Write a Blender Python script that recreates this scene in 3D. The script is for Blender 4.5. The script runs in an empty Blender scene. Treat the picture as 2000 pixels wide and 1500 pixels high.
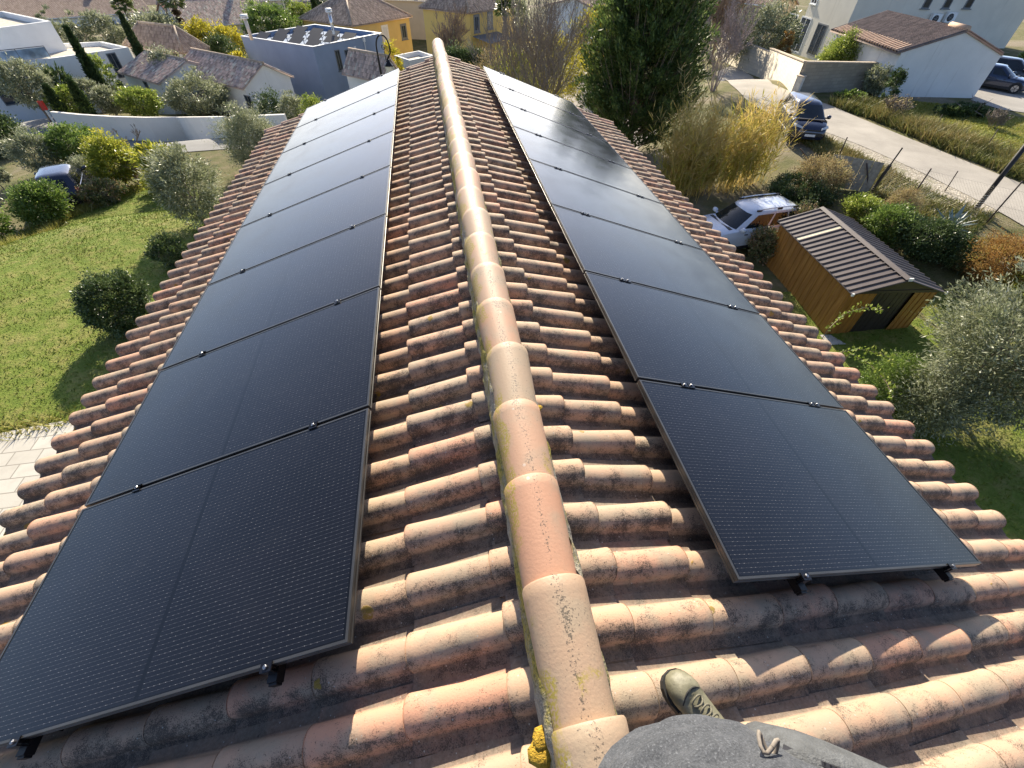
import bpy, bmesh, math, random
import numpy as np
from mathutils import Vector, Matrix, Euler

scn = bpy.context.scene
rad = math.radians
# ---------------------------------------------------------------- camera
F_PX, CAM = 844.0, np.array([-.294, -1.051, 1.534])
PX, PY = 1028.3, 752.9
cam_data = bpy.data.cameras.new("camera")
cam = bpy.data.objects.new("camera", cam_data)
scn.collection.objects.link(cam)
cam.location = CAM
cam.rotation_euler = (rad(43.25), rad(-1.7), rad(-10.28))
cam_data.sensor_width = 36.0
cam_data.lens = F_PX / 2000 * 36
cam_data.shift_x = -(PX - 1000) / 2000
cam_data.shift_y = (PY - 750) / 2000
cam_data.clip_start = 0.05
cam_data.clip_end = 3000
scn.camera = cam
# ---------------------------------------------------------------- light
SUN_AZ, SUN_EL = rad(4.0), rad(29.0)
world = bpy.data.worlds.new("World")
scn.world = world
world.use_nodes = True
wn = world.node_tree
sky = wn.nodes.new("ShaderNodeTexSky")
sky.sky_type = 'NISHITA'
sky.sun_disc = False
sky.sun_elevation = SUN_EL
sky.sun_rotation = SUN_AZ
sky.air_density = 0.6
sky.dust_density = 1.2
sky.ozone_density = 3.0
hs = wn.nodes.new('ShaderNodeHueSaturation')
hs.inputs['Saturation'].default_value = .92
wn.links.new(sky.outputs[0], hs.inputs['Color'])
wn.links.new(hs.outputs[0], wn.nodes["Background"].inputs[0])
wn.nodes["Background"].inputs[1].default_value = 0.12
sun_data = bpy.data.lights.new("sun", 'SUN')
sun_data.energy = 5.0
sun_data.angle = rad(0.5)
sun_data.color = (1.0, 0.89, 0.70)
sun = bpy.data.objects.new("sun", sun_data)
scn.collection.objects.link(sun)
sdir = Vector((math.sin(SUN_AZ) * math.cos(SUN_EL), math.cos(SUN_AZ) * math.cos(SUN_EL), math.sin(SUN_EL)))
sun.rotation_euler = sdir.to_track_quat('Z', 'Y').to_euler()
sun.location = (0, 0, 30)
scn.view_settings.view_transform = 'Standard'
scn.view_settings.look = 'None'
scn.view_settings.gamma = 1.0
scn.view_settings.exposure = 1.06

# ---------------------------------------------------------------- helpers: objects
COL = scn.collection

def tag(o, label=None, cat=None, group=None, kind=None):
    if label: o['label'] = label
    if cat: o['category'] = cat
    if group: o['group'] = group
    if kind: o['kind'] = kind
    return o

def empty(name, loc=(0, 0, 0), rz=0.0, rot=None):
    o = bpy.data.objects.new(name, None)
    COL.objects.link(o)
    o.location = loc
    o.rotation_euler = rot if rot is not None else (0, 0, rz)
    o.empty_display_size = 0.2
    return o

def thing(name, label, cat, loc=(0, 0, 0), rz=0.0, group=None, rot=None):
    return tag(empty(name, loc, rz, rot), label, cat, group)

def copy_tree(o, parent=None):
    c = o.copy()
    COL.objects.link(c)
    c.parent = parent
    for ch in [k for k in bpy.data.objects if k.parent == o]:
        copy_tree(ch, c)
    return c

class MB:
    """collects shapes into one mesh; every face has a material slot and a random value"""
    def __init__(s):
        s.v = []; s.f = []; s.m = []; s.r = []; s.M = Matrix.Identity(4)
    def add(s, verts, faces, mi=0, r=None):
        b = len(s.v)
        r = random.random() if r is None else r
        for p in verts: s.v.append(tuple(s.M @ Vector(p)))
        for f in faces:
            s.f.append(tuple(b + i for i in f)); s.m.append(mi); s.r.append(r)
        return s
    def box(s, c, d, rz=0.0, mi=0, r=None, rot=None):
        x, y, z = d[0] / 2, d[1] / 2, d[2] / 2
        R = rot if rot is not None else Matrix.Rotation(rz, 3, 'Z')
        P = [Vector(c) + R @ Vector((sx * x, sy * y, sz * z)) for sz in (-1, 1) for sy in (-1, 1) for sx in (-1, 1)]
        return s.add(P, [(0, 2, 3, 1), (4, 5, 7, 6), (0, 1, 5, 4), (2, 6, 7, 3), (0, 4, 6, 2), (1, 3, 7, 5)], mi, r)
    def prism(s, poly, z0, z1, mi=0, r=None, cap=True):
        n = len(poly)
        a = sum(poly[i][0] * poly[(i + 1) % n][1] - poly[(i + 1) % n][0] * poly[i][1] for i in range(n))
        if a < 0: poly = poly[::-1]
        P = [(p[0], p[1], z0) for p in poly] + [(p[0], p[1], z1) for p in poly]
        Fs = [(i, (i + 1) % n, n + (i + 1) % n, n + i) for i in range(n)]
        if cap: Fs += [tuple(range(n))[::-1], tuple(range(n, 2 * n))]
        return s.add(P, Fs, mi, r)
    def tube(s, pts, rads, n=8, mi=0, cap=True, r=None):
        pts = [Vector(p) for p in pts]
        if not hasattr(rads, '__len__'): rads = [rads] * len(pts)
        P = []; k = len(pts)
        up = None
        for i in range(k):
            t = (pts[min(i + 1, k - 1)] - pts[max(i - 1, 0)])
            if t.length < 1e-9: t = Vector((0, 0, 1))
            t.normalize()
            if up is None:
                up = Vector((0, 0, 1)) if abs(t.z) < .9 else Vector((1, 0, 0))
            a = t.cross(up)
            if a.length < 1e-5: a = t.cross(Vector((1, 0.3, 0)))
            a.normalize(); b = t.cross(a); up = -b if False else up
            for j in range(n):
                q = 2 * math.pi * j / n
                P.append(pts[i] + (a * math.cos(q) + b * math.sin(q)) * rads[i])
        Fs = [(i * n + j, i * n + (j + 1) % n, (i + 1) * n + (j + 1) % n, (i + 1) * n + j) for i in range(k - 1) for j in range(n)]
        if cap: Fs += [tuple(range(n))[::-1], tuple(range((k - 1) * n, k * n))]
        return s.add(P, Fs, mi, r)
    def lathe(s, prof, c=(0, 0, 0), n=16, mi=0, axis='Z', r=None):
        P = []
        for (q, z) in prof:
            for j in range(n):
                t = 2 * math.pi * j / n
                p = (q * math.cos(t), q * math.sin(t), z)
                if axis == 'Y': p = (p[0], p[2], p[1])
                if axis == 'X': p = (p[2], p[0], p[1])
                P.append((c[0] + p[0], c[1] + p[1], c[2] + p[2]))
        k = len(prof)
        Fs = [(i * n + j, i * n + (j + 1) % n, (i + 1) * n + (j + 1) % n, (i + 1) * n + j) for i in range(k - 1) for j in range(n)]
        Fs += [tuple(range(n))[::-1], tuple(range((k - 1) * n, k * n))]
        return s.add(P, Fs, mi, r)
    def build(s, name, mats, parent=None, smooth=False, angle=None):
        me = bpy.data.meshes.new(name)
        me.from_pydata(s.v, [], s.f)
        if not isinstance(mats, (list, tuple)): mats = [mats]
        for m in mats: me.materials.append(m)
        me.polygons.foreach_set('material_index', s.m)
        at = me.attributes.new('rnd', 'FLOAT', 'FACE')
        at.data.foreach_set('value', s.r)
        if smooth:
            me.polygons.foreach_set('use_smooth', [True] * len(s.f))
        me.update()
        if smooth and angle is not None:
            me.set_sharp_from_angle(angle=rad(angle))
        o = bpy.data.objects.new(name, me)
        COL.objects.link(o)
        if parent is not None: o.parent = parent
        return o

def np_mesh(name, V, Fq, mats, parent=None, rnd=None, smooth=False, mi=None, attrs=None):
    """quads or triangles from numpy arrays"""
    V = np.ascontiguousarray(V, dtype=np.float32); Fq = np.ascontiguousarray(Fq, dtype=np.int32)
    me = bpy.data.meshes.new(name)
    nf, k = Fq.shape
    me.vertices.add(len(V)); me.vertices.foreach_set('co', V.ravel())
    me.loops.add(nf * k); me.loops.foreach_set('vertex_index', Fq.ravel())
    me.polygons.add(nf)
    me.polygons.foreach_set('loop_start', np.arange(0, nf * k, k, dtype=np.int32))
    try: me.polygons.foreach_set('loop_total', np.full(nf, k, dtype=np.int32))
    except Exception: pass
    if smooth: me.polygons.foreach_set('use_smooth', np.ones(nf, dtype=bool))
    if not isinstance(mats, (list, tuple)): mats = [mats]
    for m in mats: me.materials.append(m)
    if mi is not None: me.polygons.foreach_set('material_index', np.asarray(mi, dtype=np.int32))
    if rnd is not None:
        at = me.attributes.new('rnd', 'FLOAT', 'FACE')
        at.data.foreach_set('value', np.asarray(rnd, dtype=np.float32))
    for an, arr in (attrs or {}).items():
        at = me.attributes.new(an, 'FLOAT_VECTOR', 'POINT')
        at.data.foreach_set('vector', np.asarray(arr, dtype=np.float32).ravel())
    me.update(calc_edges=True)
    me.validate()
    o = bpy.data.objects.new(name, me)
    COL.objects.link(o)
    if parent is not None: o.parent = parent
    return o

# ---------------------------------------------------------------- helpers: layout (photograph pixels -> places)
_R = np.array(Euler((rad(43.25), rad(-1.7), rad(-10.28)), 'XYZ').to_matrix())
def ray(u, v):
    d = _R @ np.array([(u - PX) / F_PX, -(v - PY) / F_PX, -1.0])
    return d / np.linalg.norm(d)
def at(u, v, z):
    d = ray(u, v); t = (z - CAM[2]) / d[2]
    return Vector(CAM + t * d)
def spot(u, v, D):
    return Vector(CAM + ray(u, v) * D)
GP = [(0,0,-6),(-4,5,-6),(5,5,-7.7),(-8,8,-6),(11,7,-7.8),(-8,0,-6),(10,-5,-7.7),(0,-15,-6),(-5,15,-6.1),(4,14,-7.2),(13,13,-7.8),(-15,-5,-6),
      (-14,10,-6),(-12,15.5,-6.1),(-17,24,-8.6),(-14,22,-8.1),(-21,20,-8.3),(-10,24,-8.2),(-5,22,-7.2),(-30,46,-11.3),(-17,46,-12),(-32,30,-10.3),(-50,40,-12),
      (1,22,-6.7),(6,30,-8.5),(0,45,-12.3),(10,36,-9),(14,22,-7.1),(-12,60,-13.8),(-30,60,-13.3),(-45,55,-13),(0,85,-15),(20,75,-14.5),
      (-100,100,-15),(0,150,-15),(80,120,-13),(-60,200,-15),(60,200,-15),(150,150,-12),(-200,100,-15),(21,22,-6),(30,20,-6),(38,29,-6),
      (25,31,-6),(23,13,-6),(28,45,-7.5),(60,40,-5.3),(45,10,-5.6),(50,60,-7.5),(21,5,-6.3),(15,9,-7.8),(14,17,-7.5),(18.6,13.4,-6.1),(21.3,12.5,-6.0),(17.6,17,-6.2),(15,3,-7.6),(23,18,-6),(18,8,-6.6),(0,300,-15),(200,300,-12),(-200,300,-15),(100,30,-4),(-100,0,-9),(0,-60,-6)]
_G = np.array(GP, float)
def gz_np(X, Y):
    X = np.asarray(X, float); Y = np.asarray(Y, float)
    d2 = (X[..., None] - _G[:, 0]) ** 2 + (Y[..., None] - _G[:, 1]) ** 2
    w = 1.0 / (d2 + 9.0) ** 2
    return (w * _G[:, 2]).sum(-1) / w.sum(-1)
def gz(x, y): return float(gz_np(np.array([x]), np.array([y]))[0])
def gp(u, v):
    d = ray(u, v); t = np.concatenate([np.arange(3, 60, .1), np.arange(60, 400, .5)])
    P = CAM + t[:, None] * d
    h = P[:, 2] - gz_np(P[:, 0], P[:, 1])
    i = int(np.argmax(h < 0))
    if h[i] >= 0: i = len(t) - 1
    a = h[i - 1] / (h[i - 1] - h[i] + 1e-12)
    q = P[i - 1] + (P[i] - P[i - 1]) * a
    return Vector((q[0], q[1], gz(q[0], q[1])))
def on_wall(A, B, u, v):
    """pixel ray met with the vertical plane through A and B: (distance along A->B, height)"""
    A2 = Vector((A[0], A[1])); B2 = Vector((B[0], B[1])); t = (B2 - A2).normalized(); n = Vector((-t.y, t.x))
    d = ray(u, v); dd = Vector((d[0], d[1])); c = Vector((CAM[0], CAM[1]))
    k = (A2 - c).dot(n) / dd.dot(n)
    p = c + dd * k
    return (p - A2).dot(t), CAM[2] + k * d[2]

# ---------------------------------------------------------------- helpers: materials
def nt(name):
    m = bpy.data.materials.new(name); m.use_nodes = True
    t = m.node_tree; b = t.nodes["Principled BSDF"]
    return m, t, b
class NB:
    """small node-building shorthand"""
    def __init__(s, t): s.t = t
    def n(s, ty, **k):
        x = s.t.nodes.new(ty)
        for a, v in k.items():
            if a == 'inp':
                for i, q in v.items():
                    if hasattr(q, 'is_output'): s.t.links.new(q, x.inputs[i])
                    else: x.inputs[i].default_value = q
            else: setattr(x, a, v)
        return x
    def noise(s, vec, scale, detail=4, rough=.55, dist=0.0):
        return s.n('ShaderNodeTexNoise', inp={'Vector': vec, 'Scale': scale, 'Detail': detail, 'Roughness': rough, 'Distortion': dist}).outputs['Fac']
    def math(s, op, a, b=0.0, c=0.0, clamp=False):
        x = s.n('ShaderNodeMath', operation=op, inp={0: a, 1: b, 2: c}); x.use_clamp = clamp
        return x.outputs[0]
    def ramp(s, fac, stops, interp='LINEAR'):
        x = s.n('ShaderNodeValToRGB', inp={0: fac}); e = x.color_ramp; e.interpolation = interp
        while len(e.elements) > 1: e.elements.remove(e.elements[-1])
        for i, (p, c) in enumerate(stops):
            el = e.elements[0] if i == 0 else e.elements.new(p)
            el.position = p; el.color = (*c, 1) if len(c) == 3 else c
        return x.outputs[0]
    def step(s, v, lo, hi):
        return s.n('ShaderNodeMapRange', interpolation_type='SMOOTHSTEP', inp={0: v, 1: lo, 2: hi, 3: 0.0, 4: 1.0}).outputs[0]
    def mix(s, f, a, b, mode='MIX'):
        x = s.n('ShaderNodeMix', data_type='RGBA', blend_type=mode)
        for i, q in ((0, f), (6, a), (7, b)):
            if hasattr(q, 'is_output'): s.t.links.new(q, x.inputs[i])
            else: x.inputs[i].default_value = (*q, 1) if hasattr(q, '__len__') and len(q) == 3 else q
        return x.outputs[2]
    def coord(s, which='Object'): return s.n('ShaderNodeTexCoord').outputs[which]
    def attr(s, name, out='Fac'): return s.n('ShaderNodeAttribute', attribute_name=name).outputs[out]
    def sep(s, v):
        return s.n('ShaderNodeSeparateXYZ', inp={0: v}).outputs
    def comb(s, x, y, z): return s.n('ShaderNodeCombineXYZ', inp={0: x, 1: y, 2: z}).outputs[0]
    def bump(s, h, strength=.3, dist=.01):
        return s.n('ShaderNodeBump', inp={'Height': h, 'Strength': strength, 'Distance': dist}).outputs[0]
    def link(s, a, b): s.t.links.new(a, b)

MATS = {}
def plain(name, col, rough=.6, metal=0.0, var=.12, scale=6.0, bump=0.0, spec=.5, bscale=None, detail=5, coat=0.0):
    """a surface of one colour with uneven tone, fine grain and optional bump"""
    if name in MATS: return MATS[name]
    m, t, b = nt(name); N = NB(t)
    co = N.coord()
    f = N.noise(co, scale, detail)
    lo = tuple(c * (1 - var) for c in col); hi = tuple(min(1, c * (1 + var)) for c in col)
    c = N.ramp(f, [(.3, lo), (.7, hi)])
    N.link(c, b.inputs['Base Color'])
    b.inputs['Roughness'].default_value = rough
    b.inputs['Metallic'].default_value = metal
    b.inputs['Specular IOR Level'].default_value = spec
    if coat: b.inputs['Coat Weight'].default_value = coat; b.inputs['Coat Roughness'].default_value = .03
    if bump:
        N.link(N.bump(N.noise(co, bscale or scale * 6, 5), bump, .02), b.inputs['Normal'])
    MATS[name] = m
    return m

def wall_mat(name, col, streak=.25, scale=1.0, warm=(.32, .27, .2)):
    """rendered wall: trowel grain, faint patches, rain streaks"""
    if name in MATS: return MATS[name]
    m, t, b = nt(name); N = NB(t)
    co = N.coord(); x, y, z = N.sep(co)
    f = N.noise(co, .8 * scale, 5); g = N.noise(co, 30, 3)
    st = N.noise(N.comb(N.math('MULTIPLY', x, 3.0), N.math('MULTIPLY', y, 3.0), N.math('MULTIPLY', z, .25)), 1.0, 5, .6)
    c = N.ramp(f, [(.25, tuple(k * .90 for k in col)), (.75, tuple(min(1, k * 1.05) for k in col))])
    c = N.mix(N.math('MULTIPLY', N.step(st, .58, .8), streak), c, tuple(k * w for k, w in zip(col, (.55, .53, .5))))
    c = N.mix(N.math('MULTIPLY', N.step(g, .5, .7), .08), c, warm)
    N.link(c, b.inputs['Base Color']); b.inputs['Roughness'].default_value = .9
    b.inputs['Specular IOR Level'].default_value = .2
    N.link(N.bump(g, .25, .01), b.inputs['Normal'])
    MATS[name] = m
    return m

def leaf_mat(name, cols, rough=.45, trans=.25, spec=.4):
    """leaves: tone per leaf from the face attribute, lighter when the sun comes through"""
    if name in MATS: return MATS[name]
    m, t, b = nt(name); N = NB(t)
    r = N.attr('rnd')
    k = len(cols)
    c = N.ramp(r, [(i / max(1, k - 1), cc) for i, cc in enumerate(cols)])
    nz = N.noise(N.coord(), 1.3, 3)
    c = N.mix(N.math('MULTIPLY', N.step(nz, .35, .7), .35), c, tuple(v * .6 for v in cols[0]))
    N.link(c, b.inputs['Base Color']); b.inputs['Roughness'].default_value = rough
    b.inputs['Specular IOR Level'].default_value = spec
    tr = N.n('ShaderNodeBsdfTranslucent'); N.link(N.mix(.5, c, (.35, .42, .06), 'MULTIPLY') if False else c, tr.inputs[0])
    mx = N.n('ShaderNodeMixShader', inp={0: trans, 1: b.outputs[0], 2: tr.outputs[0]})
    N.link(mx.outputs[0], t.nodes['Material Output'].inputs[0])
    MATS[name] = m
    return m

def glass_pane(name='window_glass', col=(.03, .04, .05), rough=.04):
    if name in MATS: return MATS[name]
    m, t, b = nt(name); N = NB(t)
    f = N.noise(N.coord(), 1.5, 2)
    N.link(N.ramp(f, [(.3, tuple(c * .6 for c in col)), (.7, tuple(c * 1.5 for c in col))]), b.inputs['Base Color'])
    b.inputs['Roughness'].default_value = rough; b.inputs['IOR'].default_value = 1.52
    MATS[name] = m
    return m
# ================================================================ the house under the camera
TH = rad(18.88); CT, ST = math.cos(TH), math.sin(TH)
rng = np.random.default_rng(7); random.seed(7)
PITCH, EXPO, EAVE_A = .22, .385, 3.795
Y_NEAR, Y_FAR = -3.4, 9.32
def roofP(s, a, b, n):
    return np.stack([s * (a * CT + n * ST), b, -a * ST + n * CT], -1)

def tile_material():
    m, t, b = nt('terracotta_tile'); N = NB(t)
    A = N.attr('tile', 'Vector'); r1, v, r2 = N.sep(A)
    co = N.coord()
    base = N.ramp(r1, [(0, (.52, .275, .18)), (.2, (.49, .315, .21)), (.42, (.44, .295, .20)), (.6, (.52, .34, .225)), (.78, (.45, .325, .225)), (1, (.43, .275, .19))])
    blot = N.noise(co, 7, 5)
    base = N.mix(N.math('MULTIPLY', N.step(blot, .40, .66), .75), base, (.33, .275, .20))
    base = N.mix(N.math('MULTIPLY', N.step(N.noise(co, 3.1, 3), .55, .75), .40), base, (.47, .23, .15))
    # grey-black lichen: denser on the flank that never dries, in uneven patches
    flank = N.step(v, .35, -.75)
    patch = N.noise(co, 9, 4, .65)
    dens = N.math('ADD', N.math('MULTIPLY', flank, .085), N.math('MULTIPLY', N.step(patch, .35, .75), .13))
    dens = N.math('ADD', dens, N.math('MULTIPLY', r2, .05))
    sp = N.math('ADD', N.math('MULTIPLY', N.noise(co, 230, 3, .75), .68), N.math('MULTIPLY', N.noise(co, 55, 4, .7), .32))
    dark = N.step(N.math('ADD', sp, dens), .650, .70)
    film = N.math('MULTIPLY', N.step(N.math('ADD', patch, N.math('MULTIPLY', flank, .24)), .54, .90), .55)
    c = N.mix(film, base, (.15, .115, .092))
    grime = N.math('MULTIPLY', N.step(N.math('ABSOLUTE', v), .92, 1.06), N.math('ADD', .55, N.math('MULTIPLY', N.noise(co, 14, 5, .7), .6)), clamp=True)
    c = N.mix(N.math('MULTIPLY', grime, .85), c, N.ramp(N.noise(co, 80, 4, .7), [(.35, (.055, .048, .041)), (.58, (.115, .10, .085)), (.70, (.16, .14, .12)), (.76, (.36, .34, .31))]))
    c = N.mix(N.math('MULTIPLY', dark, .78), c, (.045, .038, .032))
    # pale crust lichen dots
    vo = N.n('ShaderNodeTexVoronoi', inp={'Vector': co, 'Scale': 55.0})
    vr = N.sep(vo.outputs['Color'])
    pale = N.math('MULTIPLY', N.step(vo.outputs['Distance'], .20, .13), N.step(vr[0], .86, .88))
    c = N.mix(N.math('MULTIPLY', pale, .7), c, (.42, .42, .38))
    # ochre lichen rosettes
    wob = N.n('ShaderNodeVectorMath', operation='ADD', inp={0: co, 1: N.n('ShaderNodeVectorMath', operation='SCALE', inp={0: N.n('ShaderNodeTexNoise', inp={'Vector': co, 'Scale': 22.0, 'Detail': 3.0}).outputs['Color'], 'Scale': .05}).outputs[0]}).outputs[0]
    vo2 = N.n('ShaderNodeTexVoronoi', inp={'Vector': wob, 'Scale': 5.5})
    q = N.sep(vo2.outputs['Color'])
    ros = N.math('MULTIPLY', N.step(vo2.outputs['Distance'], N.math('MULTIPLY', q[1], .19), N.math('MULTIPLY', q[1], .15)), N.step(q[0], .48, .50))
    ros = N.math('MULTIPLY', ros, N.step(N.noise(co, 60, 3), .25, .5))
    c = N.mix(N.math('MULTIPLY', ros, .9), c, N.mix(q[2], (.34, .20, .02), (.20, .155, .03)))
    N.link(c, b.inputs['Base Color'])
    b.inputs['Roughness'].default_value = .78; b.inputs['Specular IOR Level'].default_value = .35
    h = N.math('ADD', N.math('MULTIPLY', N.noise(co, 140, 4, .6), .5), N.math('ADD', N.math('MULTIPLY', dark, .25), N.math('MULTIPLY', ros, .6)))
    N.link(N.bump(h, .45, .006), b.inputs['Normal'])
    return m
TILE = tile_material()

def ridge_material():
    m, t, b = nt('ridge_terracotta'); N = NB(t)
    A = N.attr('tile', 'Vector'); r1, v, r2 = N.sep(A)
    co = N.coord()
    base = N.ramp(r1, [(0, (.50, .265, .165)), (.3, (.44, .29, .19)), (.5, (.51, .29, .185)), (.75, (.43, .295, .20)), (1, (.52, .30, .195))])
    base = N.mix(N.math('MULTIPLY', N.step(N.noise(co, 5, 5), .42, .66), .6), base, (.345, .29, .205))
    base = N.mix(N.math('MULTIPLY', N.step(N.noise(co, 4.1, 3), .52, .72), .35), base, (.53, .28, .18))
    base = N.mix(N.math('MULTIPLY', N.step(N.math('ADD', r2, N.math('MULTIPLY', N.noise(co, 9, 5, .7), .9)), .80, 1.2), .55), base, (.36, .285, .195))
    crest = N.step(N.math('ABSOLUTE', N.math('ADD', v, N.math('MULTIPLY', N.math('SUBTRACT', N.noise(co, 6, 3), .5), .5))), .30, .0)
    patch = N.noise(co, 5, 4, .6)
    sp = N.noise(co, 120, 3, .75)
    dens = N.math('ADD', N.math('MULTIPLY', crest, .125), N.math('MULTIPLY', N.step(patch, .42, .72), .12))
    dark = N.step(N.math('ADD', sp, dens), .675, .72)
    c = N.mix(N.math('MULTIPLY', dark, .8), base, (.07, .06, .045))
    moss = N.math('MULTIPLY', N.step(N.math('ADD', N.noise(co, 4, 4, .6), N.math('MULTIPLY', N.step(v, -.35, -.85), .17)), .60, .68), N.step(N.noise(co, 130, 3), .42, .52))
    c = N.mix(N.math('MULTIPLY', moss, .85), c, (.34, .27, .035))
    vo = N.n('ShaderNodeTexVoronoi', inp={'Vector': co, 'Scale': 24.0})
    vr = N.sep(vo.outputs['Color'])
    pale = N.math('MULTIPLY', N.step(vo.outputs['Distance'], .22, .12), N.step(vr[0], .93, .95))
    c = N.mix(N.math('MULTIPLY', pale, .5), c, (.6, .55, .48))
    N.link(c, b.inputs['Base Color'])
    b.inputs['Roughness'].default_value = .60; b.inputs['Specular IOR Level'].default_value = .45
    N.link(N.bump(N.math('ADD', N.noise(co, 90, 4), N.math('MULTIPLY', dark, .3)), .3, .004), b.inputs['Normal'])
    return m
RIDGE = ridge_material()

house = thing('tiled_house', 'house under the camera with a weathered barrel tile roof carrying two rows of solar panels', 'house', (0, 0, -6))
HZ = 6.0      # house parts are written in world coordinates and lowered onto the Empty
def hobj(o):
    o.parent = house; o.matrix_parent_inverse = Matrix.Translation((0, 0, HZ)); return o

def tile_field():
    q = np.array([-.117, -.105, -.088] + [0] * 13 + [.088, .105, .117])
    nq = len(q)
    prow = np.array([0, .14, .4, .7, .93, .985, 1.0])
    Vs, Fs, At = [], [], []
    base = 0
    for s, y0 in ((-1, .075), (1, -.005)):
        k0 = math.floor((Y_NEAR - y0) / PITCH); k1 = math.floor((Y_FAR - .08 - y0) / PITCH)
        edges = [.075, .325] + [.325 + EXPO * i for i in range(1, 10)]
        if s == 1: edges = [.065, .29] + [.29 + .389 * i for i in range(1, 10)]
        for k in range(k0, k1 + 1):
            colj = rng.normal(0, .003)
            for i in range(len(edges) - 1):
                a0 = edges[i] - .06; a1 = edges[i + 1] + rng.normal(0, .0085)
                yaw = rng.normal(0, .016); dn = rng.normal(0, .002); dy = colj + rng.normal(0, .0035)
                tilt = rng.normal(0, .012)
                r1, r2 = rng.random(), rng.random()
                P = np.zeros((len(prow) + 2, nq, 3)); T = np.zeros((len(prow) + 2, nq, 3))
                for ip, p in enumerate(list(prow) + [1.0, 1.0]):
                    w = .057 + .013 * p; H = .047 + .021 * p
                    if ip == len(prow) - 1: H -= .004; w -= .002         # worn rounded lip
                    if ip == len(prow) - 2: H -= .001
                    qq = q.copy(); th = np.linspace(math.pi, 0, 13); qq[3:16] = w * np.cos(th)
                    h = np.zeros(nq); h[3:16] = H * np.sin(th) ** .85
                    out = np.abs(qq) >= w - 1e-9
                    cz = (.11 - np.abs(qq)) / (.11 - w)
                    h = np.where(out, -.011 * (1 - np.clip(cz, 0, 1) ** 2), h)
                    n = -.205 + h + (p - 1) * .024 + dn + tilt * qq
                    a = np.full(nq, a0 + p * (a1 - a0))
                    if ip == len(prow): pass
                    if ip == len(prow) + 1:
                        n = n - .019; a = a - .003
                    b = y0 + k * PITCH + dy + qq + yaw * (a - a0)
                    P[ip] = roofP(s, a, b, n)
                    T[ip, :, 0] = r1; T[ip, :, 1] = np.clip(qq / .070, -1.6, 1.6) ; T[ip, :, 2] = r2
                nr = len(prow)
                Vs.append(P.reshape(-1, 3)); At.append(T.reshape(-1, 3))
                idx = base + np.arange((nr + 2) * nq).reshape(nr + 2, nq)
                for (ra, rb) in [(j, j + 1) for j in range(nr - 1)] + [(nr, nr + 1)]:
                    f = np.stack([idx[ra, :-1], idx[rb, :-1], idx[rb, 1:], idx[ra, 1:]], -1)
                    Fs.append(f if s == 1 else f[:, ::-1])
                base += (nr + 2) * nq
    return np.concatenate(Vs), np.concatenate(Fs), np.concatenate(At)
V_, F_, A_ = tile_field()
roof = hobj(np_mesh('roof', V_, F_, TILE, smooth=True, attrs={'tile': A_}))

# roof deck below the tiles, closing the eaves and the verges
mb = MB()
for s in (-1, 1):
    pts = [roofP(s, np.array(a), np.array(b), np.array(n)) for (a, b, n) in
           ((0, Y_NEAR, -.268), (3.70, Y_NEAR, -.268), (3.70, 9.22, -.268), (0, 9.22, -.268), (0, Y_NEAR, -.32), (3.70, Y_NEAR, -.32), (3.70, 9.22, -.32), (0, 9.22, -.32))]
    mb.add([tuple(p) for p in pts], [(0, 1, 2, 3), (4, 5, 6, 7), (1, 2, 6, 5), (2, 3, 7, 6), (0, 1, 5, 4)])
hobj(mb.build('roof_deck', plain('pine_boarding', (.28, .2, .12), .8)))
# verge tiles at the far end
mb = MB()
for s in (-1, 1):
    for i in range(10):
        a0, a1 = i * EXPO - .03, (i + 1) * EXPO + .02
        pts = []
        for (a, rr, up) in ((a0, .062, -.012), (a1, .072, .012)):
            for j in range(9):
                t = math.pi * j / 8
                pts.append(tuple(roofP(s, np.array(a), np.array(9.24 + rr * math.cos(t)), np.array(-.215 + up + rr * 1.0 * math.sin(t)))))
        mb.add(pts, [(j, j + 1, 9 + j + 1, 9 + j) for j in range(8)])
hobj(mb.build('verge_tiles', plain('verge_terracotta', (.42, .27, .19), .8, var=.3, scale=9), smooth=True))

# ridge capping: each half-round tile laps over the one nearer... the far end of a tile rides over the next
Vs, Fs, At = [], [], []; base = 0
RX = -.058
yk = [-.95 + .398 * k for k in range(-6, 26)]
for k, y in enumerate(yk):
    y1 = min(y + .398, 9.36)
    r1, r2 = rng.random(), rng.random(); jx = rng.normal(0, .004); jz = rng.normal(0, .003); yw = rng.normal(0, .012)
    rows = [(y - .05, .099, -.012), (y, .1, -.010), (y + .1, .103, -.006), (y + .22, .107, -.002), (y1 - .05, .1115, .002), (y1 - .008, .1125, .003), (y1, .109, .001)]
    P = []; T = []
    for (yy, r, dz) in rows + [(y1, .109, .001), (y1 - .003, .094, -.012)]:
        th = np.linspace(-.12, math.pi + .12, 21)
        P.append(np.stack([RX + jx + yw * (yy - y) + r * np.cos(th), np.full(21, yy), -.062 + jz + dz + r * .98 * np.sin(th)], -1))
        T.append(np.stack([np.full(21, r1), np.cos(th), np.full(21, r2)], -1))
    P = np.array(P); T = np.array(T); idx = base + np.arange(P.shape[0] * 21).reshape(-1, 21)
    for a, b_ in [(j, j + 1) for j in range(6)] + [(7, 8)]:
        Fs.append(np.stack([idx[a, :-1], idx[a, 1:], idx[b_, 1:], idx[b_, :-1]], -1)[:, ::-1])
    Vs.append(P.reshape(-1, 3)); At.append(T.reshape(-1, 3)); base += P.shape[0] * 21
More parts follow.
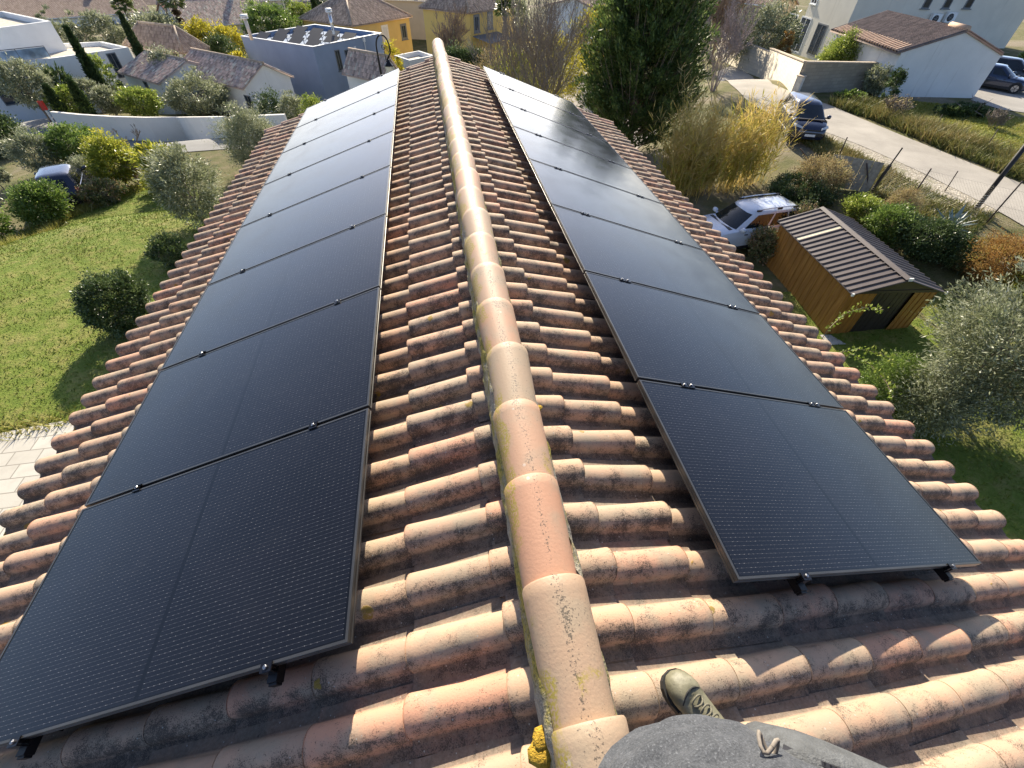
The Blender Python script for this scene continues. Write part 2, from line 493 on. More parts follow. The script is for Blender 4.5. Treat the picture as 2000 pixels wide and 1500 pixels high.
# closing disc of the last tile
th = np.linspace(-.12, math.pi + .12, 21)
cap = np.concatenate([[[RX, 9.352, -.062]], np.stack([RX + .108 * np.cos(th), np.full(21, 9.352), -.062 + .106 * np.sin(th)], -1)])
Fs.append(np.array([[base, base + 1 + j, base + 2 + j, base + 2 + j] for j in range(20)]))
Vs.append(cap); At.append(np.tile([[.4, .3, .5]], (22, 1)))
Fall = np.concatenate(Fs)
ridge = np_mesh('ridge_cap', np.concatenate(Vs), Fall[:-20], RIDGE, smooth=True, attrs={'tile': np.concatenate(At)})
ridge.parent = roof

# mortar bedding with moss, along both sides of the ridge
def mortar_mat():
    m, t, b = nt('mossy_mortar'); N = NB(t); co = N.coord()
    c = N.ramp(N.noise(co, 25, 5), [(.3, (.22, .2, .16)), (.7, (.36, .32, .26))])
    mo = N.step(N.noise(co, 5, 5, .7), .40, .58)
    mc = N.ramp(N.noise(co, 60, 4), [(.3, (.10, .09, .02)), (.55, (.30, .25, .045)), (.75, (.42, .30, .04))])
    c = N.mix(mo, c, mc)
    c = N.mix(N.math('MULTIPLY', N.step(N.noise(co, 110, 3), .58, .66), .8), c, (.04, .035, .025))
    N.link(c, b.inputs['Base Color']); b.inputs['Roughness'].default_value = .95
    N.link(N.bump(N.noise(co, 90, 5), .9, .012), b.inputs['Normal'])
    return m
MORTAR = mortar_mat()
Vs, Fs = [], []; base = 0
ys = np.arange(Y_NEAR, 9.3, .022); nr = 7
for s in (-1, 1):
    cx = abs(RX) if s < 0 else -abs(RX)
    ph = rng.random(50) * 6.28; fr = rng.uniform(3, 60, 50); am = 1 / fr ** .7
    wob = (np.sin(ys[:, None] * fr + ph) * am).sum(1); wob /= np.abs(wob).max()
    fine = rng.normal(0, 1, (len(ys), nr))
    fine = (fine + np.roll(fine, 1, 0) + np.roll(fine, -1, 0)) / 3
    P = np.zeros((len(ys), nr, 3))
    for j in range(nr):
        t = j / (nr - 1)
        xo = .086 + (.036 if s < 0 else .048) * t + .012 * wob * math.sin(math.pi * min(1, t + .25)) + fine[:, j] * .0055
        zo = -.035 - .160 * t ** 1.5 + fine[:, j] * .006
        P[:, j] = np.stack([s * (xo + cx), ys, zo], -1)
    idx = base + np.arange(len(ys) * nr).reshape(-1, nr)
    f = np.stack([idx[:-1, :-1], idx[1:, :-1], idx[1:, 1:], idx[:-1, 1:]], -1).reshape(-1, 4)
    Fs.append(f if s < 0 else f[:, ::-1]); Vs.append(P.reshape(-1, 3)); base += len(ys) * nr
mort = np_mesh('mortar_bed', np.concatenate(Vs), np.concatenate(Fs), MORTAR, smooth=True); mort.parent = roof
# fat cushions of orange lichen and moss growing on the mortar
def cushions(spec, name, mat):
    mb = MB()
    for (x, y, z, r) in spec:
        n = 9
        P = []; Fc = []
        for i in range(5):
            for j in range(n):
                t = 2 * math.pi * j / n; e = math.pi / 2 * i / 4
                rr = r * math.cos(e) * random.uniform(.8, 1.2)
                P.append((x + rr * math.cos(t), y + rr * math.sin(t), z + r * .34 * math.sin(e) * random.uniform(.8, 1.15)))
        Fc = [(i * n + j, i * n + (j + 1) % n, (i + 1) * n + (j + 1) % n, (i + 1) * n + j) for i in range(4) for j in range(n)]
        mb.add(P, Fc)
    return mb.build(name, mat, smooth=True)
spec = [(-.185, -.985, -.13, .042), (-.18, -.955, -.12, .03), (.066, .325, -.135, .022)]
for i in range(0):
    s = random.choice((-1, 1)); y = random.uniform(-1.1, 6)
    spec.append((s * random.uniform(.10, .128) + RX, y, random.uniform(-.15, -.105), random.uniform(.006, .016)))
def moss_mat():
    m, t, b = nt('orange_lichen'); N = NB(t); co = N.coord()
    c = N.ramp(N.noise(co, 70, 4), [(.3, (.20, .13, .015)), (.5, (.42, .26, .02)), (.75, (.52, .33, .04))])
    N.link(c, b.inputs['Base Color']); b.inputs['Roughness'].default_value = .95
    N.link(N.bump(N.noise(co, 160, 4), 1.0, .008), b.inputs['Normal']); return m
MOSS = moss_mat()
for q in spec:
    cu = cushions([q], 'lichen_cushion', MOSS); cu.parent = roof

# walls and gables
WALL = wall_mat('cream_render', (.60, .50, .36))
mb = MB()
xw, zw = 3.25, -1.42
for (y0, y1) in ((-3.1, 9.0),):
    poly = [(-xw, y0), (xw, y0), (xw, y1), (-xw, y1)]
    mb.prism(poly, -8.8, zw, cap=False)
    for y in (y0, y1):
        mb.add([(-xw, y, zw), (xw, y, zw), (0, y, zw + xw * math.tan(TH) - .02)], [(0, 1, 2)])
hobj(mb.build('wall', WALL))

# ================================================================ solar panels
PW, PL_, PGAP = 1.134, 1.849, 1.154
ARR = {'left': (-1, .851, -.560), 'right': (1, .741, -.610)}
def solar_glass():
    m, t, b = nt('solar_cells_under_glass'); N = NB(t); co = N.coord()
    x, y, z = N.sep(co)
    per = PW / 60.0
    fy = N.math('ABSOLUTE', N.math('SUBTRACT', N.math('FRACT', N.math('DIVIDE', N.math('ADD', y, 10.0), per)), .5))
    line = N.step(fy, .048, .026)
    cell = N.math('FRACT', N.math('DIVIDE', N.math('ADD', x, 10.0), .0268))
    dash = N.step(N.math('ABSOLUTE', N.math('SUBTRACT', cell, .5)), .46, .38)
    solder_dots = N.math('MULTIPLY', N.step(N.math('ABSOLUTE', N.math('SUBTRACT', cell, .5)), .10, .05), 1.0)  # pale solder pads spaced along each cell wire
    inb = N.math('MULTIPLY', N.step(N.math('ABSOLUTE', x), PL_ / 2 - .022, PL_ / 2 - .024), N.step(N.math('ABSOLUTE', x), .010, .012))
    inb = N.math('MULTIPLY', inb, N.step(N.math('ABSOLUTE', y), PW / 2 - .016, PW / 2 - .018))
    li = N.math('MULTIPLY', N.math('MULTIPLY', line, inb), N.math('ADD', N.math('MULTIPLY', dash, .06), N.math('MULTIPLY', solder_dots, .42)))
    wv = N.noise(N.comb(N.math('MULTIPLY', x, 30.0), N.math('MULTIPLY', y, 50.0), 0.0), 1.0, 2)
    wv2 = N.step(N.noise(N.comb(N.math('MULTIPLY', x, 45.0), N.math('MULTIPLY', y, 53.0), 3.0), 1.0, 2), .40, .66)
    li = N.math('MULTIPLY', li, N.math('ADD', .30, N.math('MULTIPLY', wv2, 1.1)))
    li = N.math('ADD', li, N.math('MULTIPLY', N.math('MULTIPLY', line, inb), N.math('MULTIPLY', wv, .08)))
    cellc = N.ramp(N.noise(co, 2.2, 2), [(.3, (.0055, .0065, .010)), (.7, (.008, .009, .0135))])
    c = N.mix(inb, (.004, .0045, .006), cellc)
    c = N.mix(li, c, (.40, .40, .41))
    vd = N.n('ShaderNodeTexVoronoi', inp={'Vector': co, 'Scale': 3.1})
    vq = N.sep(vd.outputs['Color'])
    sm = N.math('MULTIPLY', N.step(vd.outputs['Distance'], .13, .02), N.step(vq[0], .90, .93))
    sm = N.math('MULTIPLY', sm, N.step(N.noise(co, 45, 4, .7), .42, .62))
    c = N.mix(N.math('MULTIPLY', sm, .0), c, (.5, .49, .47))
    dust = N.noise(co, 5, 6, .65)
    dots = N.step(N.noise(co, 150, 2), .75, .79)
    c = N.mix(N.math('ADD', N.math('MULTIPLY', N.step(dust, .5, .8), .006), N.math('MULTIPLY', dots, .10)), c, (.5, .48, .44))
    N.link(c, b.inputs['Base Color'])
    r = N.n('ShaderNodeMapRange', inp={0: N.noise(co, 3.0, 4), 1: .3, 2: .7, 3: .11, 4: .19}).outputs[0]
    N.link(r, b.inputs['Roughness'])
    b.inputs['IOR'].default_value = 1.39
    return m
GLASS = solar_glass()
FRAME = plain('black_anodised_frame', (.085, .083, .08), .30, .6, var=.2, scale=4, spec=.5)
CLAMP = plain('black_clamp', (.03, .03, .035), .25, .8, spec=.6)
STEEL = plain('bright_bolt', (.32, .32, .33), .35, 1.0)

def make_panel():
    root = empty('solar_panel')
    mb = MB(); x, y = PL_ / 2, PW / 2; lip = .011; h = .035
    def ring(o, i, z0, z1, m):  # picture-frame ring between rectangles o and i
        P = [(-o[0], -o[1], z0), (o[0], -o[1], z0), (o[0], o[1], z0), (-o[0], o[1], z0), (-i[0], -i[1], z1), (i[0], -i[1], z1), (i[0], i[1], z1), (-i[0], i[1], z1)]
        m.add(P, [(j, (j + 1) % 4, 4 + (j + 1) % 4, 4 + j) for j in range(4)])
    steps = [((x - .02, y - .02), -h), ((x, y), -h), ((x, y), -h + .008), ((x - .0022, y - .0022), -h + .009), ((x - .0022, y - .0022), -h + .013), ((x, y), -h + .014), ((x, y), -.008), ((x - .0018, y - .0018), -.0073), ((x - .0018, y - .0018), -.005), ((x, y), -.0043), ((x, y), -.001), ((x - .001, y - .001), 0), ((x - lip, y - lip), 0), ((x - lip, y - lip), -.004)]
    for (o, z0), (i, z1) in zip(steps[:-1], steps[1:]): ring(o, i, z0, z1, mb)
    mb.build('frame', FRAME, root)
    g = MB(); gx, gy = x - lip - .0002, y - lip - .0002
    g.add([(-gx, -gy, -.0022), (gx, -gy, -.0022), (gx, gy, -.0022), (-gx, gy, -.0022), (-gx, -gy, -.006), (gx, -gy, -.006), (gx, gy, -.006), (-gx, gy, -.006)],
          [(0, 1, 2, 3), (7, 6, 5, 4)])
    g.build('glass', GLASS, root)
    bk = MB(); bk.box((0, 0, -.012), (2 * gx - .01, 2 * gy - .01, .004)); bk.build('backsheet', plain('black_backsheet', (.015, .015, .015), .6), root)
    return root
def make_clamp(end=False):
    m = MB()
    m.box((0, 0, .0035), (.048, .040 if not end else .032, .005))
    m.box((0, 0, -.016), (.036, .012, .034))
    if end: m.box((0, -.014, -.020), (.042, .006, .050))
    o = m.build('clamp', [CLAMP])
    b = MB(); b.lathe([(.0085, .006), (.0085, .012), (.0065, .014)], n=10); b.lathe([(.0035, .0105), (.0035, .0146)], n=6)
    bo = b.build('bolt', STEEL, o)
    return o
panel0 = make_panel(); clampM = make_clamp(); clampE = make_clamp(True)
ordn = ['nearest', 'second', 'third', 'fourth', 'fifth', 'sixth', 'seventh', 'farthest']
first = True; usedM = usedE = False
RAILS = {'left': (1.195, 2.335), 'right': (1.138, 2.285)}
for side, (s, a0, y0) in ARR.items():
    for k in range(8):
        p = panel0 if first else copy_tree(panel0)
        first = False
        ac = a0 + .01 + PL_ / 2; yc = y0 + .01 + PGAP * k + PW / 2
        p.location = roofP(s, np.array(ac), np.array(yc), np.array(0.0))
        p.rotation_euler = (0, TH, 0) if s > 0 else (0, TH, math.pi)
        if s < 0: p.rotation_euler = (Matrix.Rotation(math.pi, 3, 'Z') @ Matrix.Rotation(TH, 3, 'Y')).to_euler()
        where = {0: 'closest to the camera', 7: 'at the far gable end'}.get(k, ordn[k] + ' from the near end')
        tag(p, 'black framed solar panel in the %s row on the tiles, %s' % (side, where), 'solar panel', 'solar panels on the tiled roof')
        ks = [(k, 'near')] + ([(k, 'far')] if k == 7 else [])
        for ra in RAILS[side]:
            for (_, w) in ks:
                end = (k == 0 and w == 'near') or w == 'far'
                if end:
                    c = clampE if not usedE else copy_tree(clampE); usedE = True
                else:
                    c = clampM if not usedM else copy_tree(clampM); usedM = True
                c.parent = p
                lx = ra - ac
                ly = -(PW / 2 + (.010 if not end else .006)) * (1 if w == 'near' else -1)
                rz = 0 if w == 'near' else math.pi
                if s < 0: ly = -ly; rz += math.pi
                c.location = (lx, ly, 0); c.rotation_euler = (0, 0, rz)
# mounting rails under the panels with their hooks, only the near ends show
RAILM = plain('black_rail', (.022, .022, .024), .4, .6)
rail0 = None
for side, (s, a0, y0) in ARR.items():
    for j, ra in enumerate(RAILS[side]):
        if rail0 is None:
            rail0 = empty('mounting_rail')
            m = MB(); m.box((0, 4.62, 0), (.040, 9.36, .040)); m.box((0, -.064, -.002), (.034, .01, .030)); m.build('rail', RAILM, rail0)
            for yy in (.03, 1.9, 3.8, 5.7, 7.6, 9.2):
                m = MB(); m.box((.0, yy, -.040), (.07, .034, .04)); m.box((.035, yy, -.05), (.016, .034, .045)); m.build('roof_hook', RAILM, rail0)
            r = rail0
        else: r = copy_tree(rail0)
        r.location = roofP(s, np.array(ra), np.array(y0 + .02), np.array(-.057))
        r.rotation_euler = (0, TH * s, 0)
        tag(r, 'black mounting rail under the %s solar panels, on the %s side' % (side, 'ridge' if j == 0 else 'eave'), 'mounting rail', 'rails carrying the solar panels')

# ================================================================ the person taking the picture
def superell(cx, cy, z, rx, ry, n=28, p=2.6, rot=0.0):
    P = []
    for j in range(n):
        t = 2 * math.pi * j / n
        c, s_ = math.cos(t), math.sin(t)
        x = rx * math.copysign(abs(c) ** (2 / p), c); y = ry * math.copysign(abs(s_) ** (2 / p), s_)
        P.append((cx + x * math.cos(rot) - y * math.sin(rot), cy + x * math.sin(rot) + y * math.cos(rot), z))
    return P
def loft(mb, rings, mi=0):
    n = len(rings[0]); P = [p for r in rings for p in r]
    Fs = [(i * n + j, i * n + (j + 1) % n, (i + 1) * n + (j + 1) % n, (i + 1) * n + j) for i in range(len(rings) - 1) for j in range(n)]
    Fs += [tuple(range(n))[::-1], tuple(range((len(rings) - 1) * n, len(rings) * n))]
    mb.add(P, Fs, mi)
def capsule(mb, pts, rads, n=10):
    """tube with rounded ends"""
    pts = [Vector(p) for p in pts]
    d0 = (pts[0] - pts[1]).normalized(); d1 = (pts[-1] - pts[-2]).normalized()
    P = [pts[0] + d0 * rads[0] * .85, pts[0] + d0 * rads[0] * .5] + pts + [pts[-1] + d1 * rads[-1] * .5, pts[-1] + d1 * rads[-1] * .85]
    R = [rads[0] * .45, rads[0] * .85] + list(rads) + [rads[-1] * .85, rads[-1] * .45]
    mb.tube(P, R, n)
per = thing('person', 'person in a grey sweater and work boots photographing from beside the ridge', 'person', (0.05, -1.25, -.15))
PB = Vector((0.05, -1.25, -.15))
bm_ = MB(); bm_.M = Matrix.Translation(-PB)
SHX = -.10
TOR = [(.06, -1.29, .66, .17, .125), (.055, -1.265, .74, .19, .155), (.03, -1.24, .80, .205, .192), (.01, -1.228, .86, .212, .211), (.005, -1.235, .92, .205, .200),
       (.005, -1.26, 1.0, .190, .165), (.015, -1.28, 1.1, .192, .150), (.025, -1.295, 1.2, .198, .142), (.03, -1.305, 1.29, .180, .125), (.03, -1.305, 1.345, .11, .09), (.03, -1.30, 1.375, .065, .065)]
loft(bm_, [superell(t[0] + SHX * (1 if t[2] < 1.0 else .5), t[1], t[2], t[3] * (.78 if t[2] < 1.05 else 1), t[4], p=2.3) for t in TOR])
capsule(bm_, [(.03, -1.30, 1.36), (.02, -1.285, 1.42), (.015, -1.27, 1.47)], [.062, .058, .058])
# head
hd = []
for i in range(13):
    e = -math.pi / 2 + math.pi * i / 12
    r = math.cos(e); z = 1.575 + .125 * math.sin(e)
    hd.append([(p[0], p[1], p[2]) for p in superell(.012, -1.255 + (.012 if i < 6 else 0), z, max(.004, .078 * r * (1 if i > 5 else .92)), max(.004, .098 * r), n=20, p=2.1, rot=.35)])
loft(bm_, hd)
fd = Vector((-math.sin(.35), math.cos(.35), 0)); rd = Vector((math.cos(.35), math.sin(.35), 0)); hc = Vector((.012, -1.255, 1.575))
capsule(bm_, [hc + fd * .085 + Vector((0, 0, .02)), hc + fd * .108 + Vector((0, 0, -.018))], [.011, .016], 8)
capsule(bm_, [hc + fd * .084 + rd * .02 + Vector((0, 0, -.058)), hc + fd * .084 - rd * .02 + Vector((0, 0, -.058))], [.009, .009], 8)
for q in (-1, 1):
    capsule(bm_, [hc + rd * q * .08 + Vector((0, 0, .018)), hc + rd * q * .083 + Vector((0, 0, -.025))], [.016, .012], 8)
# legs: right foot forward on the right slope, left foot behind on the left slope
capsule(bm_, [(.12, -1.30, .70), (.20, -1.25, .46), (.28, -1.20, .30), (.35, -1.13, .10), (.372, -1.085, -.04)], [.105, .085, .068, .062, .05], 14)
capsule(bm_, [(-.03, -1.32, .70), (-.09, -1.34, .46), (-.13, -1.35, .30), (-.17, -1.40, .12), (-.20, -1.43, .0)], [.105, .085, .068, .062, .05], 14)
# arms raised forward, holding the phone behind the lens
LH = Vector((-.36, -1.17, 1.50)); RH = Vector((-.225, -1.175, 1.48))
capsule(bm_, [(.19, -1.30, 1.27), (.215, -1.27, 1.12), (.15, -1.25, 1.13), (-.08, -1.21, 1.36), RH], [.062, .05, .047, .038, .028], 12)
capsule(bm_, [(-.14, -1.30, 1.27), (-.25, -1.33, 1.12), (-.29, -1.32, 1.13), (-.355, -1.26, 1.36), LH], [.062, .05, .047, .038, .028], 12)
def hand(W, q):   # palm behind the phone's edge, four bent fingers, thumb from the side
    capsule(bm_, [W, W + Vector((0, .015, .05)), W + Vector((0, .02, .075))], [.026, .032, .028], 10)
    for i, (L_, o) in enumerate(((.052, -.024), (.060, -.008), (.056, .008), (.044, .022))):
        b0 = W + Vector((q * .012, .02, .030 + .016 * i))
        b1 = b0 + Vector((q * .028, .012, .004)); b2 = b1 + Vector((q * -.004, .02, .002)) * (L_ / .05)
        capsule(bm_, [b0, b1, b2], [.0095, .0088, .0075], 7)
    t0 = W + Vector((-q * .018, .008, .03)); t1 = t0 + Vector((-q * .022, .006, .024)); t2 = t1 + Vector((-q * .002, .012, .026))
    capsule(bm_, [t0, t1, t2], [.012, .0105, .009], 7)
hand(LH, -1); hand(RH, 1)

def knit_mat():
    m, t, b = nt('grey_knit'); N = NB(t); co = N.coord()
    g = N.noise(co, 420, 3, .7); f = N.noise(co, 60, 4)
    c = N.ramp(g, [(.32, (.036, .039, .045)), (.6, (.075, .08, .09)), (.78, (.21, .22, .24))])
    c = N.mix(N.math('MULTIPLY', N.step(f, .45, .7), .3), c, (.13, .135, .15))
    x, y, z = N.sep(co)
    fold = N.noise(N.comb(N.math('MULTIPLY', x, 4.0), N.math('MULTIPLY', y, 3.0), N.math('MULTIPLY', z, 30.0)), 1.0, 3)
    N.link(c, b.inputs['Base Color']); b.inputs['Roughness'].default_value = .95
    b.inputs['Sheen Weight'].default_value = .15
    b.inputs['Specular IOR Level'].default_value = .15
    hh = N.math('ADD', N.math('MULTIPLY', g, .25), N.math('MULTIPLY', fold, 1.2))
    N.link(N.bump(hh, .55, .012), b.inputs['Normal']); return m
SWEAT = knit_mat()
TROU = plain('dark_work_trousers', (.06, .062, .07), .9, var=.2, scale=30, bump=.3)
SKIN = plain('skin', (.52, .32, .24), .5, var=.06, scale=20)
tmp = bm_.build('body', [SWEAT, TROU, SKIN], None)
md = tmp.modifiers.new('remesh', 'REMESH'); md.mode = 'VOXEL'; md.voxel_size = .0065; md.use_smooth_shade = True
sm = tmp.modifiers.new('smooth', 'SMOOTH'); sm.factor = .5; sm.iterations = 4
dg = bpy.context.evaluated_depsgraph_get()
me = bpy.data.meshes.new_from_object(tmp.evaluated_get(dg))
body = bpy.data.objects.new('body', me); COL.objects.link(body)
old = tmp.data; bpy.data.objects.remove(tmp); bpy.data.meshes.remove(old)
body.name = 'body'
me.materials.clear()
for m in (SWEAT, TROU, SKIN): me.materials.append(m)
nv = len(me.vertices); cov = np.zeros(nv * 3, dtype=np.float32); me.vertices.foreach_get('co', cov); cov = cov.reshape(-1, 3).astype(float)
Wc = cov + np.array(PB)
# cloth folds across the belly and at the hem
inb = (Wc[:, 2] > .64) & (Wc[:, 2] < 1.05)
nrm = np.zeros(nv * 3, dtype=np.float32); me.vertices.foreach_get('normal', nrm); nrm = nrm.reshape(-1, 3)
fold = .0018 * np.sin(Wc[:, 2] * 95 + 9 * np.sin(Wc[:, 0] * 9) + 4 * Wc[:, 0]) + .002 * np.sin(Wc[:, 2] * 190 + Wc[:, 0] * 31)
cov += nrm * (fold * inb)[:, None]
me.vertices.foreach_set('co', cov.astype(np.float32).ravel())
fc = np.zeros(len(me.polygons) * 3, dtype=np.float32); me.polygons.foreach_get('center', fc); fc = fc.reshape(-1, 3) + np.array(PB)
mi = np.zeros(len(fc), dtype=np.int32)
mi[fc[:, 2] < .69] = 1
mi[fc[:, 2] > 1.40] = 2
arm = (fc[:, 1] > -1.20) & (fc[:, 2] > 1.30); mi[(fc[:, 2] > 1.40) & (fc[:, 0] < -.12) & (fc[:, 1] < -1.185)] = 0
me.polygons.foreach_set('material_index', mi)
me.polygons.foreach_set('use_smooth', np.ones(len(fc), dtype=bool)); me.update()
body.parent = per
# hair
mb = MB(); mb.M = Matrix.Translation(-PB)
hr = []
for i in range(8):
    e = -.15 + (math.pi / 2 + .15) * i / 7
    r = math.cos(e)
    hr.append(superell(.012 - fd.x * .012, -1.255 - fd.y * .012, 1.60 + .115 * math.sin(e), max(.004, .088 * r), max(.004, .104 * r), n=20, p=2.1, rot=.35))
loft(mb, hr); mb.build('hair', plain('brown_hair', (.06, .04, .025), .6, var=.4, scale=80, bump=.5), per, smooth=True)
for q in (-1, 1):
    e_ = MB(); e_.M = Matrix.Translation(-PB)
    c = hc + fd * .088 + rd * q * .031 + Vector((0, 0, .012))
    e_.lathe([(.002, -.010), (.009, -.006), (.0115, 0), (.009, .006), (.002, .010)], c, n=10)
    e_.build('eye', plain('eye_white', (.75, .74, .72), .25), per, smooth=True)

# boots
def boot(toe, heel, zt, zh, name='boot'):
    toe = Vector(toe); heel = Vector(heel); d = toe - heel; L_ = d.length; d.normalize()
    up = Vector((0, 0, 1)); side = d.cross(up).normalized(); upn = side.cross(d).normalized()
    m = MB(); m.M = Matrix.Translation(-PB)
    st = [(-.02, .030, .07, .0), (.0, .036, .105, 0), (.05, .039, .118, 0), (.085, .040, .108, 0), (.12, .041, .092, 0), (.16, .044, .078, 0), (.20, .048, .066, 0), (.228, .050, .062, 0), (.236, .0515, .0655, 1), (.262, .049, .060, 1), (.285, .041, .050, 1), (.300, .028, .038, 1), (.308, .012, .022, 1)]
    sc = L_ / .30
    rings = []
    for (x, w, h, _) in st:
        r = []
        for j in range(18):
            t = 2 * math.pi * j / 18; c_, s_ = math.cos(t), math.sin(t)
            yy = w * math.copysign(abs(c_) ** .75, c_); zz = h * (.5 + .5 * math.copysign(abs(s_) ** .7, s_))
            if s_ > 0: yy *= 1 - .28 * s_
            r.append(tuple(heel + d * (x * sc) + side * yy + upn * (zz + .022)))
        rings.append(r)
    loft(m, rings)
    b = m.build(name, BOOT, per, smooth=True, angle=50)
    s2 = MB(); s2.M = Matrix.Translation(-PB)
    rings = []
    for (x, w, h, _) in st:
        r = []
        for j in range(4):
            yy, zz = [(-1, 0), (1, 0), (1, 1), (-1, 1)][j]
            r.append(tuple(heel + d * (x * sc + .003) + side * yy * (w + .003) + upn * zz * .026))
        rings.append(r)
    loft(s2, rings); s2.build('sole', SOLE, b)
    t2 = MB(); t2.M = Matrix.Translation(-PB)      # toe-cap seam
    pts = [heel + d * (.228 * sc) + side * (.052 * math.cos(a)) + upn * (.024 + .067 * math.sin(a)) + d * (.018 * math.cos(2 * a) * -1) for a in np.linspace(.1, math.pi - .1, 13)]
    t2.tube(pts, .0028, 6); t2.build('toe_seam', SOLE, b, smooth=True)
    for i in range(4):                               # looped laces over the instep
        x = (.212 - .030 * i) * sc; hh = .0725 + .0095 * i + .022
        l = MB(); l.M = Matrix.Translation(-PB)
        pts = [heel + d * (x + .011 * math.sin(a)) + side * (.020 * math.cos(a)) + upn * (hh + .004 - .011 * abs(math.cos(a)) ** 2) for a in np.linspace(0, 2 * math.pi, 17)]
        l.tube(pts, .0030, 6, cap=False); l.build('lace', LACE, b, smooth=True)
    m = MB(); m.M = Matrix.Translation(-PB)
    m.tube([heel + d * .03 + upn * .09, heel + d * .028 + upn * .16], [.047, .054], 16); m.build('boot_shaft', BOOT, b, smooth=True)
def boot_mat():
    m, t, b = nt('worn_olive_boot'); N = NB(t); co = N.coord()
    f = N.noise(co, 22, 5)
    c = N.ramp(f, [(.3, (.105, .10, .065)), (.55, (.17, .16, .105)), (.75, (.25, .23, .165))])
    c = N.mix(N.math('MULTIPLY', N.step(N.noise(co, 90, 4), .6, .7), .6), c, (.05, .045, .035))
    N.link(c, b.inputs['Base Color']); b.inputs['Roughness'].default_value = .55
    N.link(N.bump(f, .4, .01), b.inputs['Normal']); return m
BOOT = boot_mat(); SOLE = plain('black_rubber', (.02, .02, .02), .8); LACE = plain('lace_cord', (.13, .12, .085), .8, var=.3, scale=200)
boot((.262, -.868, -.15), (.385, -1.125, -.185), 0, 0)
boot((-.20, -1.30, -.155), (-.22, -1.59, -.165), 0, 0)

# the shoulder pouch hanging at the right side of the belly
PO = Vector((.082, -1.115, .885))
bag = thing('shoulder_pouch', 'small grey shoulder pouch with a curved zip hanging against the grey sweater', 'bag', PO)
BAGM = plain('grey_nylon', (.085, .09, .095), .7, var=.25, scale=60, bump=.4, bscale=300)
ax = Vector((.86, -.48, -.12)).normalized()        # long axis of the pouch
nx = Vector((.45, .86, .22)).normalized(); up = ax.cross(nx).normalized() * -1
if up.z < 0: up = -up
m = MB()
rings = []
for i in range(9):
    t = -1 + 2 * i / 8; L_ = .118; w = (1 - abs(t) ** 3.5) ** .5 if abs(t) < 1 else .0
    w = max(w, .12)
    rings.append([tuple(ax * (t * L_) + nx * (.033 * w * math.copysign(abs(math.cos(a)) ** .8, math.cos(a))) + up * (.075 * w ** .4 * math.copysign(abs(math.sin(a)) ** .7, math.sin(a)))) for a in np.linspace(0, 2 * math.pi, 17)[:-1]])
loft(m, rings); m.build('pouch', BAGM, bag, smooth=True)
z = MB(); k = 46
zp = [ax * (.100 * t) + nx * .009 + up * (.079 - .035 * abs(t) ** 3) for t in np.linspace(-1, 1, k)]
z.tube(zp, .0042, 6)
for p in zp[1:-1]: z.box(tuple(p + up * .0036), (.0012, .0055, .0016), rot=Matrix((ax, nx, up)).transposed())
z.build('zip', plain('black_zip', (.03, .03, .035), .35, .3), bag)
for off, nme in ((-.03, 0), (.062, 1)):
    s_ = MB(); pts = [ax * (-.10 + .009 * math.sin(a) + off * 1.0) + up * (.068 + .008 * math.cos(a)) + nx * (.006 + .008 * math.sin(a * 2)) for a in np.linspace(0, 2 * math.pi, 15)]
    s_.tube(pts, .0022, 6, cap=False); s_.build('pull_cord', plain('beige_cord', (.22, .19, .16), .9, var=.3, scale=150), bag, smooth=True)
s_ = MB(); s_.tube([(-.05, -.10, -.02), (.02, -.05, -.04), ax * .10 + up * .05, (.17, -.17, .1), (.06, -.30, .34), (-.10, -.26, .47)], .009, 6); s_.build('strap', plain('black_webbing', (.03, .03, .03), .8), bag, smooth=True)
# ================================================================ ground
def ground_mat():
    m, t, b = nt('scrub_ground'); N = NB(t); co = N.coord()
    f = N.noise(co, .12, 6, .6); g = N.noise(co, 1.1, 6, .65); h = N.noise(co, 9, 5, .7)
    c = N.ramp(g, [(.28, (.075, .085, .03)), (.45, (.12, .12, .045)), (.6, (.17, .145, .075)), (.75, (.25, .21, .14))])
    c = N.mix(N.step(f, .52, .66), c, N.ramp(h, [(.3, (.16, .13, .085)), (.7, (.33, .28, .21))]))
    c = N.mix(N.math('MULTIPLY', N.step(h, .55, .75), .5), c, (.06, .065, .025))
    N.link(c, b.inputs['Base Color']); b.inputs['Roughness'].default_value = .95
    b.inputs['Specular IOR Level'].default_value = .15
    N.link(N.bump(h, .8, .06), b.inputs['Normal']); return m
GROUND = ground_mat()
xs = np.unique(np.concatenate([np.arange(-60, 70, 1.25), np.linspace(-420, -60, 40), np.linspace(70, 420, 40)]))
ys = np.unique(np.concatenate([np.arange(-40, 75, 1.25), np.linspace(75, 700, 70)]))
X, Y = np.meshgrid(xs, ys)
Z = np.concatenate([gz_np(X[i:i + 1], Y[i:i + 1]) for i in range(len(ys))])
idx = np.arange(X.size).reshape(X.shape)
o = np_mesh('ground', np.stack([X, Y, Z], -1).reshape(-1, 3), np.stack([idx[:-1, :-1], idx[:-1, 1:], idx[1:, 1:], idx[1:, :-1]], -1).reshape(-1, 4), GROUND, smooth=True)
tag(o, kind='structure')

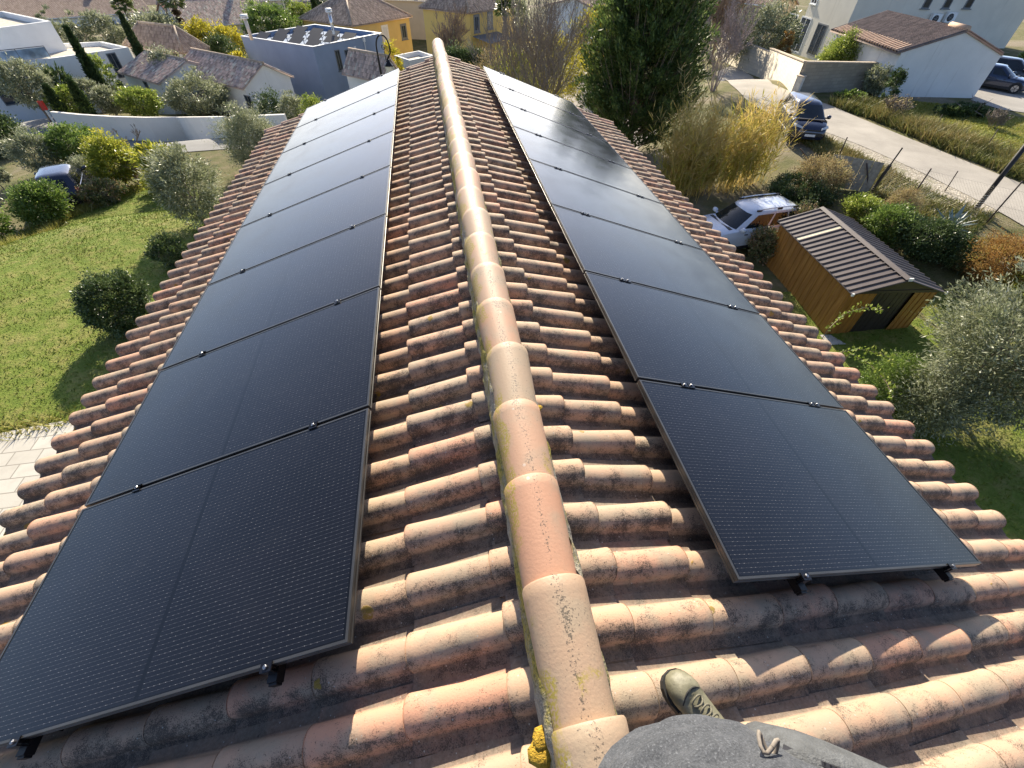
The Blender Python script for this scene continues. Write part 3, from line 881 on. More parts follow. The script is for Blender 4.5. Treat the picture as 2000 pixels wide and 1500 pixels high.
def resample(pts, n):
    P = np.array([(p[0], p[1]) for p in pts], float)
    d = np.concatenate([[0], np.cumsum(np.linalg.norm(np.diff(P, axis=0), axis=1))])
    t = np.linspace(0, d[-1], n)
    return np.stack([np.interp(t, d, P[:, 0]), np.interp(t, d, P[:, 1])], 1)
def ribbon(name, A, B, mat, dz=.03, step=.7, nx=None, kind='structure', label=None):
    """sheet laid over the terrain between two edge lines"""
    L_ = max(np.linalg.norm(np.diff(np.array([(p[0], p[1]) for p in A]), axis=0), axis=1).sum(), 1)
    n = int(max(4, L_ / step)) + 1
    a, b = resample(A, n), resample(B, n)
    w = np.linalg.norm(a - b, axis=1).max(); k = nx or int(max(2, w / step)) + 1
    t = np.linspace(0, 1, k)[None, :, None]
    G = a[:, None] * (1 - t) + b[:, None] * t
    z = gz_np(G[..., 0], G[..., 1]) + dz
    V = np.concatenate([G, z[..., None]], -1)
    i = np.arange(n * k).reshape(n, k)
    F = np.stack([i[:-1, :-1], i[1:, :-1], i[1:, 1:], i[:-1, 1:]], -1).reshape(-1, 4)
    v = V.reshape(-1, 3); f0 = F[0]
    nz = np.cross(v[f0[1]] - v[f0[0]], v[f0[3]] - v[f0[0]])[2]
    if nz < 0: F = F[:, ::-1]
    o = np_mesh(name, v, F, mat, smooth=True)
    return tag(o, label, kind=kind)

def lawn_mat():
    m, t, b = nt('lawn_turf'); N = NB(t); co = N.coord()
    f = N.noise(co, .45, 5, .6); g = N.noise(co, 2.6, 6, .7); h = N.noise(co, 24, 4, .7)
    c = N.ramp(g, [(.28, (.105, .16, .022)), (.48, (.165, .215, .036)), (.62, (.25, .25, .07)), (.78, (.36, .31, .13))])
    c = N.mix(N.math('MULTIPLY', N.step(f, .5, .68), .6), c, (.24, .20, .085))
    c = N.mix(N.math('MULTIPLY', N.step(h, .52, .68), .55), c, (.05, .07, .012))
    N.link(c, b.inputs['Base Color']); b.inputs['Roughness'].default_value = .9
    b.inputs['Specular IOR Level'].default_value = .15
    N.link(N.bump(N.math('ADD', h, g), .9, .05), b.inputs['Normal']); return m
LAWN = lawn_mat()
lawn_far = [gp(u, v) for u, v in ((-60, 500), (0, 478), (60, 452), (110, 432), (160, 408), (215, 388), (275, 372), (330, 350))] + [(-9.0, 20.5), (-6.5, 20.5)]
lawn_near = [(-22, 4.6), (-12, 5.7), (-9, 6.2), (-7, 6.4), (-5, 6.55), (-3.6, 6.65), (-3.4, 7.2), (-3.4, 9), (-3.6, 12), (-4.2, 17)]
ribbon('lawn', lawn_near, lawn_far, LAWN, dz=.03)
# close-cut grass standing on the lawn
def grass_blades(name, poly_a, poly_b, n, h, cols, seed, mat, wid=.012):
    g = np.random.default_rng(seed)
    a, b = resample(poly_a, 400), resample(poly_b, 400)
    i = g.integers(0, 400, n); t = g.random(n)[:, None]
    P = a[i] * (1 - t) + b[i] * t + g.normal(0, .08, (n, 2))
    z = np.concatenate([gz_np(P[k:k + 20000, 0], P[k:k + 20000, 1]) for k in range(0, n, 20000)]) + .02
    patch = np.sin(P[:, 0] * 1.7 + 2 * np.sin(P[:, 1] * .9)) * np.sin(P[:, 1] * 1.3 + 1.5 * np.sin(P[:, 0] * .7))
    hh = h * g.uniform(.4, 1.2, n) * (1 + .45 * patch)
    an = g.random(n) * 6.28; ln = g.normal(0, .55, (n, 2)) * hh[:, None]
    w = wid * g.uniform(.6, 1.4, n)
    d = np.stack([np.cos(an), np.sin(an)], 1) * w[:, None]
    base = np.concatenate([P, z[:, None]], 1)
    v0 = base.copy(); v0[:, :2] -= d; v1 = base.copy(); v1[:, :2] += d
    v2 = base.copy(); v2[:, :2] += ln; v2[:, 2] += hh
    V = np.stack([v0, v1, v2], 1).reshape(-1, 3); F = np.arange(3 * n).reshape(n, 3)
    r = np.clip(.5 + .28 * patch + g.normal(0, .2, n), 0, 1)
    o = np_mesh(name, V, F, mat, rnd=r)
    return o
GRASSM = leaf_mat('grass_leaf', [(.085, .14, .018), (.14, .20, .026), (.20, .235, .045), (.30, .28, .09)], .6, .2, .2)
tag(grass_blades('grass', lawn_near, lawn_far, 110000, .055, None, 3, GRASSM, .016), 'short tufted grass covering the lawn', 'grass', kind='stuff')

# pale concrete paving at the lower left corner
def paving_mat():
    m, t, b = nt('concrete_pavers'); N = NB(t); co = N.coord()
    br = N.n('ShaderNodeTexBrick', inp={'Vector': co, 'Color1': (.47, .44, .38, 1), 'Color2': (.56, .53, .46, 1), 'Mortar': (.27, .25, .21, 1), 'Scale': 1.0, 'Mortar Size': .012, 'Brick Width': .5, 'Row Height': .33})
    c = N.mix(N.math('MULTIPLY', N.step(N.noise(co, 3, 5), .45, .7), .35), br.outputs[0], (.36, .33, .28))
    N.link(c, b.inputs['Base Color']); b.inputs['Roughness'].default_value = .85
    N.link(N.bump(N.noise(co, 40, 4), .3, .01), b.inputs['Normal']); return m
ribbon('terrace_paving', [(-22, -3), (-12, -3), (-7, -3), (-3.3, -3)], [(-22, 4.8), (-12, 5.85), (-9, 6.3), (-3.3, 6.75)], paving_mat(), dz=.065)

# right-hand lane: asphalt worn pale
def asphalt_mat(name, col, grit=.25):
    m, t, b = nt(name); N = NB(t); co = N.coord()
    f = N.noise(co, .5, 6, .6); g = N.noise(co, 35, 4, .7)
    c = N.ramp(f, [(.3, tuple(k * .8 for k in col)), (.7, tuple(k * 1.15 for k in col))])
    c = N.mix(N.math('MULTIPLY', N.step(g, .5, .68), grit), c, tuple(min(1, k * 1.7) for k in col))
    c = N.mix(N.math('MULTIPLY', N.step(N.noise(co, 3, 5, .7), .60, .72), .4), c, tuple(k * .5 for k in col))
    N.link(c, b.inputs['Base Color']); b.inputs['Roughness'].default_value = .9
    b.inputs['Specular IOR Level'].default_value = .25
    N.link(N.bump(g, .35, .01), b.inputs['Normal']); return m
lane_l = [gp(*p) for p in ((1400, 140), (1425, 165), (1460, 200), (1541, 240), (1620, 262), (1690, 289), (1755, 318), (1818, 347), (1900, 388), (1960, 420), (2010, 450))]
lane_r = [gp(*p) for p in ((1432, 128), (1470, 150), (1508, 165), (1560, 187), (1625, 208), (1690, 236), (1769, 269), (1830, 293), (1895, 320), (1960, 346), (2010, 366))]
def ext(L_):
    d = Vector((L_[-1][0] - L_[-2][0], L_[-1][1] - L_[-2][1])); d.normalize()
    return L_ + [(L_[-1][0] + d.x * 25, L_[-1][1] + d.y * 25)]
ribbon('lane', ext(lane_l), ext(lane_r), asphalt_mat('worn_lane_asphalt', (.36, .33, .285), .3), dz=.035)
gl = [gp(*p) for p in ((1480, 225), (1545, 262), (1600, 300), (1660, 335), (1720, 372), (1800, 410), (1880, 440))]
def gravel_mat():
    m, t, b = nt('pale_gravel'); N = NB(t); co = N.coord()
    f = N.noise(co, .8, 5, .6); vo = N.n('ShaderNodeTexVoronoi', inp={'Vector': co, 'Scale': 13.0})
    q = N.sep(vo.outputs['Color'])
    c = N.ramp(q[0], [(0, (.22, .19, .14)), (.5, (.34, .30, .235)), (1, (.50, .45, .37))])
    c = N.mix(N.math('MULTIPLY', N.step(f, .52, .68), .75), c, N.ramp(N.noise(co, 12, 4), [(.3, (.08, .10, .025)), (.7, (.18, .17, .06))]))
    N.link(c, b.inputs['Base Color']); b.inputs['Roughness'].default_value = .95
    N.link(N.bump(vo.outputs['Distance'], .8, .04), b.inputs['Normal']); return m
ribbon('gravel_verge', gl, [gp(*p) for p in ((1500, 216), (1575, 244), (1640, 268), (1700, 293), (1790, 334), (1860, 368), (1950, 414))], gravel_mat(), dz=.022)
fl_a = [gp(*p) for p in ((1640, 200), (1700, 226), (1790, 268), (1860, 296), (1930, 325), (2020, 362))]
fl_b = [gp(*p) for p in ((1700, 190), (1760, 197), (1850, 205), (1920, 214), (2000, 232), (2080, 250))]
MEADOW = leaf_mat('meadow_leaf', [(.18, .20, .03), (.29, .29, .05), (.38, .35, .09), (.48, .42, .17)], .6, .3, .2)
ribbon('field', fl_a, fl_b, LAWN, dz=.02)
tag(grass_blades('meadow_grass', fl_a, fl_b, 24000, .10, None, 5, MEADOW, .03), 'grass of the field beyond the lane', 'grass', kind='stuff')
# left street below the garden
st_a = [gp(*p) for p in ((-60, 262), (40, 262), (110, 262), (230, 285), (330, 300), (440, 292), (600, 285))]
st_b = [gp(*p) for p in ((-60, 226), (40, 228), (108, 228), (128, 258), (280, 278), (440, 274), (600, 262))]
ribbon('street', st_a, st_b, asphalt_mat('street_asphalt', (.24, .235, .225), .25), dz=.03)
ribbon('garden_path', [gp(*p) for p in ((100, 365), (165, 325), (200, 330))], [gp(*p) for p in ((150, 395), (215, 360), (260, 345))], asphalt_mat('grey_concrete', (.30, .29, .27), .2), dz=.03)
# forecourt in the shade of the big house, paved yard in front of the far fence
ribbon('forecourt', [gp(*p) for p in ((1895, 196), (1950, 214), (2040, 226))], [gp(*p) for p in ((1925, 150), (1970, 160), (2060, 165))], asphalt_mat('forecourt_concrete', (.33, .31, .28), .2), dz=.03)
ribbon('paved_yard', [gp(*p) for p in ((1085, 190), (1140, 240), (1230, 300))], [gp(*p) for p in ((1120, 155), (1180, 165), (1290, 260))], asphalt_mat('yard_paving', (.30, .27, .25), .3), dz=.03)
# garden ground round the shed
gd_a = [(3.4, -3), (3.4, 1), (3.4, 4), (3.4, 7), (3.6, 10)]
gd_b = [(17, -3), (17, 1), (17, 4), (17, 8), (17, 11)]
ribbon('garden_floor', gd_a, gd_b, LAWN, dz=.02)
tag(grass_blades('garden_grass', gd_a, gd_b, 26000, .07, None, 9, GRASSM, .015), 'thin grass and weeds around the shed', 'grass', kind='stuff')
# ================================================================ buildings
def far_tile_mat(name, cols, joint=.5):
    """barrel tile roofing seen from afar; uses 'uv3' = (column, course, along-profile)"""
    m, t, b = nt(name); N = NB(t)
    A = N.attr('tile', 'Vector'); u, v, w = N.sep(A)
    cell = N.comb(N.math('FLOOR', u), N.math('FLOOR', N.math('ADD', v, N.math('MULTIPLY', N.math('FRACT', N.math('MULTIPLY', N.math('FLOOR', u), .37)), .3))), 0.0)
    wn_ = N.n('ShaderNodeTexWhiteNoise', inp={'Vector': cell})
    c = N.ramp(wn_.outputs['Value'], [(i / (len(cols) - 1), k) for i, k in enumerate(cols)])
    edge = N.step(N.math('FRACT', v), .86, .97)
    c = N.mix(N.math('MULTIPLY', edge, joint), c, tuple(k * .35 for k in cols[0]))
    chan = N.step(N.math('ABSOLUTE', w), .62, .9)
    c = N.mix(N.math('MULTIPLY', chan, .45), c, tuple(k * .45 for k in cols[0]))
    c = N.mix(N.math('MULTIPLY', N.step(N.noise(N.coord(), 1.2, 5, .65), .48, .7), .4), c, tuple(k * .55 for k in cols[0]))
    N.link(c, b.inputs['Base Color']); b.inputs['Roughness'].default_value = .85
    return m
T_BROWN = far_tile_mat('brown_roof_tiles', [(0.292, 0.200, 0.136), (0.456, 0.322, 0.224), (0.602, 0.434, 0.304), (0.383, 0.260, 0.192), (0.694, 0.522, 0.369)])
T_GREY = far_tile_mat('greyed_roof_tiles', [(0.273, 0.208, 0.172), (0.519, 0.377, 0.299), (0.737, 0.546, 0.430), (0.410, 0.312, 0.263), (0.750, 0.702, 0.550)])
T_RED = far_tile_mat('red_roof_tiles', [(.30, .14, .09), (.40, .20, .12), (.46, .27, .17), (.33, .17, .11)])
T_BEIGE = far_tile_mat('beige_roof_tiles', [(.33, .23, .17), (.43, .31, .23), (.50, .37, .28), (.40, .28, .2)], .3)
T_DARK = far_tile_mat('dark_roof_tiles', [(0.130, 0.098, 0.085), (0.182, 0.130, 0.111), (0.247, 0.182, 0.150), (0.156, 0.117, 0.104)])

def roof_plane(E0, E1, T0, T1, mat, parent, name='roof', pitch=.21, course=.36, hb=.075, thick=True):
    """barrel-tiled roof face: eave E0->E1, top edge T0->T1 (T0 above E0 side); tops may be shorter (hip) or equal"""
    E0, E1, T0, T1 = [np.array(p, float) for p in (E0, E1, T0, T1)]
    L_ = np.linalg.norm(E1 - E0); u = (E1 - E0) / L_
    top = (T0 + T1) / 2 - E0; sl = top - u * (top @ u); H = np.linalg.norm(sl); w = sl / H
    n = np.cross(u, w); n = n / np.linalg.norm(n)
    if n[2] < 0: n = -n
    t0, t1 = (T0 - E0) @ u, (T1 - E0) @ u
    ncol = max(2, int(round(L_ / pitch))); pt = L_ / ncol
    q = np.array([0, .12, .2, .3, .42, .5, .58, .7, .8, .88, 1.0])
    hq = np.where((q > .15) & (q < .85), hb * np.sqrt(np.clip(1 - ((q - .5) / .34) ** 2, 0, 1)), 0)
    Vs, Fs, As = [], [], []; base = 0
    for k in range(ncol):
        s = (k + q) * pt
        lo = np.zeros_like(s); hi = np.full_like(s, H); low = np.zeros_like(s)
        if t0 > 1e-6: hi = np.minimum(hi, H * np.clip(s / t0, 0, 1))
        elif t0 < -1e-6: pass
        if t1 < L_ - 1e-6: hi = np.minimum(hi, H * np.clip((L_ - s) / (L_ - t1), 0, 1))
        nr = 4
        fr = np.linspace(0, 1, nr)[:, None]
        d = low + (hi - low) * fr
        sk = s + (d / H) * 0
        P = E0 + sk[..., None] * u + d[..., None] * w + hq[None, :, None] * n
        A = np.stack([np.full_like(d, k) + q * .999, (H - d) / course, np.broadcast_to((q - .5) * 2, d.shape)], -1)
        Vs.append(P.reshape(-1, 3)); As.append(A.reshape(-1, 3))
        i = base + np.arange(nr * len(q)).reshape(nr, -1)
        f = np.stack([i[:-1, :-1], i[:-1, 1:], i[1:, 1:], i[1:, :-1]], -1).reshape(-1, 4); Fs.append(f); base += nr * len(q)
    V = np.concatenate(Vs); F = np.concatenate(Fs); A = np.concatenate(As)
    if thick:   # closed eave and underside
        dn = np.array([0, 0, -.10])
        B = np.array([E0, E1, T1, T0]) - n * .02
        C = B + dn
        V = np.concatenate([V, B, C]); A = np.concatenate([A, np.tile([[.5, .5, .0]], (8, 1))])
        F = np.concatenate([F, np.array([[0, 1, 5, 4], [1, 2, 6, 5], [3, 0, 4, 7], [7, 6, 5, 4]]) + base])
    nn = np.cross(V[F[0][1]] - V[F[0][0]], V[F[0][3]] - V[F[0][0]])
    if nn @ n < 0: F = F[:, ::-1]
    return np_mesh(name, V, F, mat, parent, attrs={'tile': A}, smooth=False)

def ridge_roll(pts, r, mat, parent, name='ridge_tiles'):
    m = MB(); m.tube(pts, r, 8); return m.build(name, mat, parent, smooth=True)
RIDGEF = plain('far_ridge_terracotta', (.40, .31, .23), .8, var=.3, scale=3)
FRAMEW = plain('white_window_frame', (.75, .75, .73), .5)
FRAMED = plain('grey_window_frame', (.16, .17, .18), .5)
SHUT = plain('white_shutter', (.66, .67, .68), .6, var=.05)
PANE = glass_pane()
def window(parent, A, B, s, z, w, h, frame=FRAMEW, pane=PANE, fw=.08, depth=.05, surround=0.0, name='window', sill=True, zb=0.0):
    """window on wall A->B (2D, parent space): s = centre along wall, z = centre height"""
    A = Vector((A[0], A[1])); B = Vector((B[0], B[1])); t = (B - A).normalized(); n = Vector((t.y, -t.x))
    c = A + t * s
    rz = math.atan2(t.y, t.x); R = Matrix.Rotation(rz, 3, 'Z')
    def P(ds, out, zz): q = c + t * ds + n * out; return (q.x, q.y, zz)
    m = MB(); o = .02
    for sx in (-1, 1): m.box(P(sx * (w / 2 - fw / 2), o, z), (fw, depth, h), rot=R)
    for sz in (-1, 1): m.box(P(0, o + .002, z + sz * (h / 2 - fw / 2)), (w - .004, depth, fw), rot=R)
    if w > .7: m.box(P(0, o - .004, z), (fw * .7, depth, h - 2 * fw), rot=R)
    if surround:
        for sx in (-1, 1): m.box(P(sx * (w / 2 + surround / 2), o - .006, z), (surround, depth, h + 2 * surround), rot=R)
        for sz in (-1, 1): m.box(P(0, o - .008, z + sz * (h / 2 + surround / 2)), (w, depth, surround), rot=R)
    f = m.build(name, frame, parent)
    m = MB(); m.box(P(0, .006, z), (w - fw, .02, h - fw), rot=R); m.build('pane', pane, f)
    if sill:
        m = MB(); m.box(P(0, .06, z - h / 2 - surround - .03), (w + .2 + 2 * surround, .16, .06), rot=R); m.build('sill', frame, f)
    return f
def rel(p, o): return Vector((p[0] - o[0], p[1] - o[1], p[2] - o[2]))
class Bld:
    """a building whose parts are given in world coordinates and stored relative to its Empty"""
    def __init__(s, name, label, cat, org, group=None):
        s.o = Vector(org); s.root = thing(name, label, cat, org, group=group)
    def r(s, p): p = Vector((p[0], p[1], p[2] if len(p) > 2 else 0)); return p - s.o
    def part(s, name, mb, mats, **k):
        for i, v in enumerate(mb.v): mb.v[i] = (v[0] - s.o.x, v[1] - s.o.y, v[2] - s.o.z)
        return mb.build(name, mats, k.pop('parent', s.root), **k)
    def plane(s, E0, E1, T0, T1, mat, **k): return roof_plane(s.r(E0), s.r(E1), s.r(T0), s.r(T1), mat, s.root, **k)
    def win(s, A, B, u, v, w, h, **k):
        ss, zz = on_wall(A, B, u, v)
        return window(s.root, s.r(A), s.r(B), ss, zz - s.o.z, w, h, **k)
    def winz(s, A, B, ss, zz, w, h, **k): return window(s.root, s.r(A), s.r(B), ss, zz - s.o.z, w, h, **k)
V2 = lambda p: Vector((p[0], p[1]))
def quad4(a, b, c): return [V2(a), V2(b), V2(c), V2(a) + V2(c) - V2(b)]

# ---- blue-grey cube house with solar panels on its flat roof
D0 = 62; Bc = spot(611, 91, D0); zt = Bc.z
Ac, Cc = at(470, 70, zt), at(745, 64, zt)
g = Bld('cube_house', 'blue grey rendered cube house with a parapet and solar panels on its flat roof', 'house', (Bc.x, Bc.y, gz(Bc.x, Bc.y)))
Q = quad4(Ac, Bc, Cc)
GREYW = wall_mat('blue_grey_render', (.255, .315, .42), .15)
m = MB(); m.prism(Q, g.o.z - 1, zt - .45, cap=True); g.part('wall', m, GREYW)
cen = (Q[0] + Q[1] + Q[2] + Q[3]) / 4
m = MB()
for i in range(4):
    a, b_ = Q[i], Q[(i + 1) % 4]; ai, bi = a + (cen - a).normalized() * .30, b_ + (cen - b_).normalized() * .30
    m.add([(a.x, a.y, zt - .45), (b_.x, b_.y, zt - .45), (b_.x, b_.y, zt - .06), (a.x, a.y, zt - .06), (ai.x, ai.y, zt - .45), (bi.x, bi.y, zt - .45), (bi.x, bi.y, zt - .06), (ai.x, ai.y, zt - .06)],
          [(0, 1, 2, 3), (5, 4, 7, 6), (3, 2, 6, 7)])
g.part('parapet', m, GREYW)
m = MB()
for i in range(4):
    a, b_ = Q[i], Q[(i + 1) % 4]; k = 1.0
    ao, bo = a + (a - cen).normalized() * .06, b_ + (b_ - cen).normalized() * .06
    ai, bi = a + (cen - a).normalized() * .31, b_ + (cen - b_).normalized() * .31
    m.add([(ao.x, ao.y, zt - .056), (bo.x, bo.y, zt - .056), (bi.x, bi.y, zt - .056), (ai.x, ai.y, zt - .056), (ao.x, ao.y, zt), (bo.x, bo.y, zt), (bi.x, bi.y, zt), (ai.x, ai.y, zt)],
          [(4, 5, 6, 7), (0, 1, 5, 4), (3, 2, 6, 7), (0, 3, 2, 1)])
g.part('coping', m, plain('light_metal_coping', (.34, .36, .40), .5, .3))
g.win(Bc, Cc, 662, 118, .75, 1.9, frame=FRAMED, fw=.07); g.win(Bc, Cc, 679, 108, .75, 1.05, frame=FRAMED, fw=.07)
g.win(Ac, Bc, 565, 196, .9, .5, frame=FRAMED, fw=.06, sill=False)
s_, z_ = on_wall(Bc, Cc, 693, 94); t_ = (V2(Cc) - V2(Bc)).normalized(); n_ = Vector((t_.y, -t_.x))
pv = V2(Bc) + t_ * s_ + n_ * .04
m = MB(); m.box((pv.x, pv.y, z_), (.3, .06, .35), rz=math.atan2(t_.y, t_.x)); g.part('vent_cover', m, FRAMEW)
s_, z_ = on_wall(Bc, Cc, 708, 68); pv = V2(Bc) + t_ * s_ + n_ * .07
m = MB(); m.tube([(pv.x, pv.y, zt), (pv.x, pv.y, zt - 3.2)], .05, 8); m.box((pv.x, pv.y, zt - .3), (.25, .2, .35), rz=math.atan2(t_.y, t_.x)); g.part('downpipe', m, FRAMEW)
PVB = plain('dark_pv', (.012, .014, .02), .5, var=.2, spec=.25)
pv0 = None; tA = (V2(Ac) - V2(Bc)); tC = (V2(Cc) - V2(Bc))
kk = 0
for i in range(3):
    for j in range(4):
        p = V2(Bc) + tA * (.16 + .235 * j) + tC * (.16 + .25 * i)
        if pv0 is None:
            pv0 = thing('roof_solar_panel', '', 'solar panel', (0, 0, 0))
            m = MB(); m.box((0, 0, .42), (1.7, 1.1, .04), rot=Matrix.Rotation(rad(24), 3, 'X')); m.build('panel', PVB, pv0)
            m = MB(); m.box((-.7, .38, .30), (.05, .05, .6)); m.box((.7, .38, .30), (.05, .05, .6)); m.box((-.7, -.42, .1), (.05, .05, .2)); m.box((.7, -.42, .1), (.05, .05, .2)); m.build('stand', plain('dark_galvanised', (.06, .06, .065), .6, .3), pv0)
            r = pv0
        else: r = copy_tree(pv0)
        r.location = (p.x, p.y, zt - .45); r.rotation_euler = (0, 0, math.atan2(tA.y, tA.x) + math.pi)
        tag(r, 'dark tilted solar panel standing inside the parapet of the blue grey cube house', 'solar panel', 'solar panels on the cube house roof')
def flue(px, D, top, col, label, hcap=.35):
    b = spot(px[0], px[1], D); d = ray(*top)
    k = math.hypot(b.x - CAM[0], b.y - CAM[1]) / math.hypot(d[0], d[1]); z1 = CAM[2] + k * d[2]
    f = thing('chimney_flue', label, 'chimney', b)
    m = MB(); m.tube([(0, 0, -.5), (0, 0, z1 - b.z - hcap)], .17, 12); m.build('flue_pipe', col, f, smooth=True)
    m = MB(); m.lathe([(.17, z1 - b.z - hcap), (.36, z1 - b.z - hcap + .02), (.36, z1 - b.z - hcap + .14), (.2, z1 - b.z - hcap + .15)], n=14)
    m.lathe([(.2, z1 - b.z - .17), (.40, z1 - b.z - .15), (.30, z1 - b.z)], n=14); m.build('flue_cap', FRAMEW, f, smooth=True)
flue((488, 66), 63.5, (473, 28), plain('cream_flue', (.55, .5, .42), .5), 'cream flue pipe with a white cap rising beside the left corner of the cube house')
flue((650, 56), 67, (642, 16), plain('steel_flue', (.6, .6, .6), .25, .9), 'shiny steel flue pipe standing on the cube house roof')

def gable_block(b, e0, e1, dep, rise, mat, wall, wz, verge=.25, thick=True, both=True, ov=.35, ridge=True, name='roof'):
    """block with its near eave e0->e1 (world 3D), ridge dep further back and rise higher"""
    e0, e1 = Vector(e0), Vector(e1); u = (V2(e1) - V2(e0)).normalized(); n = Vector((-u.y, u.x))
    if n.dot(V2(e0) - Vector((CAM[0], CAM[1]))) < 0: n = -n
    z = e0.z
    def W(p, k, zz): q = V2(p) + n * k; return Vector((q.x, q.y, zz))
    r0, r1 = W(e0, dep, z + rise), W(e1, dep, z + rise)
    b.plane(e0, e1, r0, r1, mat, name=name)
    f0, f1 = W(e0, 2 * dep, z), W(e1, 2 * dep, z)
    if both: b.plane(f1, f0, r1, r0, mat, name=name)
    if ridge:
        ridge_roll([b.r(r0) + Vector((0, 0, .03)), b.r(r1) + Vector((0, 0, .03))], .13, RIDGEF, b.root)
    i0, i1 = V2(e0) + u * verge, V2(e1) - u * verge
    k = ov
    P = [(i0 + n * k), (i1 + n * k), (i1 + n * (2 * dep - k)), (i0 + n * (2 * dep - k))]
    zw = z + rise * k / dep - .12
    m = MB(); m.prism(P, wz, zw, cap=False)
    for a, c in ((P[0], P[3]), (P[1], P[2])):
        mid = (a + c) / 2
        m.add([(a.x, a.y, zw), (c.x, c.y, zw), (mid.x, mid.y, z + rise - .14)], [(0, 1, 2)])
    b.part('wall', m, wall)
    return P, n, u
WHITE = wall_mat('white_render', (.82, .82, .80), .15)
WARMW = wall_mat('warm_white_render', (.86, .82, .74), .12)
OFFW = wall_mat('off_white_render', (.68, .66, .60), .22)

# ---- tiled white house, two gabled blocks stepping along the street
ze = spot(474, 174, 56).z
e0, e1 = at(335, 142, ze), at(474, 174, ze)
tw = Bld('tiled_villa', 'white villa with a grey brown tile roof in two stepped gabled blocks', 'house', (e1.x, e1.y, gz(e1.x, e1.y)))
ex = e1 + (e1 - e0).normalized() * 0
def ridge_dep(e0, e1, r, zr):
    u = (V2(e1) - V2(e0)).normalized(); n = Vector((-u.y, u.x)); p = at(r[0], r[1], zr); return abs((V2(p) - V2(e0)).dot(n))
rise = 1.55
dep = ridge_dep(e0, e1, (450, 111), ze + rise)
P, nn, uu = gable_block(tw, e0, e1, dep, rise, T_GREY, WHITE, tw.o.z - 1)
tw.win(P[0], P[1], 489, 205, .9, 1.6, frame=FRAMED, sill=False)
f0, f1 = at(229, 141, ze - .1), at(309, 164, ze - .1)
dep2 = ridge_dep(f0, f1, (355, 115), ze + 1.3)
P2, n2, u2 = gable_block(tw, f0, f1, max(3.2, min(dep2, 7)), 1.35, T_GREY, WHITE, tw.o.z - 1)
tw.win(P2[0], P2[1], 288, 170, .7, 1.0, frame=FRAMED)

# ---- tiled annex right of the cube house
ze = spot(667, 144, 54).z
e0, e1 = at(667, 144, ze), at(745, 161, ze)
an = Bld('tiled_annex', 'low white annex with a sloping brown tile roof against the cube house', 'house', (e0.x, e0.y, gz(e0.x, e0.y)))
dep = ridge_dep(e0, e1, (760, 111), ze + 1.7)
gable_block(an, e0, e1, dep, 1.7, T_GREY, WHITE, an.o.z - 1)

# ---- hipped pavilion behind
def hip(b, corners, apexes, ze, mat, wall, wz, ov=.45, posts=False):
    """corners: 4 eave points (2D) in order; apexes: two ridge ends (3D) over sides 0-1.. ; faces 0-1,1-2,2-3,3-0"""
    c = [Vector((p[0], p[1], ze)) for p in corners]; A, B = apexes
    b.plane(c[0], c[1], A, B, mat); b.plane(c[1], c[2], B, B, mat); b.plane(c[2], c[3], B, A, mat); b.plane(c[3], c[0], A, A, mat)
    for p, a in ((c[0], A), (c[1], B), (c[2], B), (c[3], A)):
        ridge_roll([b.r(p) + Vector((0, 0, .05)), b.r(a) + Vector((0, 0, .05))], .12, RIDGEF, b.root, 'hip_tiles')
    if (Vector(A) - Vector(B)).length > .3: ridge_roll([b.r(A) + Vector((0, 0, .05)), b.r(B) + Vector((0, 0, .05))], .12, RIDGEF, b.root)
    cen = (V2(c[0]) + V2(c[1]) + V2(c[2]) + V2(c[3])) / 4
    I = [V2(p) + (cen - V2(p)).normalized() * ov * 1.4 for p in c]
    m = MB()
    if posts:
        for p in I: m.box((p.x, p.y, (wz + ze) / 2), (.3, .3, ze - wz))
        b.part('post', m, wall)
    else:
        m.prism(I, wz, ze - .06, cap=False); b.part('wall', m, wall)
    return I
def hip_from(name, label, pa, pb, pc, Dc, rise, mat, wall, cat='house', ridge_in=.5, posts=False, zdrop=None):
    """nearest eave corner pb at distance Dc, pa to its left, pc to its right (pixels)"""
    B = spot(pb[0], pb[1], Dc); ze = B.z
    A, C = at(pa[0], pa[1], ze), at(pc[0], pc[1], ze)
    w1, w2 = (V2(A) - V2(B)), (V2(C) - V2(B))
    Q = [V2(A), V2(B), V2(C), V2(A) + V2(C) - V2(B)]
    org = (B.x, B.y, min(gz(B.x, B.y), ze - 2.4))
    b = Bld(name, label, cat, org)
    cen = (Q[0] + Q[2]) / 2
    l1, l2 = w1.length, w2.length
    if l1 >= l2:
        d = w1.normalized() * (l1 - l2) / 2
        ap = [cen + d, cen - d]; order = [0, 1, 2, 3]
        aps = (Vector((ap[0].x, ap[0].y, ze + rise)), Vector((ap[1].x, ap[1].y, ze + rise)))
    else:
        d = w2.normalized() * (l2 - l1) / 2
        ap = [cen - d, cen + d]; order = [1, 2, 3, 0]
        aps = (Vector((ap[0].x, ap[0].y, ze + rise)), Vector((ap[1].x, ap[1].y, ze + rise)))
    I = hip(b, [Q[i] for i in order], aps, ze, mat, wall, org[2] - 1.5, posts=posts)
    inv = {order[k]: I[k] for k in range(4)}
    return b, inv, ze
pav, _, _ = hip_from('garden_pavilion', 'open pavilion with a hipped tile roof behind the tiled villa', (240, 89), (356, 104), (410, 94), 72, 2.0, T_BROWN, OFFW, 'pavilion', posts=True)

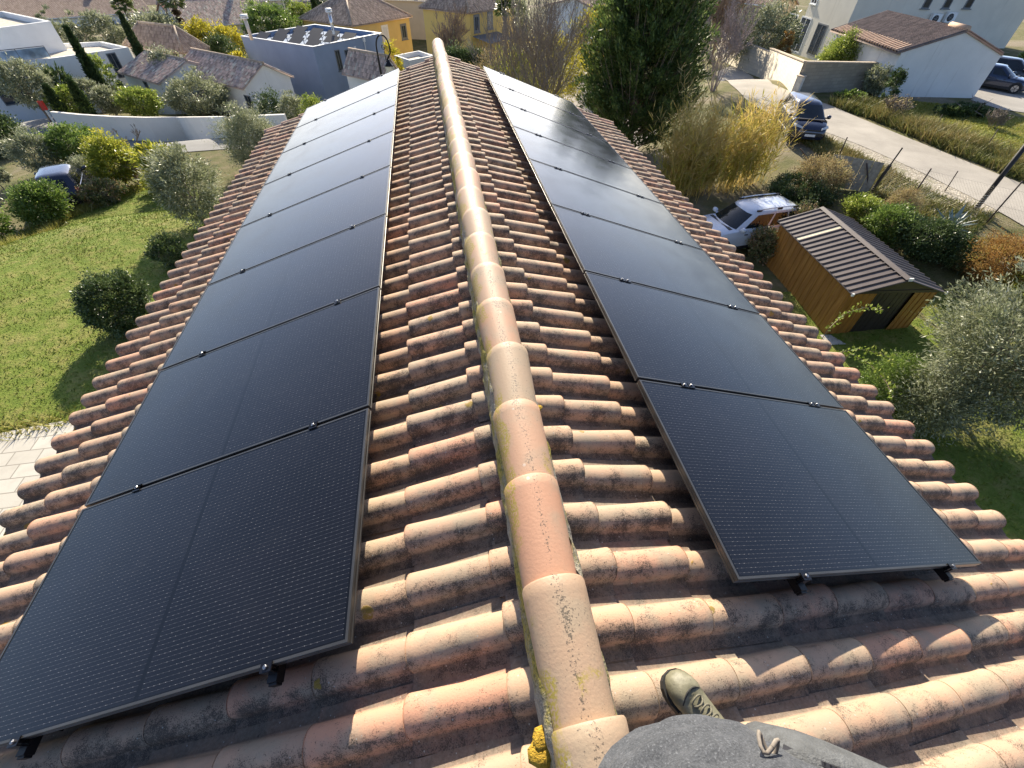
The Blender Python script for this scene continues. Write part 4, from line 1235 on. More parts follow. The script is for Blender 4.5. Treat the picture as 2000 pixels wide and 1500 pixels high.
# ---- white flat-roofed modern house at the left
Bc = spot(98, 41, 74); zt = Bc.z
mh = Bld('flat_roofed_villa', 'large white modern villa with flat roofs and a glass balustrade', 'house', (Bc.x, Bc.y, gz(Bc.x, Bc.y)))
A_ = at(0, 54, zt); A_ = Bc + (A_ - Bc) * 2.2; C_ = at(17, 24, zt)
C_ = Bc + (C_ - Bc) * 1.15
Q = quad4(A_, Bc, C_)
lowp = spot(115, 112, 68.5); zl = lowp.z
def flat_block(b, Q, z0, z1, wall, top, par=.35, ph=.45, nm='wall'):
    m = MB(); m.prism(Q, z0, z1, cap=False); b.part(nm, m, wall)
    cen = sum(Q, Vector((0, 0))) / len(Q)
    I = [q + (cen - q).normalized() * par for q in Q]
    m = MB(); k = len(Q)
    for i in range(k):
        a, c, ai, ci = Q[i], Q[(i + 1) % k], I[i], I[(i + 1) % k]
        m.add([(a.x, a.y, z1), (c.x, c.y, z1), (ci.x, ci.y, z1), (ai.x, ai.y, z1), (ai.x, ai.y, z1 - ph), (ci.x, ci.y, z1 - ph)], [(0, 1, 2, 3), (3, 2, 5, 4)])
    b.part('parapet', m, wall)
    m = MB(); m.add([(p.x, p.y, z1 - ph + .003) for p in I], [tuple(range(k))]); b.part('flat_roof', m, top)
DECK = plain('pale_gravel_roof', (.50, .45, .37), .9, var=.2, scale=3)
flat_block(mh, Q, mh.o.z - 1, zt, WHITE, DECK)
lp = [at(0, 126, zl), at(115, 112, zl), at(250, 92, zl), at(200, 81, zl), at(128, 84, zl)]
lp[0] = lp[1] + (lp[0] - lp[1]) * 1.6
lp.append(lp[4] + (lp[0] - lp[1]))
QL = [V2(p) for p in lp]
flat_block(mh, QL, mh.o.z - 1.5, zl, WHITE, DECK, .3, .35)
mh.win(lp[1], lp[2], 228, 128, .9, 2.1, frame=FRAMED, sill=False)
mh.win(lp[0], lp[1], 25, 175, 2.4, 2.2, frame=FRAMED, sill=False)
# glass balustrade along the terrace
mb = MB(); mg = MB()
bl = [lp[0], lp[0] + (lp[1] - lp[0]) * .93, lp[1] + (lp[4] - lp[1]) * .35]
for a, c in ((bl[0], bl[1]),):
    d = V2(c) - V2(a); n_ = int(d.length / 1.9); u = d.normalized(); inn = Vector((-u.y, u.x)) * .5
    if inn.dot(V2(lp[4]) - V2(a)) < 0: inn = -inn
    for i in range(n_ + 1):
        p = V2(a) + d * (i / n_) + inn; mb.tube([(p.x, p.y, zl - .3), (p.x, p.y, zl + .85)], .03, 6)
    p, q = V2(a) + inn, V2(c) + inn
    mb.tube([(p.x, p.y, zl + .87), (q.x, q.y, zl + .87)], .035, 6)
    mg.box((((p + q) / 2).x, ((p + q) / 2).y, zl + .42), (d.length, .015, .75), rz=math.atan2(d.y, d.x))
rl = mh.part('balustrade', mb, FRAMED)
o = mh.part('balustrade_glass', mg, glass_pane('blue_glass', (.25, .33, .42), .05)); o.parent = rl

# ---- yellow houses
YEL = wall_mat('yellow_render', (.68, .50, .20), .25); YEL2 = wall_mat('ochre_render', (.70, .50, .17), .3)
b, I, ze = hip_from('yellow_house', 'yellow house with white window surrounds and a hipped tile roof, behind the cube house', (582, 37), (687, 51), (806, 32), 84, 3.0, T_BROWN, YEL)
b.win(I[1], I[2], 753, 66, 1.0, 1.7, pane=SHUT, surround=.22); b.win(I[1], I[2], 789, 62, 1.0, 1.6, pane=PANE, frame=FRAMED, surround=.22)
m = MB(); q = (I[0] + I[1]) / 2
m.tube([(q.x + 5, q.y + 6, ze + 1), (q.x + 5, q.y + 6, ze + 3.2)], .35, 8); b.part('chimney', m, plain('grey_chimney', (.35, .33, .3), .8))
b, I, ze = hip_from('ochre_house', 'ochre yellow house with a sunlit blank side and a tile roof', (817, 15), (917, 26), (1010, 12), 78, 3.0, T_BROWN, YEL2)
b.win(I[1], I[2], 931, 46, .95, 1.6, frame=FRAMED, surround=.2); b.win(I[1], I[2], 957, 40, .95, 1.6, frame=FRAMED, surround=.2)
# its veranda roof
ss, zz = on_wall(I[1], I[2], 925, 75); t_ = (I[2] - I[1]).normalized(); n_ = Vector((t_.y, -t_.x)); z0 = zz
m = MB()
for k in range(14):
    p = I[1] + t_ * (.6 + .42 * k) + n_ * 1.6; m.box((p.x, p.y, z0), (.30, 3.1, .08), rot=Matrix.Rotation(math.atan2(t_.y, t_.x), 3, 'Z') @ Matrix.Rotation(rad(9), 3, 'X'))
for k in (0, 13):
    p = I[1] + t_ * (.6 + .42 * k) + n_ * 3.0; m.box((p.x, p.y, z0 - 1.5), (.14, .14, 2.9))
b.part('veranda', m, plain('veranda_grey', (.17, .18, .20), .6))
# white garage beside the yellow house
p0 = spot(800, 118, 66)
ga = Bld('white_garage', 'plain white flat topped garage below the yellow house', 'garage', (p0.x, p0.y, gz(p0.x, p0.y)))
q0, q1, q2 = at(812, 97, p0.z), at(812, 112, p0.z), at(850, 116, p0.z)
QQ = quad4(at(770, 108, p0.z), at(800, 118, p0.z), at(848, 108, p0.z))
flat_block(ga, QQ, ga.o.z - 1, p0.z, WHITE, DECK)

# ---- white gable house behind the bare tree
ap = spot(1122, -4, 82)
zr = ap.z; zeg = spot(1177, 24, 80).z
e1 = at(1177, 25, zeg)
wg = Bld('white_gable_house', 'white gabled house half hidden behind the bare trees', 'house', (e1.x, e1.y, min(gz(e1.x, e1.y), zeg - 3)))
ax_ = V2(ap); gdir = (V2(e1) - ax_); gdir_l = gdir.length; gd_ = gdir.normalized(); back = Vector((-gd_.y, gd_.x))
if back.y < 0: back = -back
L0 = ax_ - gd_ * gdir_l
fr = [L0, ax_, V2(e1)]
def V3(p, z): return Vector((p.x, p.y, z))
off = back * 12
wg.plane(V3(L0 + off, zeg), V3(L0 - back * .3, zeg), V3(ax_ + off, zr), V3(ax_ - back * .3, zr), T_BEIGE)
wg.plane(V3(V2(e1) - back * .3, zeg), V3(V2(e1) + off, zeg), V3(ax_ - back * .3, zr), V3(ax_ + off, zr), T_BROWN)
m = MB(); i0, i1 = L0 + gd_ * .3, V2(e1) - gd_ * .3
m.add([(i0.x, i0.y, wg.o.z - 1), (i1.x, i1.y, wg.o.z - 1), (i1.x, i1.y, zeg - .05), (ax_.x, ax_.y, zr - .1), (i0.x, i0.y, zeg - .05)], [(0, 1, 2, 3, 4)])
for p in (i0, i1):
    q = p + off; m.add([(p.x, p.y, wg.o.z - 1), (q.x, q.y, wg.o.z - 1), (q.x, q.y, zeg - .05), (p.x, p.y, zeg - .05)], [(0, 1, 2, 3)])
wg.part('wall', m, WHITE)

# ---- big pale house on the right with air conditioners, and its tiled garage
BEI = wall_mat('beige_render', (.72, .67, .56), .35); BEI2 = wall_mat('pale_render', (.62, .61, .58), .45)
E_ = Vector((39.4, 45.8, -6.2)); w0 = E_ + Vector((1.3, 8.3, 0)); w1 = E_ + Vector((16.6, -2.6, 0))
ztop = 1.2
bh = Bld('pale_house', 'tall pale rendered house with glazed doors and two air conditioners on its wall', 'house', (E_.x, E_.y, gz(E_.x, E_.y)))
lw = (V2(w0) - V2(E_)); rw = (V2(w1) - V2(E_))
Qb = [V2(E_) + lw, V2(E_), V2(E_) + rw, V2(E_) + rw + lw]
m = MB(); m.prism(Qb, bh.o.z - 2, ztop); bh.part('wall', m, BEI)
m = MB(); nE = Vector((rw.y, -rw.x)).normalized()
if nE.y > 0: nE = -nE
rwn = rw.normalized()
# glazed doors and openings on the lit wall
bh.win(Qb[0], Qb[1], 1540, 60, 2.2, 3.0, frame=FRAMEW, fw=.12, sill=False)
bh.win(Qb[0], Qb[1], 1564, 68, 2.2, 3.0, frame=FRAMEW, fw=.12, sill=False)
bh.win(Qb[0], Qb[1], 1596, 78, 2.0, 2.6, frame=FRAMED, fw=.10, sill=False)
bh.win(Qb[0], Qb[1], 1591, 2, 1.2, .5, frame=FRAMEW, fw=.1)
for u in (1813, 1853, 1895): bh.win(Qb[1], Qb[2], u, 3, .7, 1.0, frame=FRAMED)
ACW = plain('ac_white', (.78, .78, .76), .4)
ac0 = None
for u, v in ((1823, 36), (1852, 33)):
    s_, z_ = on_wall(Qb[1], Qb[2], u, v)
    p = Qb[1] + rwn * s_ + nE * .25
    if ac0 is None:
        ac0 = thing('air_conditioner', '', 'air conditioner')
        m = MB(); m.box((0, 0, 0), (.92, .34, .74)); m.build('casing', ACW, ac0)
        m = MB(); m.lathe([(.02, -.19), (.27, -.19), (.29, -.175), (.29, -.165)], (-.1, 0, 0), 20, axis='Y'); fan = m.build('fan_grille', plain('fan_black', (.02, .02, .022), .5), ac0)
        m = MB()
        for k in range(3): m.box((-.1, -.20, 0), (.50, .008, .035), rot=Matrix.Rotation(k * math.pi / 3 + .3, 3, 'Y'))
        m.build('fan_blade', plain('fan_grey', (.2, .2, .2), .5), fan)
        m = MB(); m.box((-.3, .08, -.40), (.05, .45, .05)); m.box((.3, .08, -.40), (.05, .45, .05)); m.build('bracket', FRAMED, ac0)
        a = ac0; lb = 'white outdoor air conditioner unit on the pale wall, left one of the pair'
    else:
        a = copy_tree(ac0); lb = 'white outdoor air conditioner unit on the pale wall, right one of the pair'
    a.location = (p.x, p.y, z_); a.rotation_euler = (0, 0, math.atan2(rwn.y, rwn.x))
    tag(a, lb, 'air conditioner', 'air conditioners on the pale house')
# garage: gable wall towards the road
rb = gp(1900, 192); lb_ = at(1717, 186, rb.z)
gw = V2(lb_) - V2(rb); gu = gw.normalized(); 
se, zeR = on_wall(lb_, rb, 1959, 104); sl_, zeL = on_wall(lb_, rb, 1751, 101); sa, zA = on_wall(lb_, rb, 1888, 58)
gr = Bld('tiled_garage', 'pale garage with a weathered tile roof and dark rain streaks on its gable wall', 'garage', (rb.x, rb.y, gz(rb.x, rb.y)))
GARW = wall_mat('streaked_render', (.72, .71, .68), .75, 1.0)
bk = -gu.yx if False else Vector((-gu.y, gu.x))
if bk.dot(V2(E_) - V2(rb)) < 0: bk = -bk
bk = (bk + Vector((.06, .35))).normalized()
gL, gR = V2(lb_) , V2(rb); gA = gL + (gR - gL).normalized() * sa
dp = 9.0
ze_ = (zeL + zeR) / 2
gl3 = gL + (gR - gL).normalized() * (sl_)
m = MB()
m.add([(gL.x, gL.y, gr.o.z - 1), (gR.x, gR.y, gr.o.z - 1), (gR.x, gR.y, zeR), (gA.x, gA.y, zA - .05), (gl3.x, gl3.y, zeL - .05), (gL.x, gL.y, zeL - .06)], [(0, 1, 2, 3, 4, 5)])
for p, z in ((gL, zeL), (gR, zeR)):
    q = p + bk * dp; m.add([(p.x, p.y, gr.o.z - 1), (q.x, q.y, gr.o.z - 1), (q.x, q.y, z - .08), (p.x, p.y, z - .08)], [(0, 1, 2, 3)])
gr.part('wall', m, GARW)
gr.plane(V3(gl3 + bk * dp, zeL), V3(gl3 - bk * .15, zeL), V3(gA + bk * dp, zA), V3(gA - bk * .15, zA), T_DARK)
gr.plane(V3(gR - bk * .1, zeR), V3(gR + bk * dp, zeR), V3(gA - bk * .1, zA), V3(gA + bk * dp, zA), T_RED)
ridge_roll([gr.r(V3(gA - bk * .1, zA + .05)), gr.r(V3(gA + bk * 1.6, zA + .05))], .18, plain('new_terracotta', (.50, .33, .22), .8, var=.2), gr.root)
m = MB()      # new tiles along the eave and the verge
for k in range(26):
    p = gl3 + bk * (.2 + .33 * k); up_ = (gA - gl3).normalized() * .9
    q = p + up_; m.tube([(p.x, p.y, zeL + .05), (q.x, q.y, zeL + .05 + (zA - zeL) * .9 / (gA - gl3).length)], .085, 6)
gr.part('eave_tiles', m, plain('new_terracotta', (.50, .33, .22), .8))

# ---- boundary walls
def wall_thing(name, label, pts, h, th, mat, cap=None, group=None, cat='wall'):
    P = [Vector(p) for p in pts]; o = Vector((P[0].x, P[0].y, gz(P[0].x, P[0].y)))
    root = thing(name, label, cat, o, group=group)
    hs = h if hasattr(h, '__len__') else [h] * len(P)
    m = MB(); c = MB()
    n = len(P); L_, R_ = [], []
    for i in range(n):
        d = (V2(P[min(i + 1, n - 1)]) - V2(P[max(i - 1, 0)])).normalized(); k = Vector((-d.y, d.x)) * th / 2
        L_.append(V2(P[i]) + k - V2(o)); R_.append(V2(P[i]) - k - V2(o))
    vs = []
    for i in range(n):
        zb = gz(P[i].x, P[i].y) - o.z - .6; zt = gz(P[i].x, P[i].y) - o.z + hs[i]
        vs += [(L_[i].x, L_[i].y, zb), (R_[i].x, R_[i].y, zb), (R_[i].x, R_[i].y, zt), (L_[i].x, L_[i].y, zt)]
    fs = [(i * 4 + a, i * 4 + b_, i * 4 + 4 + b_, i * 4 + 4 + a) for i in range(n - 1) for a, b_ in ((0, 1), (1, 2), (2, 3), (3, 0))] + [(0, 1, 2, 3), tuple(range(4 * n - 4, 4 * n))[::-1]]
    m.add(vs, fs); m.build('wall_face', mat, root)
    if cap:
        vs = []
        for i in range(n):
            zt = gz(P[i].x, P[i].y) - o.z + hs[i]; ex = (L_[i] - R_[i]).normalized() * .04
            vs += [(L_[i].x + ex.x, L_[i].y + ex.y, zt + .002), (R_[i].x - ex.x, R_[i].y - ex.y, zt + .002), (R_[i].x - ex.x, R_[i].y - ex.y, zt + .06), (L_[i].x + ex.x, L_[i].y + ex.y, zt + .06)]
        c.add(vs, fs); c.build('coping', cap, root)
    return root
def top_h(base, top):
    """height above ground of a wall whose foot is at pixel base and top at pixel top"""
    b = gp(*base); d = ray(*top); k = (b.x - CAM[0]) * d[0] + (b.y - CAM[1]) * d[1]; k /= d[0] ** 2 + d[1] ** 2
    return CAM[2] + k * d[2] - b.z
base_px = [(126, 257), (185, 268), (250, 273), (310, 277), (370, 275), (455, 270)]
tops = [(103, 217), (165, 222), (232, 226), (290, 228), (352, 228), (441, 227)]
hs = [max(1.2, min(2.6, top_h(a, b))) for a, b in zip(base_px, tops)]
wf = wall_thing('garden_wall', 'long curved white rendered wall along the street', [gp(*p) for p in base_px], hs, .22, WARMW)
gpost = gp(468, 269)
wall_thing('garden_wall', 'short white wall carrying a letter box right of the black gate', [gp(*p) for p in ((469, 269), (520, 268), (570, 266))], hs[-1], .22, WARMW)
ga_, gb_ = gp(456, 270), gp(468, 269.3)
gt = thing('garden_gate', 'tall black metal gate in the white wall', 'gate', ga_, math.atan2(gb_.y - ga_.y, gb_.x - ga_.x))
W_ = (V2(gb_) - V2(ga_)).length
m = MB(); m.box((W_ / 2, 0, hs[-1] / 2), (W_, .06, hs[-1] - .1)); m.build('gate_leaf', plain('matt_black', (.012, .012, .013), .6), gt)
m = MB(); m.box((W_ * .15, -.06, 1.0), (.05, .1, .2)); m.build('handle', STEEL, gt)
s_, z_ = on_wall(gp(469, 269), gp(520, 268), 479, 246)
pA, pB_ = gp(469, 269), gp(520, 268); t_ = (V2(pB_) - V2(pA)).normalized(); n_ = Vector((t_.y, -t_.x)); q = V2(pA) + t_ * s_ + n_ * .17
lbx = thing('letter_box', 'small dark letter box on the short white wall by the gate', 'letter box', (q.x, q.y, z_), math.atan2(t_.y, t_.x))
m = MB(); m.box((0, 0, 0), (.42, .1, .38)); m.build('box', plain('matt_black', (.012, .012, .013)), lbx)
m = MB(); m.box((0, -.055, .08), (.3, .01, .05)); m.build('flap', STEEL, lbx)
bp = [(-40, 222), (0, 223), (60, 225), (108, 225)]
wall_thing('garden_wall', 'white wall along the far side of the street at the left edge', [gp(*p) for p in bp], [max(1.5, min(3.2, top_h(a, b))) for a, b in zip(bp, ((-60, 182), (0, 182), (50, 181), (98, 181)))], .22, WARMW)
# red barrier post at the end of the curved wall
p = gp(122, 256); p = V2(p) + Vector((-.35, .25)); zz = gz(p.x, p.y)
rp = thing('barrier_post', 'red and white post at the left end of the curved white wall', 'post', (p.x, p.y, zz))
m = MB(); m.tube([(0, 0, 0), (0, 0, hs[0] + .1)], .07, 8); m.build('post', FRAMEW, rp)
m = MB(); m.box((0, 0, hs[0] + .32), (.30, .22, .62)); m.build('red_head', plain('red_paint', (.55, .04, .03), .4), rp)

def block_mat():
    m, t, b = nt('concrete_blockwork'); N = NB(t); co = N.attr('tile', 'Vector')
    br = N.n('ShaderNodeTexBrick', inp={'Vector': co, 'Color1': (.40, .36, .29, 1), 'Color2': (.50, .45, .36, 1), 'Mortar': (.34, .31, .26, 1), 'Scale': 1.0, 'Mortar Size': .014, 'Brick Width': .5, 'Row Height': .21, 'Bias': -.2})
    c = N.mix(N.math('MULTIPLY', N.step(N.noise(N.coord(), 1.2, 5), .45, .7), .4), br.outputs[0], (.36, .32, .26))
    N.link(c, b.inputs['Base Color']); b.inputs['Roughness'].default_value = .95
    N.link(N.bump(br.outputs['Fac'], -.6, .02), b.inputs['Normal']); return m
BLOCK = block_mat()
def block_wall(name, label, A, B, hA, hB, th=.2):
    A, B = Vector(A), Vector(B); o = Vector((A.x, A.y, gz(A.x, A.y))); root = thing(name, label, 'wall', o)
    d = V2(B) - V2(A); L_ = d.length; u = d.normalized(); n = Vector((-u.y, u.x)) * th / 2
    zB = gz(B.x, B.y) - o.z
    V = []; T = []
    for (s, zb, zt) in ((0, -.5, hA), (L_, zB - .5, zB + hB)):
        for sg in (1, -1):
            for z in (zb, zt):
                p = u * s + n * sg; V.append((p.x, p.y, z)); T.append((s, z, 0))
    F = [(0, 1, 5, 4), (2, 3, 7, 6), (1, 3, 7, 5), (0, 1, 3, 2), (4, 5, 7, 6)]
    np_mesh('blockwork', np.array(V), np.array(F), BLOCK, root, attrs={'tile': np.array(T)})
    m = MB(); P = []
    for (s, zt) in ((-.02, hA), (L_ + .02, zB + hB)):
        for sg in (1, -1):
            for z in (zt + .003, zt + .07):
                p = u * s + n * sg * 1.4; P.append((p.x, p.y, z))
    m.add(P, [(0, 1, 5, 4), (2, 3, 7, 6), (1, 3, 7, 5), (0, 1, 3, 2), (4, 5, 7, 6), (0, 2, 6, 4)]); m.build('coping', plain('tan_coping', (.52, .42, .31), .85, var=.2), root)
    return root
c0 = gp(1548, 184); c1 = gp(1486, 152); c2 = gp(1441, 134); c3 = gp(1400, 112)
hh = [max(1.6, min(2.6, top_h(a, b))) for a, b in (((1548, 184), (1578, 122)), ((1488, 152), (1505, 92)), ((1441, 134), (1463, 78)), ((1400, 112), (1420, 60)))]
block_wall('block_wall', 'pale concrete block wall by the lane, section ending at the corner pillar', c0, c1, hh[0], hh[1] - .1)
block_wall('block_wall', 'pale concrete block wall by the lane, middle section one step lower', c1, c2, hh[1] - .35, hh[2] - .2)
block_wall('block_wall', 'pale concrete block wall by the lane, far section behind the bare bush', c2, c3, hh[2] - .45, hh[3] - .2)
block_wall('block_wall', 'shaded concrete block wall running from the corner pillar towards the tiled garage', c0, gp(1690, 176), hh[0], hh[0] - .2)
pl = thing('wall_pillar', 'short pale pillar at the corner of the block wall', 'pillar', c0 + Vector((-.1, -.3, 0)), .6)
m = MB(); m.box((0, 0, .45), (.42, .42, 1.3)); m.build('pillar', plain('pale_plaster', (.60, .55, .46), .9, var=.2), pl)
m = MB(); m.box((0, 0, 1.13), (.5, .5, .06)); m.build('coping', plain('tan_coping', (.52, .42, .31)), pl)

# ---- far houses filling the top of the view
SHUT2 = plain('grey_green_shutter', (.27, .31, .30), .6, var=.15)
def far_house(name, label, px, D, w, d, h, rise, yaw, wall, rmat, wins=()):
    """px = middle of the near eave; w along the eave"""
    p = spot(px[0], px[1], D); ze = p.z; g0 = min(gz(p.x, p.y), ze - h)
    base = math.atan2(p.x - CAM[0], p.y - CAM[1])
    u = Vector((math.cos(-base + yaw), math.sin(-base + yaw)))
    e0, e1 = V2(p) - u * w / 2, V2(p) + u * w / 2
    b = Bld(name, label, 'house', (p.x, p.y, g0))
    P, n, uu = gable_block(b, V3(e0, ze), V3(e1, ze), d / 2, rise, rmat, wall, g0 - 1)
    t_ = (P[1] - P[0]).normalized(); n_ = Vector((t_.y, -t_.x)); R3 = Matrix.Rotation(math.atan2(t_.y, t_.x), 3, 'Z')
    for (s, z, ww, wh) in wins:
        f = b.winz(P[0], P[1], s, ze - z, ww, wh, frame=FRAMED)
        for sg in (-1, 1):
            q = P[0] + t_ * (s + sg * (ww * .5 + ww * .27)) + n_ * .06
            m = MB(); m.box((q.x, q.y, ze - z), (ww * .5, .05, wh), rot=R3); b.part('shutter', m, SHUT2)
    m = MB(); a_, c_ = V2(e0) - n_ * -.06, V2(e1) - n_ * -.06
    m.tube([(a_.x, a_.y, ze - .03), (c_.x, c_.y, ze - .03)], .07, 6)
    q = P[1] + n_ * .09; m.tube([(q.x, q.y, ze - .2), (q.x, q.y, g0)], .05, 6); b.part('gutter', m, FRAMEW)
    q = cc_ = V2(e0).lerp(V2(e1), .7) - n_ * (d * .45)
    m = MB(); m.box((q.x, q.y, ze + rise * .95), (.6, .5, 1.1), rot=R3); m.box((q.x, q.y, ze + rise * .95 + .6), (.75, .65, .1), rot=R3); b.part('chimney', m, wall)
    return b
far_house('long_house', 'long low house with a pale beige tile roof beyond the flat roofed villa', (150, 33), 118, 22, 11, 3.2, 2.2, rad(9), WHITE, T_BEIGE, ((3, 1.6, 1.4, 1.3), (19, 1.6, 1.6, 1.2)))
far_house('brown_roofed_house', 'white house with a light brown roof above the palm trees', (300, 10), 150, 17, 9, 5, 2.2, rad(6), WHITE, T_BEIGE, ((3, 1.5, .8, 1.2), (6, 1.5, .8, 1.2), (9, 1.5, .8, 1.2), (13, 1.5, .8, 1.2)))
far_house('white_house', 'white house with a small red roof far behind the palm', (368, 6), 150, 9, 9, 6, 1.8, rad(-10), OFFW, T_RED, ((3, 1.5, 1.0, 1.3), (6.5, 3.6, 1.0, 1.3)))
far_house('red_roofed_house', 'low house with a red brown roof left of the brown roofed one', (395, 34), 110, 9, 8, 3, 1.8, rad(18), OFFW, T_RED)
far_house('hip_brown_house', 'low house under a broad brown roof behind the yellow bushes', (445, 48), 98, 13, 11, 3, 2.6, rad(10), OFFW, T_GREY)
far_house('cream_house', 'cream two storey house with a dark window behind the brown roof', (478, 3), 125, 15, 10, 6.5, 2, rad(12), wall_mat('cream_wall', (.66, .6, .5), .2), T_BROWN, ((10.5, 1.7, 1.5, 1.8), (3, 1.6, .6, 1.6)))
far_house('pink_house', 'long pinkish house far behind the round pine', (575, 2), 150, 16, 10, 5, 2, rad(4), wall_mat('pink_render', (.5, .38, .36), .2), T_BROWN, ((4, 1.5, 1.1, 1.4), (9, 1.5, 1.1, 1.4)))
far_house('beige_house', 'plain beige house rising behind the yellow house', (772, 0), 108, 17, 10, 7.5, 2, rad(-10), wall_mat('beige_far_wall', (.5, .45, .36), .2), T_BROWN, ((6, 2.4, .9, 1.4), (9, 2.3, .9, 1.4)))
far_house('sandy_house', 'sandy house with a bright terracotta roof behind the lane hedge', (1452, 6), 78, 8, 7, 4, 1.4, rad(-28), wall_mat('sandy_render', (.55, .43, .29), .2), T_BEIGE)
far_house('shed_house', 'little grey roofed outbuilding at the top left corner', (108, 8), 150, 15, 9, 3, 1.6, rad(4), OFFW, T_GREY)
# ================================================================ shed
sf, sb, sr = gp(1608, 654), gp(1490, 511), gp(1770, 640)
su = (V2(sb) - V2(sf)); SL = su.length; su.normalize(); sv = Vector((su.y, -su.x)); SW = (V2(sr) - V2(sf)).dot(sv)
yaw = math.atan2(sv.y, sv.x)
shed = thing('garden_shed', 'tan wood effect metal shed with a dark ribbed gable roof and sliding doors', 'shed', (sf.x, sf.y, sf.z + .02), yaw)
WH, RISE = 1.74, .46      # local x = width, y = length
def shed_wall_mat():
    m, t, b = nt('wood_effect_sheet'); N = NB(t); co = N.coord(); x, y, z = N.sep(co)
    g = N.noise(N.comb(N.math('MULTIPLY', x, 14.0), N.math('MULTIPLY', y, 14.0), N.math('MULTIPLY', z, 1.2)), 1.0, 5, .6)
    c = N.ramp(g, [(.3, (.24, .105, .025)), (.55, (.36, .165, .038)), (.75, (.46, .24, .065))])
    N.link(c, b.inputs['Base Color']); b.inputs['Roughness'].default_value = .38; return m
SHW = shed_wall_mat(); SHD = plain('dark_brown_sheet', (.04, .030, .026), .4, var=.15, scale=3); SHR = plain('dark_brown_roof_sheet', (.095, .074, .066), .45, var=.2, scale=2)
def ribbed(m, A, B, h0, h1, n, depth=.022):
    """sheet wall from A to B (local 2D) with trapezoid ribs"""
    A, B = Vector(A), Vector(B); d = B - A; L_ = d.length; u = d / L_; nn = Vector((u.y, -u.x))
    pts = []
    for k in range(n):
        for f, o in ((0, 0), (.62, 0), (.70, -1), (.92, -1)): pts.append((A + u * (L_ * (k + f) / n) + nn * (o * depth)))
    pts.append(B)
    P = [(p.x, p.y, h0) for p in pts] + [(p.x, p.y, h1) for p in pts]; k = len(pts)
    m.add(P, [(i, i + 1, k + i + 1, k + i) for i in range(k - 1)])
m = MB(); ribbed(m, (0, SL), (0, 0), 0, WH, 16); ribbed(m, (SW, 0), (SW, SL), 0, WH, 16); ribbed(m, (SW, SL), (0, SL), 0, WH, 12)
dw0, dw1 = SW * .30, SW * .74
ribbed(m, (0, 0), (dw0, 0), 0, WH, 4); ribbed(m, (dw1, 0), (SW, 0), 0, WH, 4)
m.build('wall', SHW, shed)
m = MB()
for y in (.0, SL): m.add([(0, y, WH - .002), (SW, y, WH - .002), (SW / 2, y, WH + RISE - .02)], [(0, 1, 2)])
m.box((SW / 2, -.012, WH - .05), (SW, .02, .10)); m.build('gable_panel', SHD, shed)
for a, c, y in ((dw0, (dw0 + dw1) / 2 + .02, .05), ((dw0 + dw1) / 2 - .02, dw1, .075)):
    m = MB(); m.box(((a + c) / 2, y, (WH - .10) / 2), (c - a, .025, WH - .12))
    for q in (.25, .5, .75): m.box((a + (c - a) * q, y - .016, (WH - .1) / 2), (.03, .01, WH - .2))
    d_ = m.build('door', SHD, shed)
    h_ = MB(); h_.box((c - .08 if y < .06 else a + .08, y - .03, .88), (.03, .04, .16)); h_.build('handle', STEEL, d_)
ov, of = .10, .14
n_rib = 19
for sg in (0, 1):
    m = MB(); x0 = -ov if sg == 0 else SW + ov; z0 = WH - .03; xc = SW / 2; zc = WH + RISE
    def RP(t, y, dz): return (x0 + (xc - x0) * t, y, z0 + (zc - z0) * t + dz)
    Ltot = SL + 2 * of; y_ = -of
    P = []; prof = []
    for k in range(n_rib):
        for f, o in ((0, 0), (.70, 0), (.76, .045), (.92, .045)): prof.append((y_ + Ltot * (k + f) / n_rib, o))
    prof.append((y_ + Ltot, 0))
    P = [RP(0, y, o) for y, o in prof] + [RP(1, y, o) for y, o in prof] + [RP(0, y, -.03) for y, o in prof]
    k = len(prof)
    m.add(P, [(i, i + 1, k + i + 1, k + i) for i in range(k - 1)] + [(i, i + 1, 2 * k + i + 1, 2 * k + i) for i in range(k - 1)])
    r = m.build('roof', SHR, shed)
    if True:   # one translucent cream sheet between two ribs
        kk = 13; ya, yb = y_ + Ltot * (kk + .0) / n_rib, y_ + Ltot * (kk + .68) / n_rib
        m2 = MB(); m2.add([RP(.02, ya, .006), RP(.02, yb, .006), RP(.97, yb, .006), RP(.97, ya, .006)], [(0, 1, 2, 3)]); m2.build('skylight', plain('cream_skylight', (.62, .55, .38), .4), r)
    m2 = MB(); m2.tube([RP(0, y_ - .004, -.012), RP(1, y_ - .004, -.012)], .022, 6); m2.tube([RP(0, y_, -.012), RP(0, y_ + Ltot, -.012)], .018, 6); m2.build('trim', SHD, r)
m = MB()
m.add([(SW / 2 - .13, -of - .01, WH + RISE + .008), (SW / 2, -of - .01, WH + RISE + .062), (SW / 2 + .13, -of - .01, WH + RISE + .008), (SW / 2 - .13, SL + of, WH + RISE + .008), (SW / 2, SL + of, WH + RISE + .062), (SW / 2 + .13, SL + of, WH + RISE + .008)], [(0, 1, 4, 3), (1, 2, 5, 4), (0, 2, 1)])
m.build('ridge_flashing', SHR, shed)
for x, z in ((SW / 2, WH + RISE + .02), (-ov, WH - .03), (SW + ov, WH - .03)):
    m = MB(); m.box((x, -of - .02, z), (.13 if x == SW / 2 else .07, .05, .09)); m.build('end_cap', FRAMEW, shed)
m = MB(); m.box((SW / 2, -.28, -.03), (SW + .3, .5, .08)); m.build('sill_slab', plain('pale_slab', (.45, .43, .4), .9), shed)

